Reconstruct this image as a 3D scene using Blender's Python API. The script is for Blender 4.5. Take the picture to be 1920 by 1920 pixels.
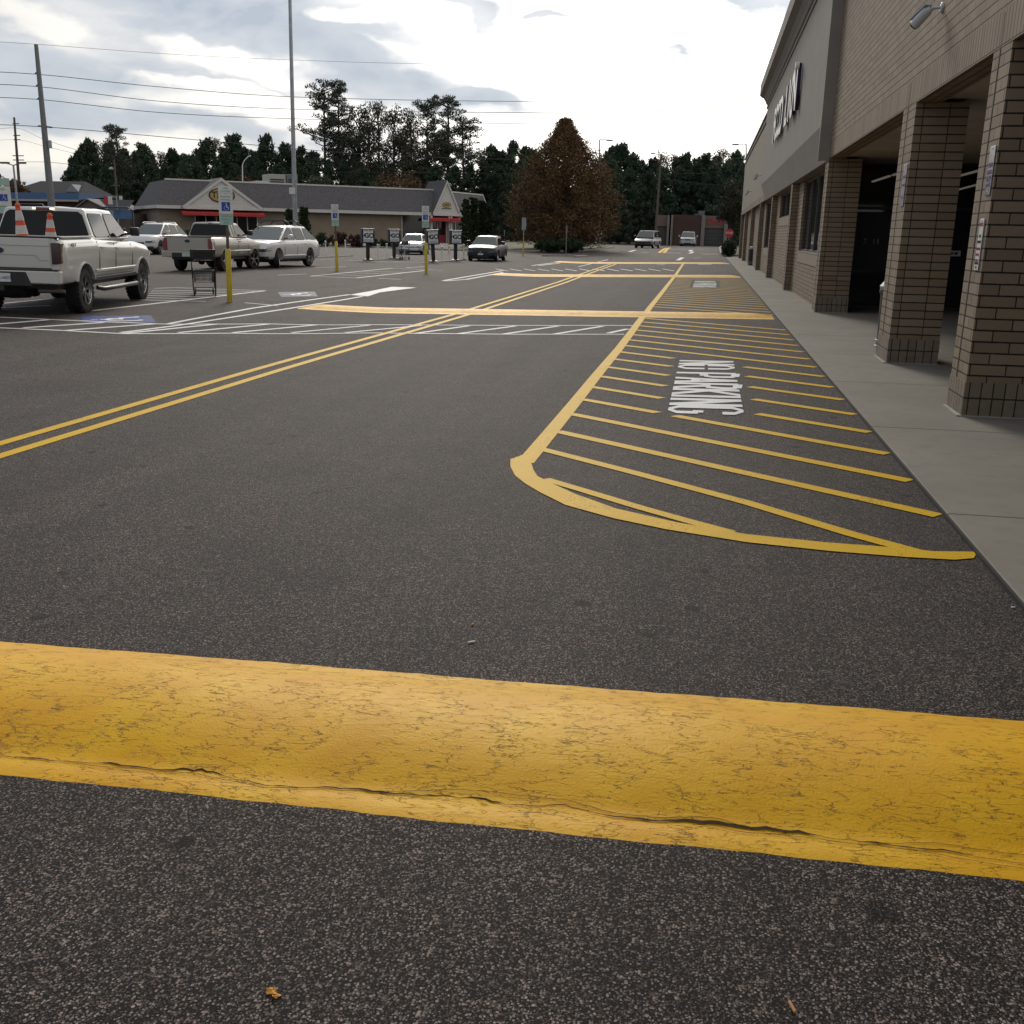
import bpy, bmesh, math, random
from mathutils import Vector, Matrix
random.seed(7)
R = math.radians
PI = math.pi
sc = bpy.context.scene
COL = sc.collection
for o in list(bpy.data.objects): bpy.data.objects.remove(o)

# ------------------------------------------------------------------ camera
FPX, EYE, ROLL = 1900.0, 1.58, 0.019
PSI, PIT = R(10.300116756), R(15.387421226)
_f = Vector((-math.sin(PSI)*math.cos(PIT), math.cos(PSI)*math.cos(PIT), -math.sin(PIT)))
_r0 = Vector((math.cos(PSI), math.sin(PSI), 0)); _u0 = _r0.cross(_f)
_r = _r0*math.cos(ROLL)+_u0*math.sin(ROLL); _u = -_r0*math.sin(ROLL)+_u0*math.cos(ROLL)
CAM = Vector((0, 0, EYE))
cd = bpy.data.cameras.new('camera'); cam = bpy.data.objects.new('camera', cd); COL.objects.link(cam)
cam.matrix_world = Matrix(((_r.x, _u.x, -_f.x, 0), (_r.y, _u.y, -_f.y, 0), (_r.z, _u.z, -_f.z, EYE), (0, 0, 0, 1)))
cd.sensor_width = 36; cd.lens = 36*FPX/1920; cd.clip_start = .05; cd.clip_end = 3000
sc.camera = cam
sc.render.engine = 'CYCLES'
sc.render.resolution_x = sc.render.resolution_y = 1024
sc.view_settings.view_transform = 'Standard'; sc.view_settings.look = 'None'
sc.view_settings.exposure = 0.13; sc.view_settings.gamma = 1

def ray(x, y): return _f+_r*((x-960)/FPX)-_u*((y-960)/FPX)
def azel(x, y):
    d = ray(x, y).normalized(); return math.atan2(d.x, d.y), math.asin(d.z)

# ------------------------------------------------------------------ sky
SUN_AZ, SUN_EL = R(-16), R(30)
w = bpy.data.worlds.new('World'); sc.world = w; w.use_nodes = True
nt = w.node_tree; nt.nodes.clear()
def N(nt, t, **kw):
    n = nt.nodes.new(t)
    for k, v in kw.items(): setattr(n, k, v)
    return n
def L(nt, a, b): nt.links.new(a, b)
def mth(nt, op, a, b=None, c=None, clamp=False):
    n = nt.nodes.new('ShaderNodeMath'); n.operation = op; n.use_clamp = clamp
    for i, v in enumerate((a, b, c)):
        if v is None: continue
        if isinstance(v, (int, float)): n.inputs[i].default_value = v
        else: nt.links.new(v, n.inputs[i])
    return n.outputs[0]
def mixc(nt, f, a, b):
    n = nt.nodes.new('ShaderNodeMix'); n.data_type = 'RGBA'
    for s, v in ((n.inputs[0], f), (n.inputs[6], a), (n.inputs[7], b)):
        if isinstance(v, (int, float)): s.default_value = v
        elif isinstance(v, (tuple, list)): s.default_value = (*v, 1) if len(v) == 3 else v
        else: nt.links.new(v, s)
    return n.outputs[2]
tc = N(nt, 'ShaderNodeTexCoord'); sep = N(nt, 'ShaderNodeSeparateXYZ'); L(nt, tc.outputs['Generated'], sep.inputs[0])
az = mth(nt, 'ARCTAN2', sep.outputs[0], sep.outputs[1]); el = mth(nt, 'ARCSINE', sep.outputs[2])
# cloud layer coordinates: direction projected on a cloud deck
elc = mth(nt, 'ADD', mth(nt, 'MAXIMUM', sep.outputs[2], 0.0), 0.10)
cx = mth(nt, 'DIVIDE', sep.outputs[0], elc); cy = mth(nt, 'DIVIDE', sep.outputs[1], elc)
comb = N(nt, 'ShaderNodeCombineXYZ'); L(nt, cx, comb.inputs[0]); L(nt, cy, comb.inputs[1])
n1 = N(nt, 'ShaderNodeTexNoise'); n1.inputs['Scale'].default_value = 1.1; n1.inputs['Detail'].default_value = 7; n1.inputs['Roughness'].default_value = .55
n1.inputs['Distortion'].default_value = .4
L(nt, comb.outputs[0], n1.inputs['Vector'])
n2 = N(nt, 'ShaderNodeTexNoise'); n2.inputs['Scale'].default_value = 9; n2.inputs['Detail'].default_value = 6
c2 = N(nt, 'ShaderNodeCombineXYZ'); L(nt, az, c2.inputs[0]); L(nt, mth(nt, 'MULTIPLY', el, 2.2), c2.inputs[1])
L(nt, c2.outputs[0], n2.inputs['Vector'])
s2 = N(nt, 'ShaderNodeSeparateColor'); L(nt, n2.outputs['Color'], s2.inputs[0])
waz = mth(nt, 'ADD', az, mth(nt, 'MULTIPLY', mth(nt, 'SUBTRACT', s2.outputs[0], .5), .16))
wel = mth(nt, 'ADD', el, mth(nt, 'MULTIPLY', mth(nt, 'SUBTRACT', s2.outputs[1], .5), .075))
def blob(px, py, hx, hy, ang, soft=1.0):
    a0, e0 = azel(px, py); ax = hx/FPX; ay = hy/FPX
    da = mth(nt, 'SUBTRACT', waz, a0); de = mth(nt, 'SUBTRACT', wel, e0)
    c, s = math.cos(R(ang)), math.sin(R(ang))
    u = mth(nt, 'DIVIDE', mth(nt, 'ADD', mth(nt, 'MULTIPLY', da, c), mth(nt, 'MULTIPLY', de, -s)), ax)
    v = mth(nt, 'DIVIDE', mth(nt, 'ADD', mth(nt, 'MULTIPLY', da, s), mth(nt, 'MULTIPLY', de, c)), ay)
    d = mth(nt, 'SQRT', mth(nt, 'ADD', mth(nt, 'MULTIPLY', u, u), mth(nt, 'MULTIPLY', v, v)))
    t = mth(nt, 'DIVIDE', mth(nt, 'SUBTRACT', 1.0+.45*soft, d), .9*soft, clamp=True)
    return mth(nt, 'MULTIPLY', mth(nt, 'MULTIPLY', t, t), mth(nt, 'SUBTRACT', 3.0, mth(nt, 'MULTIPLY', t, 2.0)))
# cloud cover: 1 grey, 0 bright.  ambient from noise, denser away from the sun side
base = mth(nt, 'MULTIPLY', mth(nt, 'SUBTRACT', n1.outputs[0], .42), 4.2, clamp=True)
aL, _ = azel(860, 200)
side = mth(nt, 'DIVIDE', mth(nt, 'SUBTRACT', mth(nt, 'ADD', aL, 0.06), waz), 0.22, clamp=True)   # 1 left, 0 right/sun
cov = mth(nt, 'MULTIPLY', mth(nt, 'ADD', mth(nt, 'MULTIPLY', base, .5), .50), side)
for b in [(610, 100, 330, 46, 14, .9), (860, 175, 120, 22, 6, .8), (900, 20, 80, 34, 0, 1), (1060, 14, 30, 9, 0, 1), (1250, 66, 30, 5, 0, 2.2),
          (1420, 14, 130, 26, 12, .8), (230, 210, 330, 40, 6, .9), (60, 120, 160, 50, 0, .9), (700, 245, 130, 16, 0, 1), (500, 40, 300, 26, 2, 1)]:
    cov = mth(nt, 'MAXIMUM', cov, mth(nt, 'MULTIPLY', blob(*b), .86))
for b in [(400, 92, 70, 20, 14, .9), (470, 133, 55, 15, 8, .9), (55, 22, 90, 20, 12, .9), (640, 30, 60, 12, 0, 1), (380, 152, 120, 8, 6, 1), (880, 55, 60, 20, 25, 1),
          (230, 290, 420, 34, 3, 1.2), (600, 212, 300, 20, 4, 1.1)]:
    cov = mth(nt, 'MULTIPLY', cov, mth(nt, 'SUBTRACT', 1.0, mth(nt, 'MULTIPLY', blob(*b), .85)))
cov = mth(nt, 'ADD', cov, mth(nt, 'MULTIPLY', mth(nt, 'SUBTRACT', s2.outputs[2], .5), .9), clamp=True)
# radiance: bright veil near the sun, calmer behind the camera
sd = Vector((math.sin(SUN_AZ)*math.cos(SUN_EL), math.cos(SUN_AZ)*math.cos(SUN_EL), math.sin(SUN_EL)))
dp = N(nt, 'ShaderNodeVectorMath'); dp.operation = 'DOT_PRODUCT'; L(nt, tc.outputs['Generated'], dp.inputs[0]); dp.inputs[1].default_value = Vector((math.sin(R(-5))*math.cos(R(20)), math.cos(R(-5))*math.cos(R(20)), math.sin(R(20))))
glow = mth(nt, 'POWER', mth(nt, 'MAXIMUM', dp.outputs['Value'], 0.0), 10.0)
fwd = mth(nt, 'ADD', .5, mth(nt, 'MULTIPLY', dp.outputs['Value'], .5), clamp=True)
bright = mth(nt, 'ADD', mth(nt, 'ADD', mth(nt, 'ADD', 4.4, mth(nt, 'MULTIPLY', fwd, 1.8)), mth(nt, 'MULTIPLY', mth(nt, 'MULTIPLY', fwd, 3.2), mth(nt, 'SUBTRACT', 1.0, mth(nt, 'MULTIPLY', side, .9)))), mth(nt, 'MULTIPLY', glow, 8.0))
grey = mth(nt, 'ADD', 3.2, mth(nt, 'MULTIPLY', fwd, .75))
vb = N(nt, 'ShaderNodeVectorMath'); vb.operation = 'SCALE'; vb.inputs[0].default_value = (1.0, .955, .89); L(nt, bright, vb.inputs['Scale'])
vg = N(nt, 'ShaderNodeVectorMath'); vg.operation = 'SCALE'; vg.inputs[0].default_value = (.83, .97, 1.17); L(nt, grey, vg.inputs['Scale'])
cl = mixc(nt, cov, vb.outputs[0], vg.outputs[0])
sky = N(nt, 'ShaderNodeTexSky', sky_type='NISHITA'); sky.sun_disc = False; sky.sun_elevation = SUN_EL; sky.sun_rotation = SUN_AZ
sk = mixc(nt, .93, sky.outputs[0], cl)
bg = N(nt, 'ShaderNodeBackground'); L(nt, sk, bg.inputs[0]); bg.inputs[1].default_value = .115
wo = N(nt, 'ShaderNodeOutputWorld'); L(nt, bg.outputs[0], wo.inputs[0])
# ------------------------------------------------------------------ sun (behind thin cloud)
sl = bpy.data.lights.new('sun', 'SUN'); sl.energy = 1.4; sl.angle = R(16); sl.color = (1, .93, .82)
so = bpy.data.objects.new('sun', sl); COL.objects.link(so); so.rotation_euler = (-sd).to_track_quat('-Z', 'Y').to_euler()

# ------------------------------------------------------------------ terrain
def sm(t):
    t = min(1, max(0, t)); return t*t*(3-2*t)
def gz(x, y):
    if x > 1.5: v = 0
    elif x > -7: v = -0.02*(1.5-x)
    else: v = -0.17+0.15*sm((-7-x)/7)
    v *= 1-sm((y-62)/20)
    return v+0.35*sm((y-84)/26)
def G(px, py):
    """where the sight line through a pixel of the photo meets the ground"""
    d = ray(px, py); t = .5
    if d.z > -1e-3: return None
    while t < 900:
        P = CAM+d*t
        if P.z < gz(P.x, P.y): break
        t *= 1.01
    a, b = t/1.01, t
    for _ in range(30):
        m = (a+b)/2; P = CAM+d*m
        if P.z < gz(P.x, P.y): b = m
        else: a = m
    P = CAM+d*b
    return Vector((P.x, P.y, gz(P.x, P.y)))
def AT(px, py, Y):
    d = ray(px, py); t = Y/d.y; P = CAM+d*t; return P
def ATX(px, py, X):
    d = ray(px, py); t = X/d.x; P = CAM+d*t; return P

# ------------------------------------------------------------------ materials
MATS = {}
def mat(name, col, rough=.6, metal=0, var=.12, vscale=6, bump=0, bscale=60, spec=.5, emit=None, coat=0):
    if name in MATS: return MATS[name]
    m = bpy.data.materials.new(name); m.use_nodes = True; nt = m.node_tree
    b = nt.nodes['Principled BSDF']
    b.inputs['Roughness'].default_value = rough; b.inputs['Metallic'].default_value = metal
    b.inputs['Specular IOR Level'].default_value = spec; b.inputs['Coat Weight'].default_value = coat
    b.inputs['Coat Roughness'].default_value = .06
    tc = N(nt, 'ShaderNodeTexCoord')
    if var:
        n = N(nt, 'ShaderNodeTexNoise'); n.inputs['Scale'].default_value = vscale; n.inputs['Detail'].default_value = 5
        L(nt, tc.outputs['Object'], n.inputs['Vector'])
        f = mth(nt, 'MULTIPLY', mth(nt, 'SUBTRACT', n.outputs[0], .35), 3.3, clamp=True)
        L(nt, mixc(nt, f, tuple(c*(1-var) for c in col), tuple(min(1, c*(1+var)) for c in col)), b.inputs['Base Color'])
        L(nt, mth(nt, 'ADD', rough-.06, mth(nt, 'MULTIPLY', n.outputs[0], .12), clamp=True), b.inputs['Roughness'])
    else: b.inputs['Base Color'].default_value = (*col, 1)
    if bump:
        n = N(nt, 'ShaderNodeTexNoise'); n.inputs['Scale'].default_value = bscale; n.inputs['Detail'].default_value = 4
        L(nt, tc.outputs['Object'], n.inputs['Vector'])
        bp = N(nt, 'ShaderNodeBump'); bp.inputs['Strength'].default_value = bump; bp.inputs['Distance'].default_value = .01
        L(nt, n.outputs[0], bp.inputs['Height']); L(nt, bp.outputs[0], b.inputs['Normal'])
    if emit: b.inputs['Emission Color'].default_value = (*emit[0], 1); b.inputs['Emission Strength'].default_value = emit[1]
    MATS[name] = m; return m

def asphalt_mat():
    m = bpy.data.materials.new('asphalt'); m.use_nodes = True; nt = m.node_tree; b = nt.nodes['Principled BSDF']
    tc = N(nt, 'ShaderNodeTexCoord'); P = tc.outputs['Object']
    wn = N(nt, 'ShaderNodeTexNoise'); wn.inputs['Scale'].default_value = 55; wn.inputs['Detail'].default_value = 2; L(nt, P, wn.inputs['Vector'])
    vm = N(nt, 'ShaderNodeVectorMath'); vm.operation = 'MULTIPLY_ADD'; L(nt, wn.outputs['Color'], vm.inputs[0]); vm.inputs[1].default_value = (.011,)*3; L(nt, P, vm.inputs[2])
    hs = []
    cols = None
    v = N(nt, 'ShaderNodeTexVoronoi'); v.inputs['Scale'].default_value = 155; v.inputs['Randomness'].default_value = 1; L(nt, vm.outputs[0], v.inputs['Vector'])
    sc_ = N(nt, 'ShaderNodeSeparateColor'); L(nt, v.outputs['Color'], sc_.inputs[0])
    rnd, rnd2 = sc_.outputs[0], sc_.outputs[1]
    rad = mth(nt, 'ADD', .42, mth(nt, 'MULTIPLY', rnd2, .36))
    stone = mth(nt, 'MULTIPLY', mth(nt, 'SUBTRACT', rad, v.outputs['Distance']), 5.0, clamp=True)
    big = N(nt, 'ShaderNodeTexNoise'); big.inputs['Scale'].default_value = .55; big.inputs['Detail'].default_value = 6; big.inputs['Roughness'].default_value = .6; L(nt, P, big.inputs['Vector'])
    mid = N(nt, 'ShaderNodeTexNoise'); mid.inputs['Scale'].default_value = 5.5; mid.inputs['Detail'].default_value = 5; L(nt, P, mid.inputs['Vector'])
    # stone brightness: mostly mid greys, few pale chips
    sb = mth(nt, 'ADD', .040, mth(nt, 'MULTIPLY', mth(nt, 'POWER', rnd, 2.4), .26))
    tmp = N(nt, 'ShaderNodeMapping'); tmp.inputs['Scale'].default_value = (1.6, .10, 1); L(nt, P, tmp.inputs[0])
    trk = N(nt, 'ShaderNodeTexNoise'); trk.inputs['Scale'].default_value = 1.0; trk.inputs['Detail'].default_value = 4; L(nt, tmp.outputs[0], trk.inputs['Vector'])
    wear = mth(nt, 'ADD', .22, mth(nt, 'ADD', mth(nt, 'MULTIPLY', big.outputs[0], .9), mth(nt, 'MULTIPLY', trk.outputs[0], .75)))
    sb = mth(nt, 'MULTIPLY', sb, mth(nt, 'MULTIPLY', wear, mth(nt, 'ADD', .75, mth(nt, 'MULTIPLY', mid.outputs[0], .5))))
    binder = mth(nt, 'MULTIPLY', .008, wear)
    val = mth(nt, 'ADD', mth(nt, 'MULTIPLY', stone, mth(nt, 'SUBTRACT', sb, binder)), binder)
    # spilled oil and tar spots
    sp = N(nt, 'ShaderNodeTexVoronoi'); sp.inputs['Scale'].default_value = 3.4; sp.inputs['Randomness'].default_value = 1
    vm2 = N(nt, 'ShaderNodeVectorMath'); vm2.operation = 'MULTIPLY_ADD'; L(nt, mid.outputs['Color'], vm2.inputs[0]); vm2.inputs[1].default_value = (.10,)*3; L(nt, P, vm2.inputs[2]); L(nt, vm2.outputs[0], sp.inputs['Vector'])
    spc = N(nt, 'ShaderNodeSeparateColor'); L(nt, sp.outputs['Color'], spc.inputs[0])
    spot = mth(nt, 'MULTIPLY', mth(nt, 'SUBTRACT', mth(nt, 'MULTIPLY', mth(nt, 'GREATER_THAN', spc.outputs[0], .30), mth(nt, 'MULTIPLY', spc.outputs[1], .17)), sp.outputs['Distance']), 26, clamp=True)
    st = mth(nt, 'MULTIPLY', mth(nt, 'SUBTRACT', big.outputs[0], .54), 7, clamp=True)
    val = mth(nt, 'MULTIPLY', val, mth(nt, 'SUBTRACT', 1, mth(nt, 'MULTIPLY', mth(nt, 'MAXIMUM', spot, mth(nt, 'MULTIPLY', st, .5)), .68)))
    hue = N(nt, 'ShaderNodeCombineColor')
    L(nt, mth(nt, 'MULTIPLY', val, mth(nt, 'ADD', .97, mth(nt, 'MULTIPLY', rnd2, .14))), hue.inputs[0]); L(nt, mth(nt, 'MULTIPLY', val, .875), hue.inputs[1]); L(nt, mth(nt, 'MULTIPLY', val, mth(nt, 'SUBTRACT', .88, mth(nt, 'MULTIPLY', rnd2, .12))), hue.inputs[2])
    L(nt, hue.outputs[0], b.inputs['Base Color'])
    b.inputs['Roughness'].default_value = .76; b.inputs['Specular IOR Level'].default_value = .17; b.inputs['Specular Tint'].default_value = (1, .93, .88, 1)
    bp = N(nt, 'ShaderNodeBump'); bp.inputs['Strength'].default_value = .75; bp.inputs['Distance'].default_value = .004
    L(nt, mth(nt, 'MULTIPLY', stone, mth(nt, 'ADD', .4, rnd)), bp.inputs['Height']); L(nt, bp.outputs[0], b.inputs['Normal'])
    return m

def paint_mat(name, col, wear=.25, rough=.55, scale=1.0):
    """traffic paint over the coarse asphalt: worn through in specks"""
    m = bpy.data.materials.new(name); m.use_nodes = True; nt = m.node_tree; b = nt.nodes['Principled BSDF']
    tc = N(nt, 'ShaderNodeTexCoord'); P = tc.outputs['Object']
    a = N(nt, 'ShaderNodeTexNoise'); a.inputs['Scale'].default_value = 90; a.inputs['Detail'].default_value = 3; L(nt, P, a.inputs['Vector'])
    c = N(nt, 'ShaderNodeTexNoise'); c.inputs['Scale'].default_value = 2.2; c.inputs['Detail'].default_value = 5; L(nt, P, c.inputs['Vector'])
    hole = mth(nt, 'MULTIPLY', mth(nt, 'SUBTRACT', mth(nt, 'ADD', a.outputs[0], mth(nt, 'MULTIPLY', c.outputs[0], .55)), 1.02-wear*.5), 9, clamp=True)
    f = mth(nt, 'MULTIPLY', mth(nt, 'SUBTRACT', c.outputs[0], .3), 2.5, clamp=True)
    cc = mixc(nt, f, tuple(x*.82 for x in col), col)
    L(nt, mixc(nt, hole, cc, (.04, .036, .033)), b.inputs['Base Color'])
    b.inputs['Roughness'].default_value = rough; b.inputs['Specular IOR Level'].default_value = .08; b.inputs['Specular Tint'].default_value = (*[.3+.7*c/max(col) for c in col], 1)
    bp = N(nt, 'ShaderNodeBump'); bp.inputs['Strength'].default_value = .5; bp.inputs['Distance'].default_value = .003
    L(nt, a.outputs[0], bp.inputs['Height']); L(nt, bp.outputs[0], b.inputs['Normal'])
    return m

def bump_paint():
    m = bpy.data.materials.new('cracked_yellow_paint'); m.use_nodes = True; nt = m.node_tree; b = nt.nodes['Principled BSDF']
    tc = N(nt, 'ShaderNodeTexCoord'); P = tc.outputs['Object']
    mp = N(nt, 'ShaderNodeMapping'); mp.inputs['Scale'].default_value = (.42, 1.7, 1); L(nt, P, mp.inputs[0])
    wn = N(nt, 'ShaderNodeTexNoise'); wn.inputs['Scale'].default_value = 14; wn.inputs['Detail'].default_value = 5; wn.inputs['Roughness'].default_value = .65; L(nt, mp.outputs[0], wn.inputs['Vector'])
    vm = N(nt, 'ShaderNodeVectorMath'); vm.operation = 'MULTIPLY_ADD'; L(nt, wn.outputs['Color'], vm.inputs[0]); vm.inputs[1].default_value = (.10,)*3; L(nt, mp.outputs[0], vm.inputs[2])
    masks = []
    for s, th, dens in ((9, .010, .47), (16, .013, .455), (34, .026, .53)):
        v = N(nt, 'ShaderNodeTexVoronoi'); v.feature = 'DISTANCE_TO_EDGE'; v.inputs['Scale'].default_value = s; L(nt, vm.outputs[0], v.inputs['Vector'])
        mk = N(nt, 'ShaderNodeTexNoise'); mk.inputs['Scale'].default_value = s*.42; mk.inputs['Detail'].default_value = 5; mk.inputs['Roughness'].default_value = .62; L(nt, P, mk.inputs['Vector'])
        gate = mth(nt, 'MULTIPLY', mth(nt, 'SUBTRACT', mk.outputs[0], dens), 10, clamp=True)
        w_ = mth(nt, 'MULTIPLY', gate, th)
        masks.append(mth(nt, 'MULTIPLY', mth(nt, 'DIVIDE', mth(nt, 'SUBTRACT', w_, v.outputs['Distance']), th*.5), 1.0, clamp=True))
    sp = N(nt, 'ShaderNodeTexNoise'); sp.inputs['Scale'].default_value = 60; sp.inputs['Detail'].default_value = 3
    mp2 = N(nt, 'ShaderNodeMapping'); mp2.inputs['Scale'].default_value = (.45, 1.2, 1); L(nt, P, mp2.inputs[0]); L(nt, mp2.outputs[0], sp.inputs['Vector'])
    sg = N(nt, 'ShaderNodeTexNoise'); sg.inputs['Scale'].default_value = 3.4; sg.inputs['Detail'].default_value = 4; L(nt, P, sg.inputs['Vector'])
    pits = mth(nt, 'MULTIPLY', mth(nt, 'SUBTRACT', mth(nt, 'ADD', sp.outputs[0], mth(nt, 'MULTIPLY', sg.outputs[0], .5)), .93), 16, clamp=True)
    cr = mth(nt, 'MAXIMUM', mth(nt, 'MAXIMUM', mth(nt, 'MAXIMUM', masks[0], masks[2]), masks[1]), mth(nt, 'MULTIPLY', pits, .55))
    f = mth(nt, 'MULTIPLY', mth(nt, 'SUBTRACT', sg.outputs[0], .3), 2.4, clamp=True)
    scf = N(nt, 'ShaderNodeTexNoise'); scf.inputs['Scale'].default_value = 1.0; scf.inputs['Detail'].default_value = 6; scf.inputs['Roughness'].default_value = .6
    mp3 = N(nt, 'ShaderNodeMapping'); mp3.inputs['Scale'].default_value = (3.2, .5, 1); L(nt, P, mp3.inputs[0]); L(nt, mp3.outputs[0], scf.inputs['Vector'])
    cc = mixc(nt, f, (.64, .315, .003), (.74, .42, .010))
    cc = mixc(nt, mth(nt, 'MULTIPLY', mth(nt, 'SUBTRACT', scf.outputs[0], .54), 2.2, clamp=True), cc, (.58, .27, .004))
    L(nt, mixc(nt, mth(nt, 'MULTIPLY', cr, .95), cc, (.19, .060, .003)), b.inputs['Base Color']); b.inputs['Specular IOR Level'].default_value = .30; b.inputs['Specular Tint'].default_value = (1, .86, .5, 1)
    L(nt, mth(nt, 'ADD', .44, mth(nt, 'MULTIPLY', sp.outputs[0], .22)), b.inputs['Roughness'])
    fine = N(nt, 'ShaderNodeTexNoise'); fine.inputs['Scale'].default_value = 120; fine.inputs['Detail'].default_value = 3; L(nt, P, fine.inputs['Vector'])
    h = mth(nt, 'ADD', mth(nt, 'MULTIPLY', cr, -1.0), mth(nt, 'ADD', mth(nt, 'MULTIPLY', fine.outputs[0], .5), mth(nt, 'MULTIPLY', wn.outputs[0], .45)))
    bp = N(nt, 'ShaderNodeBump'); bp.inputs['Strength'].default_value = .8; bp.inputs['Distance'].default_value = .004
    L(nt, h, bp.inputs['Height']); L(nt, bp.outputs[0], b.inputs['Normal'])
    return m

def brick_mat(name, bw=.305, rh=.1016, off=.5, c1=(.275, .208, .145), c2=(.20, .148, .10), vj=.9, shift=(0, 0), mort=(.012, .009, .007)):
    m = bpy.data.materials.new(name); m.use_nodes = True; nt = m.node_tree; b = nt.nodes['Principled BSDF']
    uv = N(nt, 'ShaderNodeUVMap'); uv.uv_map = 'UVMap'
    sp = N(nt, 'ShaderNodeSeparateXYZ'); L(nt, uv.outputs[0], sp.inputs[0])
    u = mth(nt, 'ADD', sp.outputs[0], shift[0]); v = mth(nt, 'ADD', sp.outputs[1], shift[1])
    row = mth(nt, 'FLOOR', mth(nt, 'DIVIDE', v, rh)); fr = mth(nt, 'MULTIPLY', mth(nt, 'FRACT', mth(nt, 'DIVIDE', v, rh)), rh)
    uo = mth(nt, 'ADD', u, mth(nt, 'MULTIPLY', mth(nt, 'MODULO', mth(nt, 'ABSOLUTE', row), 2.0), bw*off))
    cu = mth(nt, 'FLOOR', mth(nt, 'DIVIDE', uo, bw)); fu = mth(nt, 'MULTIPLY', mth(nt, 'FRACT', mth(nt, 'DIVIDE', uo, bw)), bw)
    tcn = N(nt, 'ShaderNodeTexCoord')
    jn = N(nt, 'ShaderNodeTexNoise'); jn.inputs['Scale'].default_value = 14; jn.inputs['Detail'].default_value = 3; L(nt, tcn.outputs['Object'], jn.inputs['Vector'])
    jw = mth(nt, 'ADD', .0053, mth(nt, 'MULTIPLY', jn.outputs[0], .0050))
    dv = mth(nt, 'MINIMUM', fr, mth(nt, 'SUBTRACT', rh, fr)); du = mth(nt, 'MINIMUM', fu, mth(nt, 'SUBTRACT', bw, fu))
    mh = mth(nt, 'MULTIPLY', mth(nt, 'SUBTRACT', jw, dv), 500, clamp=True); mv = mth(nt, 'MULTIPLY', mth(nt, 'MULTIPLY', mth(nt, 'SUBTRACT', mth(nt, 'MULTIPLY', jw, 1.25 if name == 'soldier_brick' else .8), du), 500, clamp=True), vj)
    if rh > bw: mh, mv = mth(nt, 'MULTIPLY', mh, .9), mv
    mk = mth(nt, 'MAXIMUM', mh, mv)
    wn = N(nt, 'ShaderNodeTexWhiteNoise'); wn.noise_dimensions = '2D'
    cb = N(nt, 'ShaderNodeCombineXYZ'); L(nt, cu, cb.inputs[0]); L(nt, row, cb.inputs[1]); L(nt, cb.outputs[0], wn.inputs['Vector'])
    st = N(nt, 'ShaderNodeTexNoise'); st.inputs['Scale'].default_value = 1.3; st.inputs['Detail'].default_value = 6; L(nt, tcn.outputs['Object'], st.inputs['Vector'])
    fn = N(nt, 'ShaderNodeTexNoise'); fn.inputs['Scale'].default_value = 70; fn.inputs['Detail'].default_value = 4; L(nt, tcn.outputs['Object'], fn.inputs['Vector'])
    bc = mixc(nt, wn.outputs[0], c2, c1)
    bc = mixc(nt, mth(nt, 'MULTIPLY', mth(nt, 'SUBTRACT', st.outputs[0], .5), 2.2, clamp=True), bc, (c1[0]*.86, c1[1]*.9, c1[2]*.72))
    spz = N(nt, 'ShaderNodeSeparateXYZ'); L(nt, tcn.outputs['Object'], spz.inputs[0])
    grime = mth(nt, 'MULTIPLY', mth(nt, 'MULTIPLY', mth(nt, 'SUBTRACT', .55, spz.outputs[2]), 2.2, clamp=True), mth(nt, 'MULTIPLY', mth(nt, 'SUBTRACT', jn.outputs[0], .3), 1.6, clamp=True))
    bc = mixc(nt, mth(nt, 'MULTIPLY', grime, .6), bc, (.10, .075, .05))
    bc = mixc(nt, mth(nt, 'MULTIPLY', mth(nt, 'SUBTRACT', fn.outputs[0], .45), 1.6, clamp=True), bc, tuple(c*.72 for c in c1))
    L(nt, mixc(nt, mk, bc, mort), b.inputs['Base Color']); b.inputs['Roughness'].default_value = .82
    bp = N(nt, 'ShaderNodeBump'); bp.inputs['Strength'].default_value = .8; bp.inputs['Distance'].default_value = .008
    L(nt, mth(nt, 'SUBTRACT', mth(nt, 'MULTIPLY', fn.outputs[0], .25), mk), bp.inputs['Height']); L(nt, bp.outputs[0], b.inputs['Normal'])
    return m

def leaf_mat(name, c1, c2, c3=None, trans=.15):
    m = bpy.data.materials.new(name); m.use_nodes = True; nt = m.node_tree; b = nt.nodes['Principled BSDF']
    g = N(nt, 'ShaderNodeNewGeometry'); tc = N(nt, 'ShaderNodeTexCoord')
    n = N(nt, 'ShaderNodeTexNoise'); n.inputs['Scale'].default_value = .9; n.inputs['Detail'].default_value = 3; L(nt, tc.outputs['Object'], n.inputs['Vector'])
    cc = mixc(nt, g.outputs['Random Per Island'], c1, c2)
    if c3: cc = mixc(nt, mth(nt, 'MULTIPLY', mth(nt, 'SUBTRACT', n.outputs[0], .45), 4, clamp=True), cc, c3)
    oi = N(nt, 'ShaderNodeObjectInfo')
    hv = N(nt, 'ShaderNodeHueSaturation'); L(nt, cc, hv.inputs['Color']); L(nt, mth(nt, 'ADD', .75, mth(nt, 'MULTIPLY', oi.outputs['Random'], .5)), hv.inputs['Value'])
    L(nt, hv.outputs[0], b.inputs['Base Color']); b.inputs['Roughness'].default_value = .7
    b.inputs['Specular IOR Level'].default_value = .2
    return m

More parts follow.
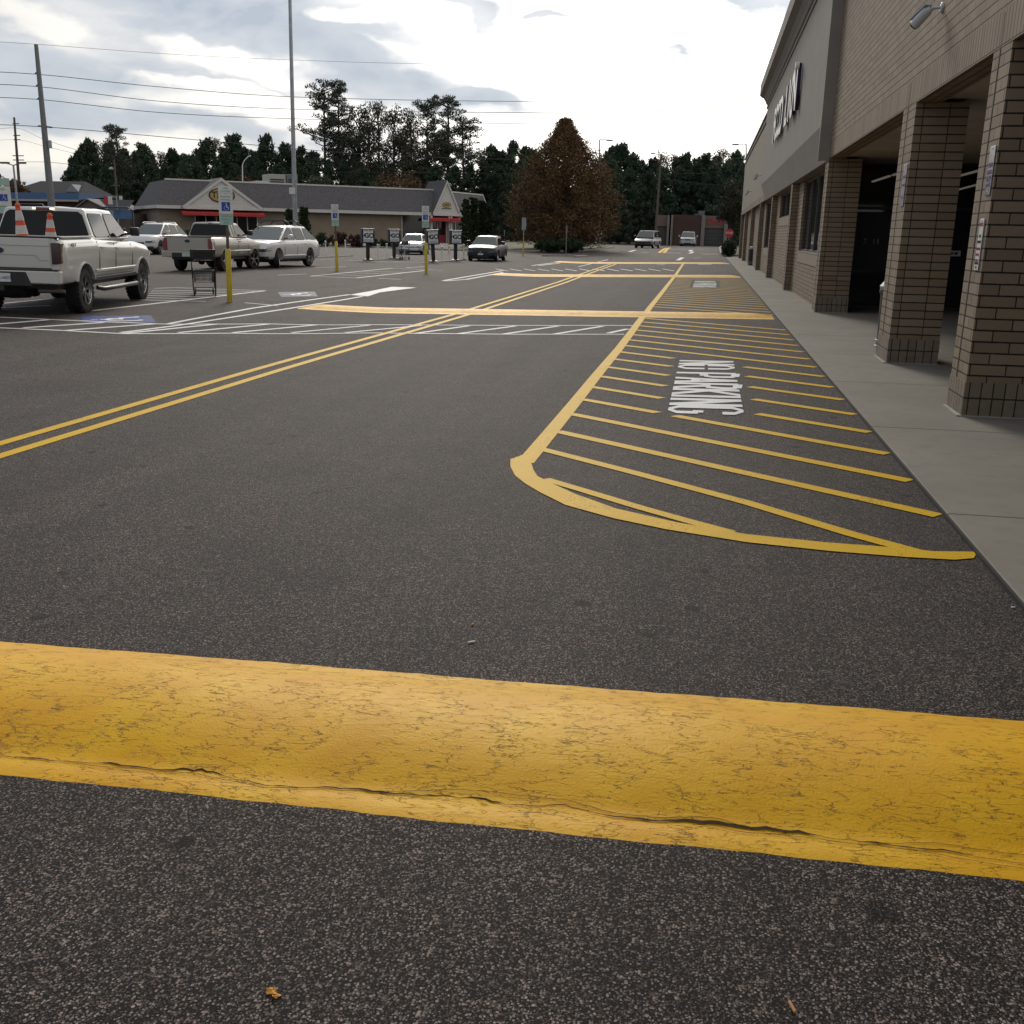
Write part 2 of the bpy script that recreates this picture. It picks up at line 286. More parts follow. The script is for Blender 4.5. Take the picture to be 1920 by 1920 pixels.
def glass_mat(name, tint=(.05, .06, .065), alpha=.75):
    m = bpy.data.materials.new(name); m.use_nodes = True; nt = m.node_tree; nt.nodes.clear()
    o = N(nt, 'ShaderNodeOutputMaterial'); mx = N(nt, 'ShaderNodeMixShader'); m2 = N(nt, 'ShaderNodeMixShader')
    t = N(nt, 'ShaderNodeBsdfTransparent'); t.inputs[0].default_value = (*[min(1, c*4) for c in tint], 1)
    d = N(nt, 'ShaderNodeBsdfDiffuse'); d.inputs[0].default_value = (*[c*.3 for c in tint], 1)
    g = N(nt, 'ShaderNodeBsdfGlossy'); g.inputs['Roughness'].default_value = .03; g.inputs[0].default_value = (.9, .95, 1, 1)
    fr = N(nt, 'ShaderNodeFresnel'); fr.inputs[0].default_value = 1.5
    m2.inputs[0].default_value = alpha; L(nt, t.outputs[0], m2.inputs[1]); L(nt, d.outputs[0], m2.inputs[2])
    L(nt, fr.outputs[0], mx.inputs[0]); L(nt, m2.outputs[0], mx.inputs[1]); L(nt, g.outputs[0], mx.inputs[2]); L(nt, mx.outputs[0], o.inputs[0])
    return m

ASPH = asphalt_mat()
YEL = paint_mat('yellow_road_paint', (.70, .43, .018), .24)
WHT = paint_mat('white_road_paint', (.74, .74, .74), .16)
BLU = paint_mat('blue_road_paint', (.025, .065, .30), .5)
BLU2 = paint_mat('faded_blue_paint', (.045, .085, .24), .74)
BUMPY = bump_paint()
STUC = mat('stucco', (.245, .218, .195), .9, var=.07, vscale=2, bump=.25, bscale=120)
STUC2 = mat('stucco_trim', (.25, .225, .20), .9, var=.07, vscale=2, bump=.25, bscale=120)
def conc_mat():
    m = bpy.data.materials.new('sidewalk_concrete'); m.use_nodes = True; nt = m.node_tree; b = nt.nodes['Principled BSDF']; tc = N(nt, 'ShaderNodeTexCoord'); P = tc.outputs['Object']
    def no(s, d=5): n = N(nt, 'ShaderNodeTexNoise'); n.inputs['Scale'].default_value = s; n.inputs['Detail'].default_value = d; n.inputs['Roughness'].default_value = .6; L(nt, P, n.inputs['Vector']); return n.outputs[0]
    a, c, g = no(.7), no(6), no(190, 3)
    col = mixc(nt, mth(nt, 'MULTIPLY', mth(nt, 'SUBTRACT', a, .35), 3, clamp=True), (.205, .185, .152), (.26, .236, .198))
    col = mixc(nt, mth(nt, 'MULTIPLY', mth(nt, 'SUBTRACT', c, .5), 3, clamp=True), col, (.185, .165, .138))
    col = mixc(nt, mth(nt, 'MULTIPLY', mth(nt, 'SUBTRACT', g, .5), 2, clamp=True), col, (.12, .105, .09))
    v = N(nt, 'ShaderNodeTexVoronoi'); v.inputs['Scale'].default_value = 2.2; L(nt, P, v.inputs['Vector']); vc = N(nt, 'ShaderNodeSeparateColor'); L(nt, v.outputs['Color'], vc.inputs[0])
    gum = mth(nt, 'MULTIPLY', mth(nt, 'SUBTRACT', mth(nt, 'MULTIPLY', vc.outputs[0], .045), v.outputs['Distance']), 90, clamp=True)
    e_ = N(nt, 'ShaderNodeTexVoronoi'); e_.feature = 'DISTANCE_TO_EDGE'; e_.inputs['Scale'].default_value = .32; wn = N(nt, 'ShaderNodeTexNoise'); wn.inputs['Scale'].default_value = 3; wn.inputs['Detail'].default_value = 6; L(nt, P, wn.inputs['Vector'])
    vm = N(nt, 'ShaderNodeVectorMath'); vm.operation = 'MULTIPLY_ADD'; L(nt, wn.outputs['Color'], vm.inputs[0]); vm.inputs[1].default_value = (.5,)*3; L(nt, P, vm.inputs[2]); L(nt, vm.outputs[0], e_.inputs['Vector'])
    crk = mth(nt, 'MULTIPLY', mth(nt, 'MULTIPLY', mth(nt, 'SUBTRACT', .0011, e_.outputs['Distance']), 1400, clamp=True), mth(nt, 'MULTIPLY', mth(nt, 'SUBTRACT', a, .48), 9, clamp=True))
    dk_ = mth(nt, 'MAXIMUM', gum, crk); L(nt, mixc(nt, mth(nt, 'MULTIPLY', dk_, .75), col, (.035, .03, .027)), b.inputs['Base Color']); b.inputs['Roughness'].default_value = .85; b.inputs['Specular IOR Level'].default_value = .3
    bp = N(nt, 'ShaderNodeBump'); bp.inputs['Strength'].default_value = .4; bp.inputs['Distance'].default_value = .003; L(nt, mth(nt, 'SUBTRACT', g, dk_), bp.inputs['Height']); L(nt, bp.outputs[0], b.inputs['Normal']); return m
CONC = conc_mat()
KERBM = mat('kerb_concrete', (.33, .31, .28), .85, var=.15, vscale=3, bump=.3)
GRASS = mat('grass_blades', (.075, .085, .025), .9, var=.35, vscale=8, bump=.8, bscale=40)
BLACK = mat('black_rubber', (.014, .014, .015), .75, var=.2, bump=.2)
DARK = mat('dark_trim', (.02, .02, .022), .45, var=.1)
CHROME = mat('chrome', (.65, .65, .66), .15, metal=1, var=.05)
ALLOY = mat('alloy', (.42, .42, .43), .28, metal=1, var=.08)
GALV = mat('galvanised_steel', (.30, .33, .35), .45, metal=.6, var=.15, vscale=4)
WHITEP = mat('white_car_paint', (.60, .61, .62), .3, var=0, coat=1)
WHITEM = mat('white_enamel', (.72, .72, .70), .4, var=.05)
CARGLASS = mat('car_glass', (.008, .010, .012), .04, var=0, spec=.28)
TAILRED = mat('tail_lamp', (.16, .012, .012), .18, var=.15, coat=.8)
LAMPW = mat('head_lamp', (.55, .57, .6), .12, metal=.4, var=.1, coat=.8)
YPOST = mat('yellow_post_sleeve', (.52, .40, .02), .45, var=.12, vscale=12)
SIGNW = mat('sign_white', (.62, .64, .62), .45, var=.05)
SIGNG = mat('sign_green_print', (.02, .20, .10), .5, var=.05)
SIGNB = mat('sign_blue_print', (.02, .05, .35), .5, var=.05)
SIGNP = mat('pale_green_sign', (.35, .52, .46), .5, var=.05)
NAVY = mat('navy_plastic', (.012, .02, .055), .4, var=.1)
REDP = mat('red_print', (.45, .03, .05), .5, var=.08)
WOOD = mat('weathered_pole_wood', (.11, .09, .075), .9, var=.25, vscale=10)
BARK = mat('tree_bark', (.055, .042, .033), .95, var=.3, vscale=6, bump=.8, bscale=20)
SHING = mat('roof_shingles', (.085, .082, .09), .9, var=.35, vscale=9, bump=.6, bscale=12)
REDAWN = mat('red_awning_cloth', (.40, .03, .035), .75, var=.12)
WTRIM = mat('white_trim', (.55, .54, .52), .6, var=.08)
BLACKG = mat('black_steel', (.02, .02, .022), .4, var=.1)
GLASSD = glass_mat('store_glass', (.12, .125, .13), .35)
WINDK = mat('dark_window', (.010, .012, .014), .07, var=.0, spec=.6)

# ------------------------------------------------------------------ mesh helper
class MB:
    def __init__(s): s.v = []; s.f = []; s.m = None
    def add(s, vs, fs):
        b = len(s.v); s.v += [tuple(p) for p in vs]; s.f += [tuple(b+i for i in f) for f in fs]; return s
    def box(s, x0, x1, y0, y1, z0, z1):
        return s.add([(x0, y0, z0), (x1, y0, z0), (x1, y1, z0), (x0, y1, z0), (x0, y0, z1), (x1, y0, z1), (x1, y1, z1), (x0, y1, z1)],
                     [(0, 3, 2, 1), (4, 5, 6, 7), (0, 1, 5, 4), (1, 2, 6, 5), (2, 3, 7, 6), (3, 0, 4, 7)])
    def bar(s, p, q, wx, wz=None, up=(0, 0, 1)):
        p, q = Vector(p), Vector(q); d = (q-p).normalized(); wz = wz or wx
        a = d.cross(Vector(up))
        if a.length < 1e-3: a = d.cross(Vector((1, 0, 0)))
        a.normalize(); b = a.cross(d).normalized(); a *= wx/2; b *= wz/2
        return s.add([p-a-b, p+a-b, p+a+b, p-a+b, q-a-b, q+a-b, q+a+b, q-a+b],
                     [(0, 3, 2, 1), (4, 5, 6, 7), (0, 1, 5, 4), (1, 2, 6, 5), (2, 3, 7, 6), (3, 0, 4, 7)])
    def tube(s, pts, rad, n=8, caps=True):
        pts = [Vector(p) for p in pts]; rr = rad if isinstance(rad, (list, tuple)) else [rad]*len(pts)
        vs = []; fs = []; prev = None
        for i, p in enumerate(pts):
            d = (pts[min(i+1, len(pts)-1)]-pts[max(i-1, 0)]).normalized()
            a = prev if prev is not None else (d.cross(Vector((0, 0, 1))) if abs(d.z) < .9 else d.cross(Vector((1, 0, 0))))
            a = (a-d*a.dot(d)); a.normalize(); prev = a; b = d.cross(a)
            for k in range(n):
                t = 2*PI*k/n; vs.append(p+(a*math.cos(t)+b*math.sin(t))*rr[i])
        for i in range(len(pts)-1):
            for k in range(n):
                k2 = (k+1) % n; fs.append((i*n+k, i*n+k2, (i+1)*n+k2, (i+1)*n+k))
        if caps: fs.append(tuple(range(n))[::-1]); fs.append(tuple((len(pts)-1)*n+k for k in range(n)))
        return s.add(vs, fs)
    def lathe(s, prof, c=(0, 0, 0), axis='z', n=24):
        vs = []; fs = []
        for (r, h) in prof:
            for k in range(n):
                t = 2*PI*k/n; x, y = r*math.cos(t), r*math.sin(t)
                vs.append({'z': (c[0]+x, c[1]+y, c[2]+h), 'x': (c[0]+h, c[1]+x, c[2]+y), 'y': (c[0]+x, c[1]+h, c[2]+y)}[axis])
        for i in range(len(prof)-1):
            for k in range(n):
                k2 = (k+1) % n; fs.append((i*n+k, i*n+k2, (i+1)*n+k2, (i+1)*n+k))
        return s.add(vs, fs)
    def quad(s, a, b, c, d): return s.add([a, b, c, d], [(0, 1, 2, 3)])
    def prism(s, poly, d):
        """poly: list of 3D points, extruded by vector d"""
        n = len(poly); d = Vector(d); P = [Vector(p) for p in poly]; Q = [p+d for p in P]
        return s.add(P+Q, [tuple(range(n))[::-1], tuple(range(n, 2*n))]+[(i, (i+1) % n, n+(i+1) % n, n+i) for i in range(n)])
    def build(s, name, m, parent=None, smooth=0, bevel=0, uv=False, fix=True, seg=2):
        me = bpy.data.meshes.new(name); me.from_pydata(s.v, [], s.f)
        if fix:
            bm = bmesh.new(); bm.from_mesh(me); bmesh.ops.recalc_face_normals(bm, faces=bm.faces)
            if bevel:
                bmesh.ops.bevel(bm, geom=[e for e in bm.edges if len(e.link_faces) == 2 and e.calc_face_angle(0) > .5], offset=bevel, segments=seg, affect='EDGES', profile=.6, clamp_overlap=True)
            bm.to_mesh(me); bm.free()
        if smooth:
            for p in me.polygons: p.use_smooth = True
            me.set_sharp_from_angle(angle=R(smooth))
        if uv: boxuv(me)
        me.materials.append(m)
        o = bpy.data.objects.new(name, me); COL.objects.link(o)
        if parent: o.parent = parent
        return o
def boxuv(me):
    ul = me.uv_layers.new(name='UVMap')
    for p in me.polygons:
        n = p.normal
        for li in p.loop_indices:
            co = me.vertices[me.loops[li].vertex_index].co
            if abs(n.x) >= abs(n.y) and abs(n.x) >= abs(n.z): ul.data[li].uv = (co.y, co.z)
            elif abs(n.y) >= abs(n.z): ul.data[li].uv = (co.x, co.z)
            else: ul.data[li].uv = (co.x, co.y)
def tag(o, label=None, cat=None, group=None, kind=None):
    if label: o['label'] = label
    if cat: o['category'] = cat
    if group: o['group'] = group
    if kind: o['kind'] = kind
    return o
def empty(name, loc, rz=0, label=None, cat=None, group=None):
    o = bpy.data.objects.new(name, None); COL.objects.link(o); o.location = loc; o.rotation_euler = (0, 0, rz)
    o.empty_display_size = .2
    return tag(o, label, cat, group)
def kids(o): return [c for c in bpy.data.objects if c.parent == o]
def copy_tree(o, parent=None):
    c = o.copy(); COL.objects.link(c); c.parent = parent
    for ch in kids(o): copy_tree(ch, c)
    return c
def text(name, s, size, m, parent, loc, rot, ext=.002, align='CENTER', sx=1, bold=0):
    cu = bpy.data.curves.new('t', 'FONT'); cu.body = s; cu.size = size; cu.align_x = align; cu.align_y = 'CENTER'; cu.extrude = ext; cu.offset = bold
    t = bpy.data.objects.new('t', cu); COL.objects.link(t); bpy.context.view_layer.update()
    me = bpy.data.meshes.new_from_object(t.evaluated_get(bpy.context.evaluated_depsgraph_get()))
    bpy.data.objects.remove(t); bpy.data.curves.remove(cu)
    me.name = name; me.materials.clear(); me.materials.append(m)
    o = bpy.data.objects.new(name, me); COL.objects.link(o); o.parent = parent; o.location = loc; o.rotation_euler = rot; o.scale = (sx, 1, 1)
    return o

# ------------------------------------------------------------------ ground
def grid(name, xs, ys, zf, m):
    vs = [(x, y, zf(x, y)) for y in ys for x in xs]; nx = len(xs)
    fs = [(j*nx+i, j*nx+i+1, (j+1)*nx+i+1, (j+1)*nx+i) for j in range(len(ys)-1) for i in range(nx-1)]
    mb = MB(); mb.add(vs, fs); return mb.build(name, m, smooth=60, fix=False)
xs = [-500, -250, -120, -70, -50, -40]+[-40+2*i for i in range(1, 11)]+[-20+.5*i for i in range(1, 43)]+[1.5, 6, 12, 30, 60, 120, 300, 500]
xs = sorted(set(xs)); ys = [-20, -8]+list(range(-4, 116))+[125, 150, 200, 300, 450, 700, 1100]
tag(grid('ground', xs, ys, gz, ASPH), kind='structure')
_r_floor = MB().box(1.5, 2.02, -6, 84.5, -.2, .03)

# sidewalk with expansion joints (slabs about 2.9 m long)
sw = MB(); yj = [-6, -2.6, .3, 3.2, 6.15, 9.05, 11.95, 14.9, 17.8, 20.7, 23.6, 26.6, 29.5, 32.4, 35.3, 38.2, 41.1, 44, 47, 50, 53, 56, 59, 62, 65, 68, 71, 74, 77, 80, 83, 86]
for a, b in zip(yj, yj[1:]): sw.box(1.5, 9.0, a+.004, b-.004, -.25, .03)
tag(sw.build('sidewalk', CONC, bevel=.006, seg=1), kind='structure')
jt = MB().box(1.485, 1.5, -6, 86, -.01, .022); tag(jt.build('kerb_joint', mat('tar_joint', (.02, .019, .018), .9)), kind='structure')
dirt = MB()
for _ in range(70):
    y = random.uniform(3, 30); x = 1.485-abs(random.gauss(0, .03)); s_ = random.uniform(.002, .007)
    z = gz(x, y); dirt.prism([(x-s_, y-s_, z), (x+s_, y-s_*.4, z), (x+s_*.5, y+s_, z), (x-s_, y+s_*.7, z)], (0, 0, s_*.6))
tag(dirt.build('kerb_grit', mat('grit', (.12, .10, .08), .95)), 'line of loose grit and crumbs lying along the sidewalk edge', 'grit', kind='stuff')

# ------------------------------------------------------------------ markings (sheets a few mm above the asphalt)
def strip(mb, Lp, Rp, dz):
    """quads between two polylines of (x,y), draped on the ground"""
    A = []; B = []
    for i in range(len(Lp)-1):
        l0, l1, r0, r1 = Vector(Lp[i][:2]), Vector(Lp[i+1][:2]), Vector(Rp[i][:2]), Vector(Rp[i+1][:2])
        n = max(1, int(math.ceil((l1-l0).length/.7)))
        for k in range(n+(i == len(Lp)-2)):
            A.append(l0.lerp(l1, k/n)); B.append(r0.lerp(r1, k/n))
    vs = []; cols = max(1, int(math.ceil((A[0]-B[0]).length/.9)))
    for a, b in zip(A, B):
        for c in range(cols+1):
            p = a.lerp(b, c/cols); vs.append((p.x, p.y, gz(p.x, p.y)+dz*.55+.0008))
    nc = cols+1
    mb.add(vs, [(i*nc+c, i*nc+c+1, (i+1)*nc+c+1, (i+1)*nc+c) for i in range(len(A)-1) for c in range(cols)])
def line(mb, pts, w_, dz, jit=.004):
    P = [Vector(p[:2]) for p in pts]; Lp = []; Rp = []
    for i, p in enumerate(P):
        d = (P[min(i+1, len(P)-1)]-P[max(0, i-1)]).normalized(); n = Vector((-d.y, d.x))
        j = random.uniform(-jit, jit)
        Lp.append(p+n*(w_/2+j)); Rp.append(p-n*(w_/2-j))
    strip(mb, Lp, Rp, dz)
def pline(mb, pix, w_, dz): line(mb, [G(*p) for p in pix], w_, dz)
def struct(mb, name, m): return tag(mb.build(name, m, fix=False), kind='structure')
def dense(pts, step=1.5):
    out = []
    for a, b in zip(pts, pts[1:]):
        a, b = Vector(a), Vector(b); n = max(1, int((b-a).length/step))
        out += [a.lerp(b, k/n) for k in range(n)]
    return out+[Vector(pts[-1])]

# yellow edge line of the no parking zone
e = MB(); line(e, dense([(-1.215, 7.2), (-1.20, 15.2), (-1.235, 22.9), (-1.285, 44.5), (-1.43, 68)]), .135, .006)
struct(e, 'zone_edge_line', YEL)
# curved end
outer = [(957, 862), (957, 876), (966, 893), (985, 908), (1012, 924), (1060, 948), (1150, 973), (1250, 994), (1400, 1018), (1560, 1035), (1700, 1046), (1790, 1051), (1826, 1048)]
inner = [(985, 852), (996, 868), (1000, 882), (1008, 894), (1030, 905), (1080, 928), (1156, 955), (1270, 981), (1400, 1003), (1545, 1018), (1690, 1029), (1750, 1035), (1832, 1036)]
e = MB(); strip(e, [G(*p) for p in outer], [G(*p) for p in inner], .008)
struct(e, 'zone_curve_line', YEL)
# hatching
e = MB(); slope = -.873
def hatch(k):
    yr = 6.17+.905*k if k < 16 else 6.17+.905*k
    xl, xr = -1.16, 1.46
    segs = [(xl, xr)]
    yl_ = lambda x: yr+slope*(x-1.49)
    if k < 0: xr = 1.3
    for (a, b, c, d) in ((-.36, .56, 9.35, 14.1), (-.5, .5, 34.3, 40.2)):
        new = []
        for (p, q) in segs:
            ya, yb = yl_(a), yl_(b)
            if c < ya < d+.1 and c < yb < d: new += [(p, a), (b, q)]
            elif c < yb < d: new += [(p, a-(.0)), (b, q)] if ya < d+.5 else [(p, q)]
            elif c < ya < d: new += [(p, a), (a+.16, q)]
            else: new.append((p, q))
        segs = new
    for p, q in segs:
        if q-p < .15: continue
        line(e, dense([(p, yl_(p)), (q, yl_(q))], .6), .115, .007 if k % 2 else .0068, .002)
for k in range(0, 41): 
    yy = 6.17+.905*k
    if 20.6 < yy+1.1 < 22.9: continue
    hatch(k)
# first slanting stripe joins the curve, second arc inside it
pline(e, [(1012, 842), (1180, 885), (1400, 943), (1600, 1003), (1725, 1037)], .1, .0072)
pline(e, [(1022, 899), (1100, 922), (1200, 953), (1290, 978), (1372, 1000)], .085, .0076)
struct(e, 'zone_hatching', YEL)
# double yellow centre line
e = MB()
cl_ = [(-5.40, -3), (-5.36, 7), (-5.34, 12.2), (-5.12, 21.6), (-5.18, 37.6), (-5.42, 50), (-5.62, 64)]
for o_ in (-.165, .165): line(e, dense([(x+o_, y) for x, y in cl_]), .125, .006)
struct(e, 'centre_line', YEL)
# crosswalks and lot lines
e = MB()
pline(e, [(-60, 611), (0, 615), (120, 620), (233, 626)], .1, .0052); pline(e, [(233, 626), (440, 625), (693, 624.5), (950, 627), (1170, 627)], .1, .0056)
pline(e, [(-60, 590), (0, 595), (109, 600), (310, 608)], .1, .0052); pline(e, [(310, 608), (500, 607.5), (693, 609), (950, 610.5), (1186, 610.5)], .1, .0056)
for a, b in [((44, 615), (195, 605)), ((124, 620), (290, 607.5)), ((233, 625.5), (405, 608)), ((335, 624), (503, 608)), ((437, 624), (598, 609)), ((547, 624), (693, 610)),
             ((648, 624), (790, 610.5)), ((782, 625), (880, 611)), ((859, 626), (967, 611.5)), ((946, 626.5), (1047, 611.5)), ((1041, 626.5), (1130, 612)), ((1140, 625), (1177, 617)), ((-30, 610), (90, 600))]:
    pline(e, [a, b], .11, .0062)
struct(e, 'crosswalk', WHT)
e = MB()
for i in range(13):
    x = 930+i*26; pline(e, [(x, 504.3), (x+22, 508)], .11, .005)
struct(e, 'far_crosswalk', WHT)
e = MB()
pline(e, [(313, 608), (354, 600), (474, 578), (600, 560), (656, 552.5)], .1, .0065); pline(e, [(226, 624), (330, 611), (437, 594.7), (547, 578), (640, 563), (680, 556)], .1, .007)
pline(e, [(830, 526.5), (880, 518), (943, 507.5)], .12, .0052); pline(e, [(835, 527), (875, 524), (943, 511)], .12, .0056); pline(e, [(997, 498), (1037, 493)], .14, .0052); pline(e, [(1010, 498), (1050, 493.5)], .14, .0056)
strip(e, [G(*p) for p in [(655, 553), (695, 546), (735, 538)]], [G(*p) for p in [(690, 556), (712, 548.5), (781, 539.5)]], .0085)
for a, b, w_ in [((174, 583), (497, 545.5), .1), ((240, 562), (386, 565.5), .08), ((459, 568), (521, 573.5), .08), ((327, 539.7), (497, 545.6), .09), ((289, 541), (327, 539.7), .09),
                 ((7, 569), (100, 560), .09), ((0, 577.5), (95, 573), .09), ((285, 544.6), (478, 547), .08), ((283, 547.6), (455, 550), .08), ((280, 550.6), (425, 553), .08), ((278, 554.5), (392, 557), .08), ((275, 558.5), (360, 560.5), .08),
                 ((582, 518), (735, 503), .1), ((668, 521.5), (800, 507), .1), ((582, 518), (668, 521.5), .1), ((625, 515), (700, 518), .08), ((650, 511.5), (728, 514), .08), ((680, 509), (760, 511), .08), ((735, 503), (830, 507), .1),
                 ((710, 522), (752, 524), .1), ((590, 502), (650, 500), .1), ((520, 516), (575, 514), .1), ((1085, 500), (1140, 487), .1), ((760, 502), (800, 500), .1)]:
    pline(e, [a, ((a[0]+b[0])/2, (a[1]+b[1])/2), b], w_, .0075+random.uniform(0, .0008))
struct(e, 'parking_lines', WHT)
e = MB()
for a, b, w_ in [((1136, 472), (1161, 472), .3), ((1180, 472), (1191, 469), .3), ((1203, 473), (1215, 473), .3), ((1250, 474), (1277, 474.5), .3), ((1294, 471), (1296, 469), .35), ((1296, 474), (1298, 472), .35), ((1292, 475.5), (1296, 475), .35),
                 ((1317, 476.5), (1346, 476.5), .3), ((1232, 496), (1247, 496), .3), ((1271, 488), (1280, 483), .3), ((1300, 484), (1312, 484), .3), ((1255, 465.5), (1320, 467.5), .35), ((1255, 468), (1300, 469), .3), ((1196, 466.5), (1232, 466.5), .3)]:
    pline(e, [a, b], w_, .006)
struct(e, 'far_lane_arrows', WHT)
e = MB(); pline(e, [(1236, 474), (1250, 465)], .3, .006); pline(e, [(1245, 474), (1256, 464.5)], .3, .006)
struct(e, 'far_centre_line', YEL)
# blue accessible symbols
def accessible(pix, faint):
    mb = MB(); pts = [G(*p) for p in pix]
    c = sum((p for p in pts), Vector())/len(pts)
    strip(mb, [pts[0], pts[1]], [pts[3], pts[2]], .005)
    struct(mb, 'blue_bay_patch', BLU2 if faint else BLU)
    ax = (pts[1]-pts[0]); ay = (pts[3]-pts[0]); W = MB()
    def q(u, v): return pts[0]+ax*u+ay*v
    def ql(P, w_): line(W, [q(*p) for p in P], w_, .0092+random.uniform(0, .0008), .002)
    arc = [(.42+.20*math.cos(t), .60+.26*math.sin(t)) for t in [R(110+18*i) for i in range(15)]]
    ql(arc, .09); ql([(.45, .25), (.47, .55), (.66, .56), (.76, .82), (.84, .80)], .1); ql([(.46, .40), (.62, .40)], .07)
    ql([(.43, .17), (.47, .17)], .12)
    struct(W, 'wheelchair_symbol', WHT)
accessible([(158, 606), (150, 593), (283, 591.5), (292, 604.5)], 0)
accessible([(528, 557), (520, 548), (590, 547), (596, 556)], 1)
# NO PARKING lettering (block strokes), read from far to near
GL = {'N': [[(0, 0), (0, 1)], [(0, 1), (1, 0)], [(1, 0), (1, 1)]],
      'O': [[(0, .14), (0, .47)], [(0, .53), (0, .86)], [(0, .86), (.5, 1)], [(.5, 1), (1, .86)], [(1, .86), (1, .53)], [(1, .47), (1, .14)], [(1, .14), (.5, 0)], [(.5, 0), (0, .14)]],
      'P': [[(0, 0), (0, 1)], [(0, 1), (.9, .97)], [(.9, .97), (1, .86)], [(1, .86), (1, .6)], [(1, .6), (.75, .47)], [(.75, .47), (0, .45)]],
      'A': [[(0, 0), (.5, 1)], [(1, 0), (.5, 1)], [(.17, .33), (.83, .33)]],
      'R': [[(0, 0), (0, 1)], [(0, 1), (.9, .97)], [(.9, .97), (1, .8)], [(1, .8), (.75, .5)], [(.75, .5), (0, .5)], [(.45, .5), (1, 0)]],
      'K': [[(0, 0), (0, 1)], [(0, .45), (1, 1)], [(.15, .55), (1, 0)]],
      'I': [[(0, 0), (0, 1)]],
      'G': [[(1, .72), (1, .88)], [(1, .88), (.5, 1)], [(.5, 1), (0, .86)], [(0, .86), (0, .14)], [(0, .14), (.5, 0)], [(.5, 0), (1, .12)], [(1, .12), (1, .4)], [(1, .4), (.62, .4)]]}
def lettering(x0, x1, ynear, yfar, sw_, name):
    s = 'NO PARKING'; wd = {'I': .28, ' ': .5}
    tot = sum(wd.get(c, 1)+.42 for c in s)-.42; k = (yfar-ynear)/tot; y = yfar; mb = MB(); z = .0070
    for c in s:
        w_ = wd.get(c, 1)*k
        for st in GL.get(c, []):
            z += .00008
            P = [(x0+(x1-x0)*v, y-w_*u) for (u, v) in st]
            # stroke with constant thickness along the lane
            a, b = Vector(P[0]), Vector(P[1])
            if abs(a.x-b.x) > .05*(x1-x0)*1.2: strip(mb, [a+Vector((0, sw_/2)), b+Vector((0, sw_/2))], [a-Vector((0, sw_/2)), b-Vector((0, sw_/2))], z)
            else:
                t = .05; strip(mb, [a+Vector((t, 0)), b+Vector((t, 0))], [a-Vector((t, 0)), b-Vector((t, 0))], z)
        y -= w_+.42*k
    struct(mb, name, WHT)
lettering(-.27, .44, 9.66, 13.85, .15, 'no_parking_lettering')
lettering(-.40, .37, 34.7, 39.7, .13, 'middle_no_parking_lettering')
lettering(-.48, .31, 63.6, 68.4, .14, 'far_no_parking_lettering')

# ------------------------------------------------------------------ speed bumps
def speed_bump(x0, x1, yc0, yc1, wid, h, label, near=False):
    """yc0/yc1: centre line y at x0/x1"""
    n = int((x1-x0)/(.045 if near else .15))+2; prof = 26; mb = MB(); vs = []
    for i in range(n):
        x = x0+(x1-x0)*i/(n-1); yc = yc0+(yc1-yc0)*i/(n-1)
        endf = min(1, min(x-x0, x1-x)/.35+.05)
        for j in range(prof):
            v = j/(prof-1); y = yc+(v-.5)*wid
            t = (v-.13)/.80; hh = h*(max(0, 1-(2*t-1)**2))**1.05 if 0 < t < 1 else 0
            jit = .004*math.sin(x*7+v*3)+.004*math.sin(x*2.3+1) if near else 0
            ed = (.004*math.sin(x*3.1)+.003*math.sin(x*11.3)+.0025*math.sin(x*31.)+random.uniform(-.0015, .0015)) if j in (0, prof-1) else 0
            vs.append((x, y+ed, gz(x, y)+(-.003 if j in (0, prof-1) else .006)+hh*endf*1+jit*(1 if 0 < t < 1 else 0)*(t*(1-t)*4 if 0 < t < 1 else 0)))
    mb.add(vs, [(i*prof+j, (i+1)*prof+j, (i+1)*prof+j+1, i*prof+j+1) for i in range(n-1) for j in range(prof-1)])
    # skirt down to the asphalt
    o = mb.build('speed_bump', BUMPY, smooth=60, fix=False)
    return tag(o, label, 'speed bump', 'yellow speed bumps across the lane')
bmp = speed_bump(-9.2, 1.46, 2.965, 2.965, .99, .082, 'wide cracked yellow speed bump nearest the camera across the foreground', True)
speed_bump(-8.95, 1.42, 22.35, 21.85, 1.05, .075, 'long yellow speed bump lying just beyond the nearest white crosswalk')
speed_bump(-9.0, 1.40, 43.6, 43.95, 1.1, .075, 'yellow speed bump beyond the second white lettering patch')
speed_bump(-9.4, 1.38, 64.8, 65.8, 1.1, .075, 'farthest thin yellow speed bump near the end of the store')
# the long crack at the foot of the near bump
cr = MB(); pp = [(-40, 1421), (0, 1423), (120, 1431), (250, 1443), (375, 1452), (500, 1476), (560, 1482), (660, 1486), (790, 1497), (860, 1500), (960, 1512), (1060, 1518), (1140, 1534), (1220, 1543), (1300, 1548), (1380, 1556), (1450, 1560), (1530, 1572), (1600, 1583), (1750, 1599), (1900, 1622), (1990, 1630)]
cp = dense([(G(*p).x, G(*p).y) for p in pp], .02)
A = []; B = []
hh_ = 0
for i, p in enumerate(cp):
    hh_ = .8*hh_+.2*random.gauss(0, 1)
    wv = max(.0011, .0012+.0030*max(0, math.sin(p.x*5.1+.6))*max(0, math.sin(p.x*1.3+1.2))+.0045*hh_); off = .010*hh_+.004*math.sin(p.x*17)+.002*math.sin(p.x*53)+random.uniform(-.0026, .0026)
    A.append(p+Vector((0, off+wv))); B.append(p+Vector((0, off-wv)))
def bz(x, y):
    v = (y-2.965)/.99+.5; t = (v-.13)/.8; return gz(x, y)+.006+(.082*(max(0, 1-(2*t-1)**2))**1.05 if 0 < t < 1 else 0)
vs = []
for a, b in zip(A, B): vs += [(a.x, a.y, bz(a.x, a.y)+.0035), (b.x, b.y, bz(b.x, b.y)+.0035)]
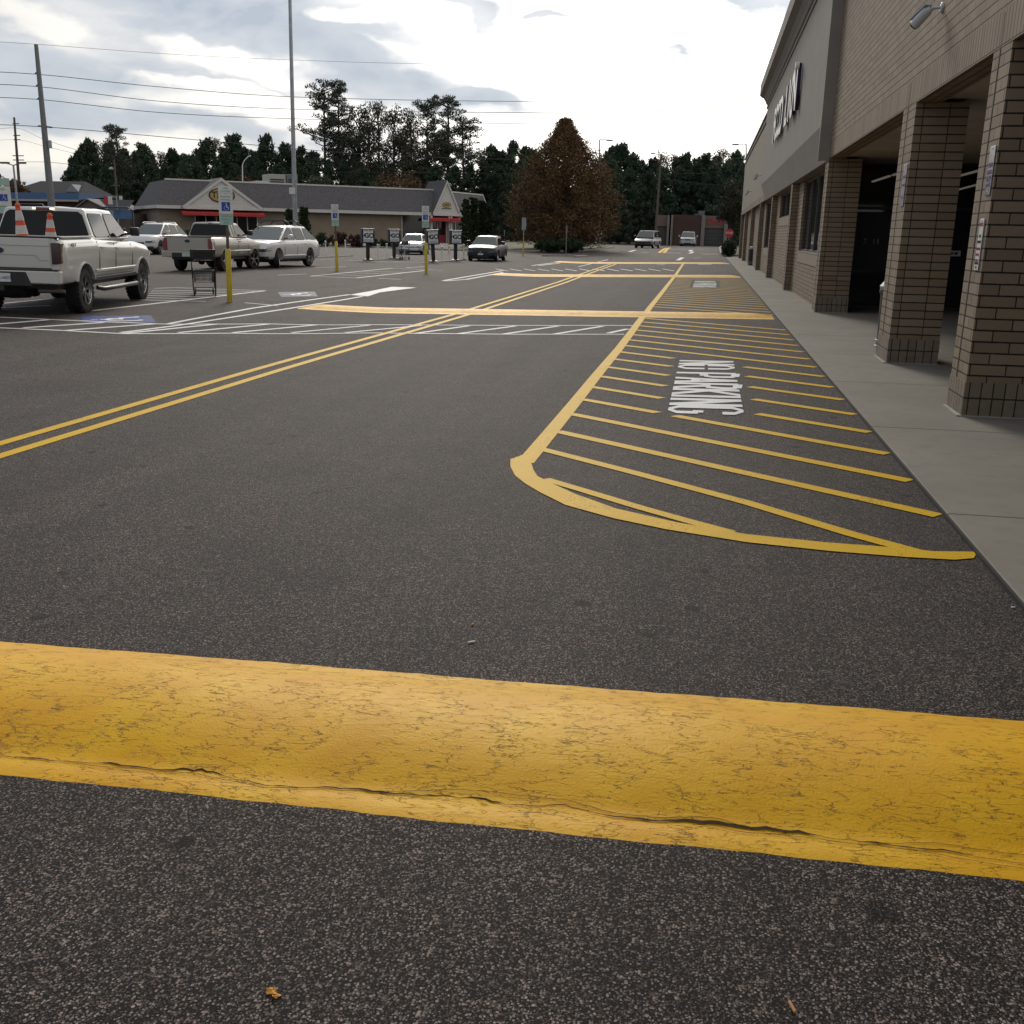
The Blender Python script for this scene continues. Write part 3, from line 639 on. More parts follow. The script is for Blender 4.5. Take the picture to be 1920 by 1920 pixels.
for (xa, xb, off0, amp) in ((-.9, .25, .022, .010), (.1, 1.1, -.018, .008), (.55, 1.4, .030, .012), (-1.9, -1.1, -.015, .006)):
    v2 = []; q_ = 0; h2 = 0
    for p in cp:
        if not xa < p.x < xb: continue
        h2 = .85*h2+.15*random.gauss(0, 1); f_ = min(1, (p.x-xa)/.12, (xb-p.x)/.12); y_ = p.y+off0*f_*(1+.35*math.sin(p.x*9))+amp*h2; w2 = .0008+.0012*abs(h2)
        v2 += [(p.x, y_+w2, bz(p.x, y_)+.0042), (p.x, y_-w2, bz(p.x, y_)+.0042)]
    cr.add(v2, [(2*i, 2*i+1, 2*i+3, 2*i+2) for i in range(len(v2)//2-1)])
cr.add(vs, [(2*i, 2*i+1, 2*i+3, 2*i+2) for i in range(len(A)-1)])
ck = cr.build('long_crack', mat('crack_dark', (.035, .018, .006), .95), parent=bmp, fix=False)

# ------------------------------------------------------------------ store building
XF = 2.40
BR = brick_mat('running_brick', vj=.55)
BRJ = brick_mat('running_brick_pier', vj=.95, shift=(.02, .0))
BRS = brick_mat('stack_brick', off=0, vj=.95, shift=(-2.40-.095+.305*9, 0))
SOL = brick_mat('soldier_brick', bw=.1016, rh=.32, off=0, vj=.85, shift=(0, -.03+.32))
SOLB = brick_mat('soldier_base_brick', bw=.1016, rh=.5, off=0, vj=.95, shift=(0, .3), c1=(.25, .20, .15), c2=(.2, .155, .115))
store = empty('store_building', (XF, 23.4, .03), 0, 'long tan brick supermarket with pillared arcade and grey stucco sign panel', 'store')
SP = store
def sb(mb, name, m, **k):
    o = mb.build(name, m, **k); o.parent = SP; o.matrix_parent_inverse = Matrix.Translation(SP.location).inverted(); return o
ytop = 7.26
SOFZ = 3.215
sb(MB().box(XF, XF+.35, -6, 23.4, 3.535, ytop), 'upper_wall', BR, uv=True)
sb(MB().box(XF, XF+.35, 48.5, 83.2, 3.535, ytop), 'upper_wall', mat('painted_block', (.25, .215, .165), .88, var=.1, vscale=1.2, bump=.3, bscale=30))
sb(MB().box(XF, XF+.35, 23.4, 48.5, SOFZ, ytop), 'upper_wall', BR, uv=True)
sb(MB().box(XF-.003, XF+.30, -6, 23.38, SOFZ, 3.535), 'lintel_course', SOL, uv=True)
sb(MB().box(XF-.003, XF+.7, 48.51, 83.2, SOFZ, 3.535), 'lintel_course', SOL, uv=True)
sb(MB().box(XF-.06, XF+.42, -6, 23.3, ytop, ytop+.1), 'parapet_coping', STUC2); sb(MB().box(XF-.06, XF+.42, 48.7, 83.3, ytop, ytop+.1), 'parapet_coping', STUC2)
lay = MB().box(XF-.05, XF, 48.52, 83.22, 6.95, 7.02); sb(lay, 'parapet_band', STUC2)
# pillars
def pillar(y0, dy, dx, m, joint=True):
    p = sb(MB().box(XF, XF+dx, y0, y0+dy, .345, SOFZ-.002), 'pillar', m, uv=True)
    b_ = MB().box(XF-.006, XF+dx+.006, y0-.006, y0+dy+.006, .03, .345).build('soldier_base', SOLB, uv=True); b_.parent = p
    if joint:
        j = MB().box(XF-.0045, XF+.01, y0+dy*.60, y0+dy*.60+.028, .345, SOFZ-.01).box(XF-.0045, XF+.01, y0+dy*.60+.0, y0+dy*.60+.02, SOFZ, 3.5).build('control_joint', mat('sealant', (.075, .05, .03), .8)); j.parent = p
    c = MB().prism([(XF-.05, y0-.02, .0305), (XF+dx+.03, y0-.03, .0305), (XF+dx+.03, y0+.0, .0305), (XF, y0, .0305), (XF, y0+dy, .0305), (XF-.03, y0+dy+.02, .0305)], (0, 0, .012)).build('mortar_bead', KERBM); c.parent = p
    p['label'] = None if False else 'brick pillar'; del p['label']
    return p
pillar(9.84, .60, 1.25, BRJ); pillar(13.98, .86, .62, BRS); pillar(23.42, .62, .68, BRS)
for y in (33.0, 43.0, 53.0, 63.2, 73.6, 82.4): pillar(y, .62, .60, BRJ)
pillar(2.2, .62, .62, BRJ)
# near pillar control joint on the face toward the camera
cj = MB().box(2.955, 2.975, 9.829, 9.84, .345, SOFZ-.01); sb(cj, 'control_joint', MATS['sealant'])
# arcade ceiling, recessed entry
CEIL = mat('soffit_plaster', (.46, .42, .38), .9, var=.12, vscale=.8)
sb(MB().box(XF+.305, 9.0, -6, 25.6, 3.26, 3.4), 'arcade_ceiling', CEIL)
sb(MB().box(XF+.38, 2.62, 25.6, 83, 3.20, 3.3), 'arcade_ceiling', CEIL)
sb(MB().box(8.7, 9.0, -6, 25.6, .03, 3.258), 'entry_side_wall', mat('entry_wall', (.17, .15, .13), .9, var=.1))
INX = 2.60
# storefront glazing facing the camera
YG = 25.35
gl = sb(MB().box(3.08, 8.7, YG, YG+.02, .03, 3.29), 'entry_glazing', GLASSD)
fr = MB()
for x in (3.08, 4.35, 5.0, 6.3, 7.5, 8.62): fr.box(x, x+.06, YG-.04, YG+.06, .03, 3.29)
for z in (.03, 2.25, 3.22): fr.box(3.08, 8.7, YG-.035, YG+.055, z, z+.07)
fr2 = fr.build('door_frame', BLACKG); fr2.parent = gl
dk = mat('dark_interior', (.02, .02, .022), .9)
sb(MB().box(3.0, 12, 26, 60, -.2, .028), 'interior_floor', mat('shop_floor', (.06, .06, .06), .4))
sb(MB().box(12, 12.2, 25.7, 60, 0, 4).box(3.0, 12, 59.8, 60, 0, 4).box(3, 12, 25.7, 60, 3.7, 3.8), 'interior_wall', dk)
lt = mat('fluorescent_tube', (.9, .9, .8), .5, var=0, emit=((1, .82, .62), .9))
for (pa, pb, lb) in [((1636, 342), (1668, 331.5), 'longer lit ceiling tube seen past the second pillar'), ((1674, 330), (1690, 325), 'short lit ceiling tube touching the second pillar edge'), ((1800, 331), (1850, 318), 'upper lit tube between the two nearest pillars'), ((1792, 358), (1850, 343), 'lower lit tube between the two nearest pillars')]:
    z_ = 3.12; qa, qb = [CAM+ray(*q)*((z_-EYE)/ray(*q).z) for q in (pa, pb)]
    if qb.y > qa.y: qa, qb = qb, qa
    tag(MB().bar((qa.x, max(qa.y, 25.8), z_+.02), (qb.x, max(qb.y, 25.6), z_+.02), .06, .04).build('tube_light', lt), lb, 'ceiling light', 'tube lights inside the store')
# posters and hours on the glass
pl = MB().box(3.12, 4.3, YG-.012, YG-.004, .9, 2.2).build('glass_poster', mat('dim_poster', (.022, .022, .026), .5, var=.15)); sb_ = pl; pl.parent = gl; pl.matrix_parent_inverse = gl.matrix_world.inverted()
def onwall(o): o.parent = gl; return o
HRS = mat('hours_print', (.55, .6, .9), .5, var=.05)
P7 = AT(1622, 453, YG-.014); P11 = AT(1642, 453, YG-.014)
bpy.context.view_layer.update()
for s_, P_ in (('7', P7), ('1', P11-Vector((.045, 0, 0))), ('1', P11+Vector((.045, 0, 0)))):
    o = text('opening_hour', s_, .17, HRS, None, (P_.x, YG-.016, P_.z), (PI/2, 0, 0)); o.parent = pl; o.matrix_parent_inverse = Matrix.Identity(4)
    o.location = (P_.x, YG-.016, P_.z)
P_ = AT(1778, 475, YG-.03)
np_ = MB().box(P_.x-.26, P_.x+.26, YG-.06, YG-.045, P_.z-.06, P_.z+.06).build('door_notice', SIGNW)
tag(np_, 'small white notice strip on the dark doors between the two near pillars', 'notice')
tx = MB()
for i, (a, b) in enumerate([(-.2, -.12), (-.1, .02), (.04, .1), (.12, .2)]): tx.box(P_.x+a, P_.x+b, YG-.064, YG-.0605, P_.z-.025, P_.z+.025)
tx.build('notice_print', DARK, parent=np_)
# recessed wall between the pillars beyond the entrance
def wallseg(y0, y1, zs):
    for z0, z1 in zs:
        if z1 > z0: sb(MB().box(INX, INX+.3, y0, y1, z0, z1), 'arcade_wall', BR, uv=True)
def window(y0, y1, z0, z1, nm, sill=True):
    w_ = sb(MB().box(INX+.12, INX+.14, y0, y1, z0, z1), 'window', WINDK)
    f = MB()
    for i in range(nm+1):
        y = y0+(y1-y0)*i/nm; f.box(INX+.07, INX+.16, y-.03, y+.03, z0, z1)
    f.box(INX+.07, INX+.16, y0, y1, z1-.05, z1+.0).box(INX+.075, INX+.155, y0, y1, z0, z0+.05)
    q = f.build('window_frame', mat('bronze_frame', (.06, .05, .045), .5)); q.parent = w_
    if sill: s2_ = MB().box(INX-.012, INX+.3, y0, y1, z0-.31, z0-.001).build('window_sill', SOL2, uv=True); s2_.parent = w_
SOL2 = brick_mat('sill_soldier', bw=.1016, rh=.8, off=0, vj=.3, shift=(0, .4), c1=(.30, .245, .19), c2=(.27, .21, .165))
wallseg(24.05, 33.0, [(.03, .93), (3.15, SOFZ)]); wallseg(24.04, 24.5, [(.93, 3.15)]); wallseg(31.4, 33.0, [(.93, 3.15)]); window(24.5, 31.4, 1.24, 3.15, 4)
wallseg(33.62, 43.0, [(.03, 2.0), (3.15, SOFZ)]); wallseg(33.62, 34.2, [(2.0, 3.15)]); wallseg(41.2, 43.0, [(2.0, 3.15)]); window(34.2, 41.2, 2.31, 3.15, 3)
wallseg(43.62, 53.0, [(.03, .8), (3.15, SOFZ)]); wallseg(43.62, 44.4, [(.8, 3.15)]); wallseg(51, 53.0, [(.8, 3.15)]); window(44.4, 51, 1.12, 3.15, 4)
wallseg(53.62, 83.0, [(.03, SOFZ)])
sb(MB().box(INX+.31, 30, 60.2, 83.1, .03, 6.8).box(12.3, 30, -6, 60.2, .03, 6.8).box(INX+.4, 12.3, 26, 60.2, 4.0, 6.8).box(XF+.8, 12.3, -6, 26, 3.5, 6.8), 'building_core', CEIL)
sb(MB().box(XF+.002, 30, 83.2, 83.5, 0, ytop), 'end_wall', BR, uv=True)
hb = sb(MB().box(INX-.06, INX, 33.95, 34.12, .62, .72), 'hose_box', DARK)
# stucco sign panel with slanting underside and cornice
PX, PY0, PY1 = 2.17, 23.4, 48.5
prof = [(XF+.3, 3.18), (XF-.02, 3.18), (PX, 3.86), (PX, 7.25), (XF+.3, 7.25)]
mb = MB(); mb.prism([(x, PY0, z) for x, z in prof], (0, PY1-PY0, 0)); pan = sb(mb, 'sign_panel', STUC, bevel=.008)
cpr = [(PX+.01, 7.02), (PX-.035, 7.03), (PX-.035, 7.10), (PX-.012, 7.12), (PX-.012, 7.17), (PX-.06, 7.20), (PX-.10, 7.30), (PX-.19, 7.44), (PX-.32, 7.52), (PX-.36, 7.54), (PX-.36, 7.98), (PX+.6, 8.0), (PX+.6, 7.02)]
mb = MB(); mb.prism([(x, PY0-.36, z) for x, z in cpr], (0, PY1-PY0+.5, 0)); sb(mb, 'cornice', STUC2)
ledge = MB().box(PX-.003, XF-.001, PY0-.012, PY0+.10, 3.178, 7.03); sb(ledge, 'panel_reveal', STUC2)
# FOOD LION channel letters, navy returns and cream faces
CREAM = mat('letter_face', (.90, .87, .80), .4, var=.03); NAVYR = mat('letter_return', (.010, .014, .05), .35, var=.05)
bpy.context.view_layer.update()
y_far, y_near = 40.6, 30.0
letters = 'FOOD LION'; stepy = (y_far-y_near)/len(letters)
for i, ch in enumerate(letters):
    if ch == ' ': continue
    yc = y_far-(i+.5)*stepy
    lo = text('sign_letter', ch, 1.62, NAVYR, pan, (0, 0, 0), (PI/2, 0, -PI/2), ext=.045 if i == len(letters)-1 else .014, bold=.03, sx=1.2)
    lo.matrix_parent_inverse = Matrix.Identity(4); lo.location = Vector((PX-.07, yc, 5.42))-Vector((0, 0, 0))
    lf = text('letter_face', ch, 1.62, CREAM, lo, (0, 0, .050 if i == len(letters)-1 else .020), (0, 0, 0), ext=.006, bold=.034)
    lo.parent = pan
dotb = MB().lathe([(0, 0), (.09, 0), (.09, -.1), (0, -.1)], (PX-.12, 29.6, 5.95), 'x', 12); sb(dotb, 'sign_dot', CREAM)
# notice plates
def plate(px0, py0, px1, py1, X, name, label, m, prints):
    a = ATX(px0, py0, X); b = ATX(px1, py1, X)
    y0, y1 = min(a.y, b.y), max(a.y, b.y); z0, z1 = min(a.z, b.z), max(a.z, b.z)
    return y0, y1, z0, z1
def wall_plate(y0, y1, z0, z1, m, label, rows):
    p = MB().box(XF-.012, XF-.005, y0, y1, z0, z1).build('notice_plate', m, bevel=.002, seg=1); tag(p, label, 'notice sign')
    for (zz, s_, hgt, mm) in rows:
        o = text('notice_text', s_, hgt, mm, p, (XF-.0135, (y0+y1)/2, zz), (PI/2, 0, -PI/2), ext=.0008); o.matrix_parent_inverse = Matrix.Identity(4)
        w_ = max(v.co.x for v in o.data.vertices)-min(v.co.x for v in o.data.vertices)
        o.scale = (min(1.2, (y1-y0)*.86/max(w_, .01)), 1, 1)
    sc_ = MB(); 
    for zz in (z0+.02, z1-.02): sc_.lathe([(0, 0), (.007, 0), (.007, -.003), (0, -.003)], (XF-.012, (y0+y1)/2, zz), 'x', 8)
    sc_.build('screw', GALV, parent=p)
    return p
bpy.context.view_layer.update()
PRW = mat('faded_violet_print', (.22, .16, .30), .6)
a = ATX(1871, 265, XF); b = ATX(1862, 364, XF)
wall_plate(9.885, 10.055, b.z+.0, a.z-.03, mat('brushed_plate', (.5, .48, .5), .25, metal=.5, var=.1), 'tall brushed metal notice plate high on the nearest brick pillar',
           [(a.z-.19, 'CUSTOMER', .05, PRW), (a.z-.25, 'PARKING', .05, PRW), (a.z-.31, 'ONLY', .05, PRW), (b.z+.14, 'TOWED', .05, PRW), (b.z+.08, 'AWAY', .05, PRW)])
a = ATX(1850, 410, XF); b = ATX(1826, 506, XF)
wall_plate(9.93, 10.07, b.z, a.z, SIGNW, 'narrow white and red notice strip lower on the nearest brick pillar',
           [(a.z-.05, 'NOTICE', .045, REDP), (a.z-.15, 'THIS', .035, DARK), (a.z-.20, 'PROPERTY', .035, DARK), (a.z-.26, 'UNDER VIDEO', .032, REDP), (a.z-.31, 'SURVEIL-', .032, REDP), (a.z-.36, 'LANCE', .035, REDP), (a.z-.42, 'NO', .03, DARK), (b.z+.06, 'LOITERING', .03, DARK)])
a = ATX(1690, 312, XF); b = ATX(1683, 388, XF)
wall_plate(14.05, 14.28, b.z, a.z, mat('faded_plate', (.30, .28, .33), .4, var=.1), 'faded grey notice plate on the street face of the second brick pillar', [(a.z-.15, 'CUSTOMER', .05, PRW), (a.z-.25, 'PARKING', .05, PRW), (a.z-.4, 'ONLY', .05, PRW)])
# security cameras
def sec_cam(y, z, label, s=1.0, yaw=0):
    t = empty('security_camera', (XF, y, z), 0, label, 'security camera', 'bullet cameras on the store wall')
    m = mat('camera_housing', (.5, .53, .55), .35, var=.05)
    MB().lathe([(0, 0), (.075, 0), (.075, -.025), (.05, -.04), (0, -.04)], axis='x', n=18).build('wall_mount', m, t, smooth=40)
    MB().tube([(-.03, 0, 0), (-.14, 0, -.005), (-.17, .0, -.03)], .022, 8).build('arm', m, t, smooth=50)
    b_ = MB().tube([(-.17, -.02, -.02), (-.22, .01, -.05), (-.30, .13, -.14), (-.34, .20, -.19)], [.04, .075, .08, .08], 14).build('camera_body', m, t, smooth=40)
    MB().tube([(-.341, .201, -.191), (-.352, .22, -.205)], .07, 14).build('lens', WINDK, b_)
    MB().bar((-.21, -.02, .035), (-.37, .26, -.12), .15, .014).build('sun_shield', m, b_, bevel=.004)
    t.scale = (s, s, s); return t
P_ = ATX(1768, 14, XF)
sec_cam(P_.y, P_.z, 'white bullet camera high on the brick above the two nearest pillars', .74)
sec_cam(54.5, 4.6, 'dark small bullet camera on the far brick wall, upper one', .9)
sec_cam(66, 4.3, 'small white bullet camera at the far corner of the wall', .9)
# trash cans
def trash(loc, label, s=1):
    t = empty('trash_can', loc, 0, label, 'trash can')
    MB().lathe([(0, 0), (.24, 0), (.27, .05), (.29, .82), (.31, .84), (.31, .88), (0, .88)], n=24).build('can_body', mat('trash_black', (.016, .02, .022), .4), t, smooth=40)
    MB().lathe([(.30, 0), (.31, .05), (.24, .14), (.1, .17), (0, .175)], (0, 0, .88), n=24).build('lid', mat('lid_grey', (.25, .28, .27), .4), t, smooth=40)
    MB().lathe([(.292, .18), (.30, .19), (.292, .20)], n=24).lathe([(.292, .10), (.30, .11), (.292, .12)], n=24).build('rim_band', GALV, t)
    t.scale = s if isinstance(s, tuple) else (s, s, s); return t
trash((2.72, 15.22, .03), 'dark trash can with pale lid half hidden behind the second pillar', 1.0)
P_ = G(1409, 497); q_ = CAM+ray(1409, 497.5)*((.03-EYE)/ray(1409, 497.5).z); trash((q_.x, q_.y, .03), 'black trash can standing by a far arcade pillar', (.68, .68, 1.02))
# bag on the near can, interior floor seen through the glass etc.

# ------------------------------------------------------------------ litter
def butt(px, py, ang, l, m, label, name='cigarette_butt'):
    g = G(px, py); mb = MB(); d = Vector((math.cos(ang), math.sin(ang), 0))*l/2
    mb.tube([g-d+Vector((0, 0, .006)), g+d+Vector((0, 0, .006))], .004, 7)
    tag(mb.build(name, m), label, 'litter')
butt(884, 1206, .6, .03, WHITEM, 'white cigarette butt lying on asphalt beyond the near speed bump')
butt(1485, 1892, 1.9, .032, mat('filter_tip', (.45, .24, .10), .8), 'tan cigarette butt on the asphalt at the lower right')
butt(886, 1173, 1.2, .016, mat('orange_leaf', (.62, .28, .03), .7), 'tiny orange leaf scrap near the white cigarette butt', 'leaf_scrap')
g = G(512, 1866); lf = MB()
for k in range(6):
    a = k*.9; c = g+Vector((.011*math.cos(a*2.1), .008*math.sin(a*1.7), .0025+.0012*k))
    lf.prism([c+Vector((.009*math.cos(a+t), .006*math.sin(a+t), .003*math.sin(3*t+k))) for t in (0, 1.4, 2.6, 4.2, 5.2)], (0, 0, .0008))
tag(lf.build('fallen_leaf', mat('orange_leaf', (.62, .28, .03), .7)), 'crumpled orange leaf on the asphalt in the foreground', 'leaf')
tag(MB().prism([G(1895, 1141)+Vector(p) for p in ((0, 0, .004), (.02, .004, .006), (.022, .014, .004), (.004, .012, .007))], (0, 0, .0015)).build('paper_scrap', WHITEM), 'white scrap of paper beside the sidewalk edge at right', 'litter')

# ------------------------------------------------------------------ vehicles
def wheel_meshes(r, w_, style):
    rr = r*.66
    ty = MB().lathe([(rr, -w_/2+.01), (r*.80, -w_/2), (r*.93, -w_/2+.005), (r, -w_/2+.04), (r, w_/2-.04), (r*.93, w_/2-.005), (r*.80, w_/2), (rr, w_/2-.01), (rr, -w_/2+.01)], axis='x', n=36)
    if style == 'chunky':
        for k in range(30):
            a = 2*PI*k/30
            for s in (-1, 1):
                c, s2 = math.cos(a+(.05 if s > 0 else 0)), math.sin(a+(.05 if s > 0 else 0))
                x0, x1 = (s*w_/2*.25, s*w_/2*.98)
                x0, x1 = min(x0, x1), max(x0, x1)
                p = [Vector((x, c*R_-s2*t, s2*R_+c*t)) for x in (x0, x1) for R_, t in ((r-.02, -.022), (r-.02, .022), (r+.012, .018), (r+.012, -.018))]
                ty.add(p, [(0, 1, 2, 3), (7, 6, 5, 4), (0, 4, 5, 1), (1, 5, 6, 2), (2, 6, 7, 3), (3, 7, 4, 0)])
    return ty, rr
def make_wheel(parent, x, y, r, w_, side, style, steer=0, cache={}):
    """side +1: outer face at +x"""
    ty, rr = wheel_meshes(r, w_, style)
    t = ty.build('wheel', BLACK, parent, smooth=35); t.location = (x, y, r)
    t.rotation_euler = (0, 0, steer+(0 if side > 0 else PI))
    d = MB().lathe([(rr, w_/2-.02), (rr, -.02), (rr*.25, -.0), (0, .0)], axis='x', n=28)
    d.build('wheel_barrel', mat('barrel_dark', (.05, .05, .052), .5, metal=.6), t, smooth=40)
    m = MB(); xo = w_/2-.035
    m.lathe([(rr*.97, xo+.02), (rr*.99, xo+.035), (rr, xo+.02), (rr*.95, xo-.02)], axis='x', n=36)
    m.lathe([(0, xo+.01), (rr*.16, xo+.005), (rr*.2, xo-.03), (0, xo-.05)], axis='x', n=16)
    n = {'chunky': 6, 'truck': 5, 'suv': 5, 'sedan': 6, 'plain': 7}[style]
    for k in range(n):
        a = 2*PI*k/n+.3
        for da in ((-.13, .13) if style in ('chunky', 'suv') else (0,)):
            p0 = (xo-.02, math.cos(a+da*.6)*rr*.15, math.sin(a+da*.6)*rr*.15); p1 = (xo+.012, math.cos(a+da)*rr*.96, math.sin(a+da)*rr*.96)
            m.bar(p0, p1, .022 if style in ('chunky', 'suv') else rr*.2, .03, up=(1, 0, 0))
    m.build('rim', ALLOY if style != 'truck' else CHROME, t, smooth=30)
    return t

def vehicle(spec, name, label, cat, ref, refpos, head, paint, group=None, steer=0):
    S = spec; wb, Wd, r = S['wb'], S['W']/2, S['r']; oh_r, oh_f = S['oh']; tw = S.get('tw', .24)
    y0, y1 = -wb/2-oh_r, wb/2+oh_f
    lx = {'L': -1, 'R': 1}[ref[1]]*(Wd-tw/2-.02); ly = {'F': 1, 'R': -1}[ref[0]]*wb/2
    c, s = math.cos(head), math.sin(head)      # head: rotation about z of local +Y
    ox, oy = refpos[0]-(lx*c-ly*s), refpos[1]-(lx*s+ly*c)
    zf = gz(ox, oy)
    t = empty(name, (ox, oy, zf), head, label, cat, group)
    # slope of the lot under the car
    fx = gz(ox+s*-1*wb/2, oy+c*wb/2)-gz(ox+s*wb/2, oy-c*wb/2); sx = gz(ox+c*.8, oy+s*.8)-gz(ox-c*.8, oy-s*.8)
    t.rotation_euler = (math.atan2(fx, wb), -math.atan2(sx, 1.6), head)
    # ---- lower body loft
    top = S['top']; zb = S['zb']
    def ztop(y):
        for (a, za), (b, zb_) in zip(top, top[1:]):
            if a <= y <= b: return za+(zb_-za)*(y-a)/max(1e-6, b-a)
        return top[0][1] if y < top[0][0] else top[-1][1]
    n = 44; ys = [y0+(y1-y0)*(i/(n-1)) for i in range(n)]
    vs = []; rows = []
    for y in ys:
        ef = (y1-y)/S.get('nose', .55); er = (y-y0)/S.get('tail', .3)
        k = 1-.16*(1-min(1, ef))**2*S.get('nosew', 1)-.05*(1-min(1, er))**2
        hw = Wd*k; zt = ztop(y); zlow = zb+.10*(1-min(1, ef/1.0))**2+.06*(1-min(1, er))
        h = zt-zlow; cr_ = .035*(1 if not S.get('bed') or y > S['bed'][1] else .0)
        sec = [(0, zlow), (hw*.86, zlow), (hw*.955, zlow+.05), (hw*.975, zlow+h*.22), (hw*.99, zlow+h*.45), (hw*1.0, zlow+h*.62), (hw*.985, zlow+h*.80), (hw*.955, zlow+h*.93), (hw*.90, zt-.004), (hw*.55, zt+cr_*.7), (0, zt+cr_)]
        ring = [(x, y, z) for x, z in sec]+[(-x, y, z) for x, z in sec[-2:0:-1]]
        rows.append(len(vs)); vs += ring; m_ = len(ring)
    mb = MB(); fs = []
    for i in range(n-1):
        for k in range(m_):
            k2 = (k+1) % m_; fs.append((rows[i]+k, rows[i]+k2, rows[i+1]+k2, rows[i+1]+k))
    fs.append(tuple(range(m_))[::-1]); fs.append(tuple(rows[-1]+k for k in range(m_)))
    mb.add(vs, fs); body = mb.build('body', paint, t, smooth=0)
    from mathutils.bvhtree import BVHTree
    om = body.data; vn = [Vector() for _ in om.vertices]; lf = [p for p in om.polygons if len(p.vertices) == 4]
    for p in lf:
        for v_ in p.vertices: vn[v_] += p.normal*p.area
    bvp = [[tuple(om.vertices[i].co) for i in p.vertices] for p in lf]; bvi = [list(p.vertices) for p in lf]
    bvh = BVHTree.FromPolygons([tuple(v.co) for v in om.vertices], bvi); oco = [v.co.copy() for v in om.vertices]
    cut = MB()
    ar = r+S.get('gap', .055)
    for yy in (-wb/2, wb/2):
        for sx_ in (-1, 1):
            cut.lathe([(0, sx_*(Wd+.2)), (ar, sx_*(Wd+.2)), (ar, sx_*(Wd-.34)), (0, sx_*(Wd-.34))], (0, yy, r+.01), 'x', 36)
    if S.get('bed'):
        b0, b1, bf = S['bed'][:3]; cut.box(-Wd+.13, Wd-.13, b0, b1-.06, bf, 2.4)
    co = cut.build('cutter', DARK); co.matrix_world = Matrix.Identity(4)
    bm = bmesh.new(); bm.from_mesh(co.data); bmesh.ops.remove_doubles(bm, verts=bm.verts, dist=1e-5); bmesh.ops.recalc_face_normals(bm, faces=bm.faces); bm.to_mesh(co.data); bm.free()
    co.parent = t
    md = body.modifiers.new('b', 'BOOLEAN'); md.operation = 'DIFFERENCE'; md.object = co; md.solver = 'EXACT'
    bpy.context.view_layer.update()
    me = bpy.data.meshes.new_from_object(body.evaluated_get(bpy.context.evaluated_depsgraph_get())); body.modifiers.clear()
    body.data = me; me.name = 'body'; me.materials.clear(); me.materials.append(paint)
    for p in me.polygons: p.use_smooth = True; p.material_index = 0
    nl = [None]*len(me.loops)
    for p in me.polygons:
        for li in p.loop_indices:
            c0 = me.vertices[me.loops[li].vertex_index].co; hit = bvh.find_nearest(c0); nn_ = p.normal
            if hit[0] is not None and hit[3] < .004:
                q_ = bvi[hit[2]]; ws = [1/((oco[i]-c0).length+1e-5)**2 for i in q_]; n_ = sum((vn[i].normalized()*w0 for i, w0 in zip(q_, ws)), Vector()).normalized()
                if n_.dot(p.normal) > .72: nn_ = n_
            nl[li] = tuple(nn_)
    me.normals_split_custom_set(nl)
    bpy.data.objects.remove(co)
    # arch liners and underbody
    MB().box(-Wd+.22, Wd-.22, y0+.25, y1-.3, zb-.08, zb+.3).box(-Wd+.345, Wd-.345, -wb/2-ar, -wb/2+ar, zb, zb+.55).box(-Wd+.345, Wd-.345, wb/2-ar, wb/2+ar, zb, zb+.5).build('underbody', DARK, t)
    ax = MB().tube([(-Wd+.2, -wb/2, r), (Wd-.2, -wb/2, r)], .05).lathe([(0, -.14), (.13, -.08), (.15, 0), (.13, .08), (0, .14)], (0, -wb/2, r), 'x', 12)
    if S['style'] in ('chunky', 'truck'): ax.build('rear_axle', DARK, t, smooth=40)
    # ---- greenhouse
    yrb, yrr, yfr, yfb, zr, wr = S['gh']; zbelt = S['belt']; wbelt = Wd*S.get('wbelt', .925)
    secs = [(yrb, wbelt, zbelt-.03, 0), (yrr, wr, zr-.03, 1), ((yrr+yfr)/2, wr*1.01, zr, 1), (yfr, wr, zr-.04, 1), (yfb, wbelt, zbelt-.03, 0)]
    P = []
    g = MB()
    def pt(y, s_): return None
    A = lambda sg: [(sg*wbelt, yrb, zbelt-.03), (sg*wr, yrr, zr-.03), (sg*wr*1.01, (yrr+yfr)/2, zr-.012), (sg*wr, yfr, zr-.04), (sg*wbelt, yfb, zbelt-.03)]
    l, r_ = A(-1), A(1); mid = [(0, (yrr+yrr)/2-.02, zr-.005), (0, (yrr+yfr)/2, zr+.012), (0, yfr+.02, zr-.015)]
    g.add(l+r_+mid+[(0, yrb-.02 if S.get('bed') is None else yrb, zbelt-.03), (0, yfb+.05, zbelt-.03)],
          [(0, 1, 2, 3, 4), (9, 8, 7, 6, 5), (1, 10, 11, 2), (10, 6, 7, 11), (2, 11, 12, 3), (11, 7, 8, 12), (0, 13, 10, 1), (13, 5, 6, 10), (3, 12, 14, 4), (12, 8, 9, 14), (0, 4, 14, 13), (5, 13, 14, 9)])
    gh = g.build('cab', paint, t, bevel=S.get('bev', .045), seg=4, smooth=50)
    # glass: side windows follow the slanted pillars
    def side(sg, ya, yb, nm='side_window'):
        def X(z): return sg*(wbelt+(wr-wbelt)*(z-zbelt+.03)/(zr-zbelt))
        zl, zh = zbelt+.035, zr-.115
        def lim(z):
            f = (z-zbelt+.03)/(zr-zbelt-.02)
            return yrb+(yrr-yrb)*f+.10, yfb+(yfr-yfb)*f-.085
        l0, h0 = lim(zl); l1, h1 = lim(zh)
        pts = [(max(ya, l0), zl), (min(yb, h0), zl), (min(yb, h1) if yb > h1 else yb-.03, zh), (max(ya, l1) if ya < l1 else ya+.03, zh)]
        if pts[1][0]-pts[0][0] < .08: return
        m = MB(); cx_ = sum(p[0] for p in pts)/4; cz_ = sum(p[1] for p in pts)/4
        ch = []
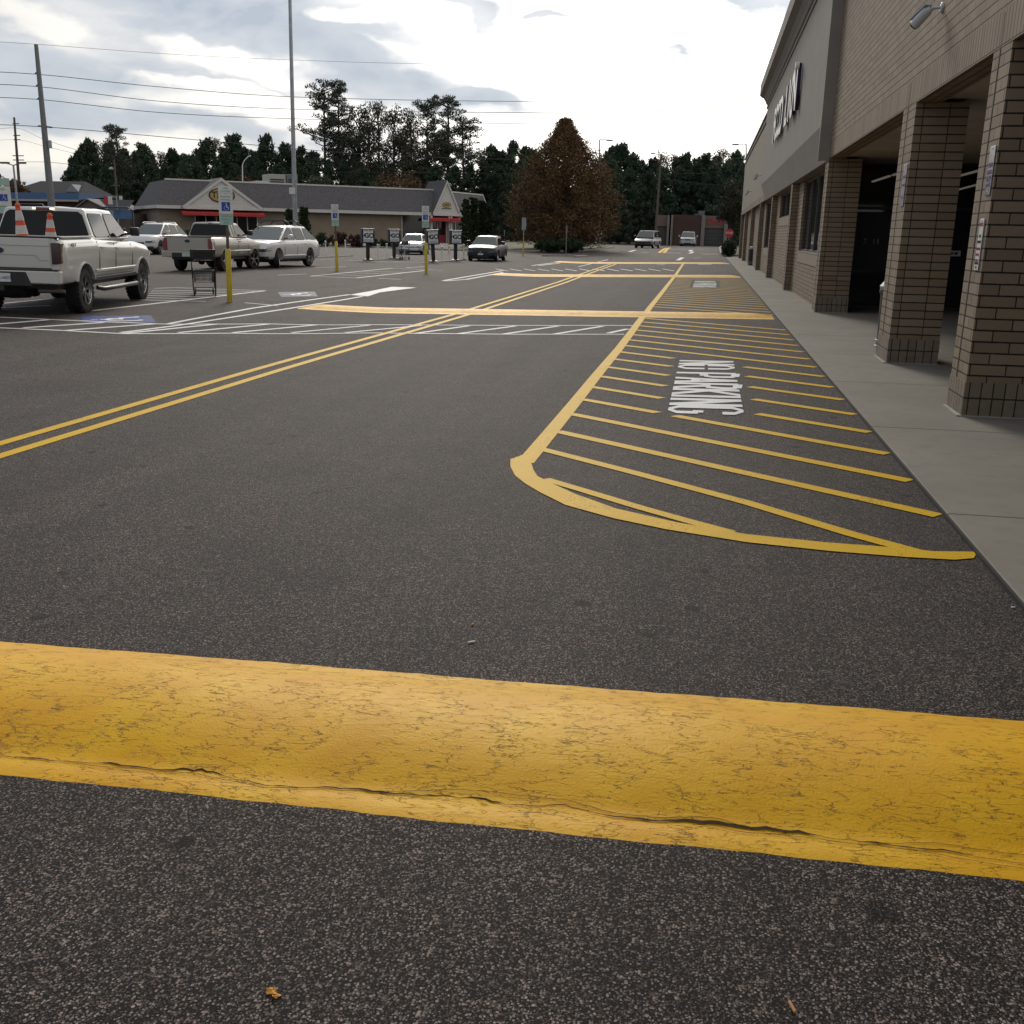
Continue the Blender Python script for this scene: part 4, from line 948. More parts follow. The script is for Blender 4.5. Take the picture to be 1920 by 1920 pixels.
        for i in range(4):
            a, b, c_ = Vector(pts[i-1]), Vector(pts[i]), Vector(pts[(i+1) % 4])
            ch += [b+(a-b).normalized()*min(.05, (a-b).length*.3), b+(c_-b).normalized()*min(.05, (c_-b).length*.3)]
        m.prism([(X(p[1])+sg*.001, p[0], p[1]) for p in ch], (sg*.012, 0, 0)); m.build(nm, CARGLASS, t, bevel=.003, seg=1)
        fr_ = MB(); ch2 = [Vector((cx_, cz_))+(p-Vector((cx_, cz_)))*1.0+(p-Vector((cx_, cz_))).normalized()*.022 for p in ch]
        fr_.prism([(X(p[1])-sg*.004, p[0], p[1]) for p in ch2], (sg*.010, 0, 0)); fr_.build('window_trim', DARK, t)
    for sg in (-1, 1):
        for (a, b) in S['win']: side(sg, a, b)
    def face(ya, za, yb, zb2, wa, wb_, nm, off, m_=.07):
        """windscreen / rear glass between belt (ya,za) and roof (yb,zb2)"""
        a, b = Vector((0, ya, za)), Vector((0, yb, zb2)); d = b-a; nn = Vector((0, -d.z, d.y))*(-1 if off > 0 else 1); nn.normalize()
        if (off > 0) != (nn.y > 0): nn = -nn
        P_ = []
        for (u, v) in ((-1, .05), (1, .05), (1, .90), (-1, .90)):
            p = a+d*v; w_ = (wa+(wb_-wa)*v)-m_; P_.append(Vector((u*w_, p.y, p.z))+nn*.004)
        ch = []
        for i in range(4):
            p, q, s_ = P_[i-1], P_[i], P_[(i+1) % 4]; ch += [q+(p-q).normalized()*.06, q+(s_-q).normalized()*.06]
        if nm == 'windscreen': ch = ch
        MB().prism(ch, nn*.02).build(nm, S.get('wsm', CARGLASS) if nm == 'windscreen' else CARGLASS, t, bevel=.004, seg=1)
        return nn
    face(yfb+.02, zbelt-.02, yfr+.0, zr-.03, wbelt, wr, 'windscreen', 1, .06)
    face(yrb, zbelt-.0, yrr, zr-.03, wbelt, wr, 'rear_window', -1, S.get('rwm', .07))
    # ---- wheels
    for yy in (-wb/2, wb/2):
        for sg in (-1, 1): make_wheel(t, sg*(Wd-tw/2-.02), yy, r, tw, sg, S['style'], steer if yy > 0 else 0)
    # ---- door seams, handles, mirrors, sill
    for sg in (-1, 1):
        sm_ = MB()
        def bodyx(y, f): 
            zt = ztop(y); return Wd*(.99 if f < .9 else .955)
        for ys_ in S['seams']:
            zt = ztop(ys_)
            for (fa, fb, xa, xb) in ((.2, .62, .983, 1.001), (.62, .93, 1.001, .957)):
                zlow = zb; sm_.bar((sg*Wd*xa, ys_, zlow+(zt-zlow)*fa), (sg*Wd*xb, ys_, zlow+(zt-zlow)*fb), .008, .012, up=(sg, 0, 0))
        sm_.build('door_seam', DARK, t)
        for yh in S['handles']:
            zt = ztop(yh); MB().tube([(sg*(Wd*.985), yh-.1, zb+(zt-zb)*.80), (sg*(Wd*.985+.035), yh-.07, zb+(zt-zb)*.80), (sg*(Wd*.985+.035), yh+.07, zb+(zt-zb)*.80), (sg*(Wd*.985), yh+.1, zb+(zt-zb)*.80)], .014, 6).build('door_handle', S.get('hm', paint), t, smooth=50)
        my = S.get('mirror', yfb-.32); mz = zbelt+.09; ms = S.get('msize', 1)
        mm = MB().box(sg*(Wd+.05) if sg > 0 else sg*(Wd+.05)-.20*ms, sg*(Wd+.05)+.20*ms if sg > 0 else sg*(Wd+.05), my-.05, my+.08, mz-.04, mz+.15*ms).build('wing_mirror', S.get('mm', paint), t, bevel=.035, seg=2, smooth=50)
        MB().bar((sg*(wbelt-.04), my, mz-.02), (sg*(Wd+.08), my, mz), .05, .04).build('mirror_arm', DARK, mm)
        if S.get('sillm'): MB().box(sg*Wd*.99-.012, sg*Wd*.99+.012, -wb/2+ar+.02, wb/2-ar-.02, zb+.01, zb+.09).build('side_sill', S['sillm'], t, bevel=.01, seg=1)
        if S.get('moulding'):
            mo = MB().box(sg*Wd-.008, sg*Wd+.014, -wb/2+ar+.05, wb/2-ar-.05, S['moulding']-.03, S['moulding']+.03); mo.build('side_moulding', S.get('mo_m', paint), t, bevel=.01, seg=1)
        # flares
        for yy in (-wb/2, wb/2):
            fl = MB()
            for k in range(14):
                a0, a1 = R(-8+14*k), R(-8+14*(k+1)); q = lambda a, R_: (sg*(Wd*.985), yy+R_*math.cos(a), r+.01+R_*math.sin(a))
                if r+ar*math.sin(a0) > ztop(yy)-.05 or r+ar*math.sin(min(a0, a1)) < zb+.02 or r+ar*math.sin(a1) < zb+.02: continue
                fl.bar(q(a0, ar+.012), q(a1, ar+.012), .03, S.get('flare', .035), up=(1, 0, 0))
            fl.build('arch_flare', S.get('flm', paint), t, smooth=60)
    return t, (y0, y1, Wd, ztop)

def patch(t, name, pts, d, m, bevel=.008, smooth=0):
    return MB().prism(pts, d).build(name, m, t, bevel=bevel, seg=2, smooth=smooth)
def sym(t, name, pts, d, m, bevel=.008):
    patch(t, name, pts, d, m, bevel); patch(t, name, [(-x, y, z) for x, y, z in pts], (-d[0], d[1], d[2]), m, bevel)

def wrap(t, S, name, x0, dep, z0, z1, m, rear=False, slant=.0):
    wb, Wd = S['wb'], S['W']/2; y0, y1 = -wb/2-S['oh'][0], wb/2+S['oh'][1]
    def hw(y):
        ef = (y1-y)/S.get('nose', .55); er = (y-y0)/S.get('tail', .3)
        return Wd*(1-.16*(1-min(1, ef))**2*S.get('nosew', 1)-.05*(1-min(1, er))**2)*.985
    ye, s = (y0, 1) if rear else (y1, -1)
    pl = [(x0, ye-s*.012)]+[(hw(ye+s*q)+.010, ye+s*q-(s*.012 if q == 0 else 0)) for q in [dep*k/5 for k in range(6)]]
    pl += [(hw(ye+s*dep)-.06, ye+s*dep), (hw(ye)-.10, ye+s*.05), (x0, ye+s*.05)]
    for sg in (1, -1):
        n = len(pl); lo = [(sg*x, y, z0+slant*min(1, abs(y-ye)/dep)) for x, y in pl]; hi = [(sg*x, y, z1+slant*min(1, abs(y-ye)/dep)) for x, y in pl]
        MB().add(lo+hi, [tuple(range(n)), tuple(range(n, 2*n))]+[(i, (i+1) % n, n+(i+1) % n, n+i) for i in range(n)]).build(name, m, t, bevel=.004, seg=1)
# --- white crew cab pickup
F150 = dict(wb=3.68, W=2.03, r=.415, tw=.29, oh=(1.16, .93), zb=.56, belt=1.36, style='chunky', gap=.085, flare=.05,
            top=[(-3.1, 1.40), (-1.12, 1.40), (-1.0, 1.37), (1.15, 1.30), (1.5, 1.29), (2.4, 1.20), (2.8, 1.05)], nose=.4, tail=.1, nosew=.7,
            gh=(-1.12, -.98, .62, 1.28, 1.95, .74), win=[(-.95, -.05), (.0, 1.15)], seams=[-1.02, -.02, 1.12], handles=[-.82, .12], bed=(-2.93, -1.12, .92), rwm=.05,
            msize=.95, mm=DARK, mirror=.86, sillm=DARK, moulding=.76)
PEARL = mat('pearl_white_paint', (.56, .56, .54), .28, var=0, coat=1)
tr, (ty0, ty1, TW, _) = vehicle(F150, 'pickup_truck', 'big white crew cab pickup with two traffic cones in its bed at left', 'pickup truck', 'RR', G(152, 586), R(13.8), PEARL)
y = ty0
# tailgate, seams, lamps, bumper
tg = patch(tr, 'tailgate', [(-.80, y-.012, .86), (.80, y-.012, .86), (.80, y-.012, 1.385), (-.80, y-.012, 1.385)], (0, .05, 0), PEARL, .012)
MB().prism([(-.79, y-.0125, 1.0), (-.62, y-.0125, 1.0), (-.54, y-.0125, 1.09), (.54, y-.0125, 1.09), (.62, y-.0125, 1.0), (.79, y-.0125, 1.0), (.79, y-.0125, .99), (.615, y-.0125, .99), (.535, y-.0125, 1.08), (-.535, y-.0125, 1.08), (-.615, y-.0125, .99), (-.79, y-.0125, .99)], (0, -.004, 0)).build('tailgate_crease', mat('crease_grey', (.32, .32, .31), .5), tg)
MB().box(-.80, .80, y-.022, y-.010, 1.25, 1.256).build('tailgate_line', mat('crease_grey', (.3, .3, .3), .5), tg)
MB().lathe([(0, 0), (.085, 0), (.09, .006), (.07, .016), (0, .018)], (0, 0, 0), 'y', 20).build('oval_badge', mat('badge_navy', (.015, .025, .09), .3), tg).matrix_local = Matrix.Translation((-.12, y-.03, 1.16)) @ Matrix.Diagonal((1.35, 1, .62, 1))
MB().box(-.42, -.08, y-.03, y-.008, 1.27, 1.375).build('tailgate_handle', DARK, tg, bevel=.01)
MB().box(-.99, .99, y-.01, y+.10, 1.385, 1.415).build('tailgate_cap', DARK, tr, bevel=.008)
sym(tr, 'tail_lamp', [(.82, y-.02, .93), (.985, y-.02, .95), (.99, y-.02, 1.31), (.82, y-.02, 1.31)], (0, .20, 0), mat('smoked_tail_lamp', (.035, .008, .010), .15, var=.2, coat=.9), .012)
MB().box(-.81, .81, y-.013, y+.0, .80, .86).build('bumper_gap', DARK, tr)
bp_ = patch(tr, 'rear_bumper', [(-1.0, y-.16, .60), (-.93, y-.20, .60), (.93, y-.20, .60), (1.0, y-.16, .60), (1.0, y-.02, .60), (-1.0, y-.02, .60)], (0, 0, .22), PEARL, .02)
MB().prism([(-.52, y-.205, .55), (.52, y-.205, .55), (.42, y-.205, .80), (-.42, y-.205, .80)], (0, .03, 0)).build('bumper_step', DARK, bp_, bevel=.01)
MB().box(-.97, .97, y-.19, y-.04, .815, .845).build('bumper_pad', DARK, bp_, bevel=.006)
lp = MB().box(-.155, .155, y-.225, y-.21, .62, .77).build('licence_plate', SIGNW, bp_)
text('plate_number', 'HCK-6802', .075, SIGNB, lp, (0, y-.2265, .69), (PI/2, 0, 0), ext=.0008).matrix_parent_inverse = Matrix.Identity(4)
MB().tube([(.55, y-.05, .46), (.62, y-.02, .46), (.85, y+.05, .46), (.98, y+.08, .45)], .04, 10).build('exhaust_pipe', mat('exhaust_steel', (.12, .11, .10), .5, metal=.7), tr, smooth=50)
MB().lathe([(0, -.35), (.26, -.33), (.28, 0), (.26, .3), (0, .33)], (-.1, y+.45, .56), 'x', 16).build('spare_wheel', BLACK, tr, smooth=40)
MB().box(-.04, .04, y-.26, y-.02, .47, .55).build('tow_hitch', DARK, tr)
text('decal_lettering', '4X4', .10, DARK, tr, (TW*.995+.004, -wb_*0-2.35 if False else -2.42, 1.265), (PI/2, 0, PI/2), ext=.003, sx=1.5).matrix_parent_inverse = Matrix.Identity(4)
# third brake light, cargo lamps
cl3 = MB().box(-.16, .16, -1.06, -.98, 1.885, 1.93).build('brake_light', TAILRED, tr, bevel=.008)
for sx_ in (-.20, .13): MB().box(sx_, sx_+.07, -1.062, -.98, 1.89, 1.925).build('cargo_lamp', mat('cargo_lamp_lit', (.9, .8, .6), .3, var=0, emit=((1, .78, .5), 1.6)), cl3, bevel=.006)
for sg in (-1, 1):
    MB().tube([(sg*(TW-.02), -1.25, .44), (sg*(TW+.07), -1.15, .41), (sg*(TW+.07), 1.05, .41), (sg*(TW-.02), 1.15, .44)], .045, 10).build('running_board', mat('step_steel', (.10, .10, .10), .3, metal=.6), tr, smooth=50)
    MB().box(sg*TW*.93-.03, sg*TW*.93+.03, y+.1, -1.15, 1.40, 1.425).build('bed_rail', PEARL, tr, bevel=.01)
sym(tr, 'head_lamp', [(.72, ty1-.16, .88), (.93, ty1-.30, .88), (.93, ty1-.30, 1.08), (.72, ty1-.16, 1.08)], (0, .10, 0), LAMPW)
patch(tr, 'grille', [(-.66, ty1-.06, .82), (.66, ty1-.06, .82), (.66, ty1-.06, 1.12), (-.66, ty1-.06, 1.12)], (0, .07, 0), DARK, .02)
patch(tr, 'front_bumper', [(-.98, ty1-.3, .52), (-.7, ty1+.03, .52), (.7, ty1+.03, .52), (.98, ty1-.3, .52)], (0, 0, .24), PEARL, .03)
bpy.context.view_layer.update()
def cone(loc_local, label, lean, h=.95):
    M_ = tr.matrix_world @ Vector(loc_local)
    t = empty('traffic_cone', M_, tr.rotation_euler.z, label, 'traffic cone', 'traffic cones in the pickup bed'); t.rotation_euler = (lean[0], lean[1], tr.rotation_euler.z)
    org = mat('cone_orange', (.62, .075, .018), .5, var=.1); wht = mat('cone_reflective', (.50, .50, .50), .4, var=.1)
    rb, rt = .165, .036
    rad = lambda z: rb+(rt-rb)*(z/h)
    MB().lathe([(rb, 0)]+[(rad(z), z) for z in (.2, .4, .6, h-.03)]+[(.045, h-.03), (.05, h), (.03, h+.035), (0, h+.04)], n=24).build('cone_body', org, t, smooth=40)
    MB().box(-.19, .19, -.19, .19, -.03, .0).build('cone_base', org, t, bevel=.02)
    for z0, z1 in ((h*.47, h*.63), (h*.72, h*.90)): MB().lathe([(rad(z0)+.003, z0), (rad(z1)+.003, z1)], n=24).build('reflective_band', wht, t, smooth=40)
    return t
cone((.20, y+.42, .985), 'orange traffic cone with knob top standing highest at the left in the pickup bed', (0, R(-3)), .96)
cone((.68, y+.40, .985), 'duller orange traffic cone below the brake light in the pickup bed', (0, R(2)), .80)

# --- silver regular cab pickup
SIERRA = dict(wb=3.02, W=1.95, r=.37, tw=.25, oh=(1.12, .95), zb=.50, belt=1.27, style='truck', gap=.06, flare=.03,
              top=[(-2.7, 1.25), (-.62, 1.25), (-.55, 1.24), (.85, 1.22), (1.2, 1.20), (2.1, 1.08), (2.5, .98)], nose=.45, tail=.1,
              gh=(-.60, -.50, .38, .98, 1.80, .70), win=[(-.46, -.24), (-.18, .9)], seams=[-.22, .85], handles=[-.05], bed=(-2.55, -.60, .85), rwm=.06, hm=DARK, mm=DARK, moulding=.74, mo_m=CHROME)
SILV = mat('silver_beige_paint', (.36, .34, .30), .3, metal=.35, var=0, coat=.5)
t2, (y, y1_, W2, _) = vehicle(SIERRA, 'pickup_truck', 'older silver single cab pickup with red tail lamps behind the shopping cart', 'pickup truck', 'RR', G(418, 508.5), R(3.2), SILV, steer=R(-18))
tg = patch(t2, 'tailgate', [(-.76, y-.012, .74), (.76, y-.012, .74), (.76, y-.012, 1.225), (-.76, y-.012, 1.225)], (0, .05, 0), SILV, .012)
MB().lathe([(0, 0), (.09, 0), (.08, .015), (0, .02)], (0, 0, 0), 'y', 18).build('tailgate_handle', DARK, tg).matrix_local = Matrix.Translation((.0, y-.03, 1.10)) @ Matrix.Diagonal((1.1, 1, .6, 1))
MB().box(-.95, .95, y-.01, y+.08, 1.23, 1.265).build('tailgate_cap', DARK, t2, bevel=.008)
sym(t2, 'tail_lamp', [(.79, y-.02, .76), (.97, y-.02, .76), (.955, y-.02, 1.08), (.90, y-.02, 1.20), (.79, y-.02, 1.20)], (0, .18, 0), TAILRED, .012)
bp_ = patch(t2, 'rear_bumper', [(-.98, y-.12, .52), (-.9, y-.18, .52), (.9, y-.18, .52), (.98, y-.12, .52), (.98, y-.01, .52), (-.98, y-.01, .52)], (0, 0, .20), SILV, .02)
MB().box(-.55, .55, y-.19, y-.15, .52, .68).build('bumper_step', DARK, bp_)
lp = MB().box(-.15, .15, y-.2, y-.19, .55, .68).build('licence_plate', SIGNP, bp_)
MB().box(-.06, .06, -.55, -.50, 1.745, 1.765).build('brake_light', DARK, t2)
patch(t2, 'grille', [(-.6, y1_-.05, .75), (.6, y1_-.05, .75), (.6, y1_-.05, .98), (-.6, y1_-.05, .98)], (0, .06, 0), DARK, .02)
sym(t2, 'head_lamp', [(.64, y1_-.1, .80), (.88, y1_-.22, .80), (.88, y1_-.22, .98), (.64, y1_-.1, .98)], (0, .08, 0), LAMPW)
patch(t2, 'front_bumper', [(-.94, y1_-.25, .44), (-.7, y1_+.03, .44), (.7, y1_+.03, .44), (.94, y1_-.25, .44)], (0, 0, .24), CHROME, .03)

WSG = mat('windscreen_glass', (.025, .038, .038), .08, var=.25, vscale=2, spec=.8)
LAMPD = mat('clear_lamp', (.16, .17, .18), .08, metal=.6, var=.3, vscale=14, coat=1)
def suv(name, label, ref, pos, head, paint, wb=3.05, H=1.74, W=2.0, rails=False, group=None, steer=0, oh=(1.12, .95)):
    S = dict(wb=wb, W=W, r=.39, tw=.24, oh=oh, zb=.32, belt=1.13, bev=.085, style='suv', gap=.045, wsm=WSG,
             top=[(-wb/2-oh[0], .96), (-wb/2-oh[0]+.12, 1.12), (-wb/2-.2, 1.17), (0, 1.14), (wb/2-.35, 1.13), (wb/2+.35, 1.09), (wb/2+oh[1]-.16, 1.0), (wb/2+oh[1]-.05, .92), (wb/2+oh[1], .78)], nose=.7, tail=.45,
             gh=(-wb/2-oh[0]+.08, -wb/2-oh[0]+.92, .05, 1.30, H, .65), win=[(-2.4, -1.32), (-1.24, -.30), (-.24, 1.1)], seams=[-1.28, -.27, .95], handles=[-1.1, -.05], sillm=DARK, moulding=.50, mirror=.72)
    t, (a, b, w_, zt) = vehicle(S, name, label, 'SUV', ref, pos, head, paint, group, steer)
    patch(t, 'grille', [(-.34, b-.03, .48), (.34, b-.03, .48), (.44, b-.03, .70), (-.44, b-.03, .70)], (0, .045, 0), DARK, .01)
    patch(t, 'grille_badge', [(-.06, b+.004, .60), (.06, b+.004, .60), (.06, b+.002, .70), (-.06, b+.002, .70)], (0, .008, 0), CHROME, .01)
    wrap(t, S, 'head_lamp', .50, .40, .66, .78, LAMPD, slant=.05); wrap(t, S, 'fog_vent', .50, .16, .38, .48, DARK)
    patch(t, 'lower_intake', [(-.4, b-.05, .32), (.4, b-.05, .32), (.34, b-.04, .44), (-.34, b-.04, .44)], (0, .045, 0), DARK, .01)
    patch(t, 'licence_plate', [(-.15, b+.01, .42), (.15, b+.01, .42), (.15, b+.01, .52), (-.15, b+.01, .52)], (0, .01, 0), SIGNW, .004)
    wrap(t, S, 'tail_lamp', .60, .30, .78, .90, TAILRED, rear=True)
    for sg in (-1, 1): MB().tube([(sg*.62, -1.6, H-.02), (sg*.62, -1.4, H+.04), (sg*.62, .1, H+.04), (sg*.62, .3, H-.03)], .018, 6).build('roof_rail', DARK if rails else CHROME, t, smooth=50)
    if rails:
        for yy in (-1.15, -.15): MB().tube([(-.66, yy, H+.02), (-.62, yy, H+.12), (-.48, yy, H+.19), (.48, yy, H+.19), (.62, yy, H+.12), (.66, yy, H+.02)], .035, 6).build('roof_rack_bar', DARK, t, smooth=50)
    return t
suv('suv_car', 'white SUV with black roof rack bars parked nose to nose with the silver pickup', 'FL', G(519, 502.5), R(-183.4), WHITEP, rails=True, steer=R(24))
suv('suv_car', 'white SUV facing the camera between the two pickups, partly hidden', 'FL', G(299, 477.3)*1.0, R(-176), WHITEP, wb=2.95, H=1.80, W=1.98)
NAVYC = mat('slate_blue_paint', (.05, .07, .12), .3, metal=.4, var=0, coat=.6)
suv('suv_car', 'dark blue SUV far away beside the gabled house at left', 'FL', AT(232, 432, 86.), R(-130), NAVYC, wb=2.7, H=1.68, W=1.85)

def sedan(name, label, ref, pos, head, paint, wb=2.7, H=1.44, W=1.77, dark=True, oh=(1.0, .93), r=.32):
    S = dict(wb=wb, W=W, r=r, tw=.21, oh=oh, zb=.20, belt=.90, bev=.08, style='sedan', gap=.04, wsm=WSG,
             top=[(-wb/2-oh[0], .86), (-wb/2-oh[0]+.1, .98), (-wb/2-.1, .98), (0, .92), (wb/2-.3, .90), (wb/2+.35, .84), (wb/2+oh[1]-.2, .75), (wb/2+oh[1]-.06, .68), (wb/2+oh[1], .56)], nose=.75, tail=.5, nosew=1.2,
             gh=(-wb/2-.45, -wb/2+.25, .18, 1.10, H, .58), win=[(-1.5, -.32), (-.26, .95)], seams=[-1.05, -.29, .85], handles=[-.9, -.1], mirror=.62, wbelt=.9)
    t, (a, b, w_, zt) = vehicle(S, name, label, 'car', ref, pos, head, paint)
    patch(t, 'upper_grille', [(-.40, b-.02, .49), (.40, b-.02, .49), (.42, b-.02, .545), (-.42, b-.02, .545)], (0, .03, 0), DARK, .004)
    patch(t, 'lower_grille', [(-.50, b-.04, .22), (.50, b-.04, .22), (.40, b-.03, .42), (-.40, b-.03, .42)], (0, .03, 0), DARK, .01)
    patch(t, 'grille_badge', [(-.05, b+.0, .50), (.05, b+.0, .50), (.05, b+.0, .54), (-.05, b+.0, .54)], (0, .018, 0), CHROME, .004)
    wrap(t, S, 'head_lamp', .46, .34, .49, .57, LAMPD, slant=.05)
    patch(t, 'licence_plate', [(-.15, b+.0, .36), (.15, b+.0, .36), (.15, b+.0, .45), (-.15, b+.0, .45)], (0, .01, 0), SIGNW, .004)
    wrap(t, S, 'tail_lamp', .5, .25, .68, .80, TAILRED, rear=True)
    return t
BLKC = mat('black_blue_paint', (.006, .009, .017), .35, metal=0, var=0, spec=.35, coat=0)
sedan('sedan_car', 'dark navy sedan facing the camera right of the pickup kiosk signs', 'FL', G(930, 490.5), R(-178.2), BLKC)
SIL2 = mat('pale_silver_paint', (.50, .51, .52), .3, metal=.3, var=0, coat=.6)
sedan('sedan_car', 'pale silver sedan seen between the kiosk signs', 'FL', G(791, 477.5), R(-173), SIL2, wb=2.6, H=1.42, W=1.72, oh=(.95, .88))
# minivan and the far van
VAN = dict(wb=3.0, W=1.99, r=.34, tw=.22, oh=(1.05, .95), zb=.26, belt=1.03, style='plain', gap=.045, wsm=WSG,
           top=[(-2.55, .95), (-2.4, 1.04), (0, 1.03), (1.3, 1.02), (2.0, .86), (2.45, .66)], nose=.6, tail=.2,
           gh=(-2.42, -2.2, .55, 1.62, 1.75, .72), win=[(-2.3, -1.25), (-1.18, -.05), (.02, 1.3)], seams=[-1.2, 0, 1.1], handles=[-1.0, .12], mirror=1.0)
GREYC = mat('slate_grey_paint', (.06, .075, .09), .3, metal=.2, var=0, coat=.6)
def front_bits(t, b, zc, S_):
    patch(t, 'grille', [(-.34, b-.02, zc-.12), (.34, b-.02, zc-.12), (.38, b-.02, zc+.02), (-.38, b-.02, zc+.02)], (0, .03, 0), DARK, .01)
    patch(t, 'lower_grille', [(-.5, b-.03, .28), (.5, b-.03, .28), (.45, b-.02, .42), (-.45, b-.02, .42)], (0, .03, 0), DARK, .01)
    wrap(t, S_, 'head_lamp', .48, .28, zc-.08, zc+.04, LAMPD)
t5, (a_, b_, _, _) = vehicle(VAN, 'minivan', 'grey minivan driving toward the camera in the far lane', 'minivan', 'FL', G(1224, 465.6), R(-188), GREYC)
front_bits(t5, b_, .66, VAN)
WG = mat('white_grey_paint', (.40, .44, .44), .3, var=0, coat=.5)
VAN2 = dict(VAN); VAN2.update(belt=1.12, gh=(-2.42, -2.2, .3, 1.2, 1.85, .74), top=[(-2.55, 1.0), (-2.4, 1.12), (1.0, 1.12), (2.2, 1.05), (2.45, .9)], mirror=.8)
t6, (a_, b_, _, _) = vehicle(VAN2, 'delivery_van', 'pale van with dark front parked before the brick red building', 'van', 'FL', AT(1302, 456, 138.), R(-181), WG)
front_bits(t6, b_, .86, VAN2)

# ------------------------------------------------------------------ shopping carts
def cart(loc, rz, label, s=1.0):
    t = empty('shopping_cart', loc, rz, label, 'shopping cart', 'shopping carts left in the lot')
    BL = BLACKG
    f = MB()
    for sx_ in (-.24, .24):
        f.tube([(sx_, -.42, .12), (sx_, .40, .14)], .014, 6); f.tube([(sx_, .34, .14), (sx_, .28, .52)], .014, 6)
        f.tube([(sx_, -.42, .12), (sx_*1.05, -.40, .60), (sx_*1.08, -.46, 1.0)], .014, 6); f.tube([(sx_, -.1, .13), (sx_, -.38, .62)], .011, 6)
    f.tube([(-.24, -.42, .12), (.24, -.42, .12)], .012, 6).tube([(-.24, .40, .14), (.24, .40, .14)], .012, 6)
    f.build('frame', BL, t, smooth=50)
    MB().tube([(-.27, -.47, 1.01), (.27, -.47, 1.01)], .018, 8).build('handle', DARK, t, smooth=50)
    # wire baskets
    def basket(name, z0, z1, ya, yb, yc, yd, wa, wb_, n, m):
        b = MB(); c = [(-wa, ya, z0), (wa, ya, z0), (wb_, yb, z0), (-wb_, yb, z0)]; d = [(-wa*1.1, yc, z1), (wa*1.1, yc, z1), (wb_*1.15, yd, z1*.96), (-wb_*1.15, yd, z1*.96)]
        c, d = [Vector(p) for p in c], [Vector(p) for p in d]
        for i in range(4):
            p0, p1, q0, q1 = c[i], c[(i+1) % 4], d[i], d[(i+1) % 4]
            for k in range(n+1): b.bar(p0.lerp(p1, k/n), q0.lerp(q1, k/n), .006)
            for k in range(5): b.bar(p0.lerp(q0, k/4), p1.lerp(q1, k/4), .009 if k < 4 else .020)
        for k in range(n+1): b.bar(c[0].lerp(c[1], k/n), c[3].lerp(c[2], k/n), .007)
        b.build(name, m, t)
    wire = mat('cart_wire', (.04, .04, .045), .5)
    basket('upper_basket', .78, .98, -.40, .22, -.44, .30, .22, .20, 12, wire)
    basket('lower_basket', .30, .56, -.34, .34, -.38, .42, .21, .18, 14, wire)
    MB().box(-.22, .22, -.40, -.385, .80, 1.0).build('child_seat_back', DARK, t)
    for sx_, yy in ((-.23, -.40), (.23, -.40), (-.2, .38), (.2, .38)):
        c_ = MB().lathe([(0, -.016), (.062, -.016), (.065, 0), (.062, .016), (0, .016)], (sx_, yy-.02, .065), 'x', 16).build('caster_wheel', BLACK, t, smooth=40)
        MB().bar((sx_, yy, .13), (sx_, yy-.02, .065), .03, .02).build('caster_fork', GALV, c_)
    t.scale = (s, s, s); return t
cart(G(384, 553), R(28), 'black two tier shopping cart standing beside the yellow post', 1.08)
cart(G(752, 487), R(160), 'distant shopping cart left beside a pickup kiosk sign', 1.05)

# ------------------------------------------------------------------ accessible parking posts
def wheelchair(parent, cx_, cz_, s, y, m):
    w_ = MB()
    arc = [(cx_+s*(-.05+.30*math.cos(a)), y, cz_+s*(-.16+.30*math.sin(a))) for a in [R(120+20*k) for k in range(13)]]
    for p, q in zip(arc, arc[1:]): w_.bar(p, q, .07*s, .004, up=(0, 0, 1) if abs(p[2]-q[2]) < abs(p[0]-q[0]) else (0, 0, 1))
    w_.bar((cx_-.06*s, y, cz_+.34*s), (cx_-.03*s, y, cz_-.06*s), .08*s, .004, up=(0, 1, 0)); w_.bar((cx_-.05*s, y-.0006, cz_-.06*s), (cx_+.20*s, y-.0006, cz_-.06*s), .08*s, .004, up=(0, 1, 0))
    w_.bar((cx_+.20*s, y-.0012, cz_-.04*s), (cx_+.30*s, y-.0012, cz_-.34*s), .08*s, .004, up=(0, 1, 0)); w_.bar((cx_-.04*s, y-.0006, cz_+.12*s), (cx_+.16*s, y-.0006, cz_+.12*s), .06*s, .004, up=(0, 1, 0))
    w_.lathe([(0, 0), (.07*s, 0), (.07*s, -.004), (0, -.004)], (cx_-.06*s, y, cz_+.42*s), 'y', 14)
    return w_.build('wheelchair_symbol', m, parent)
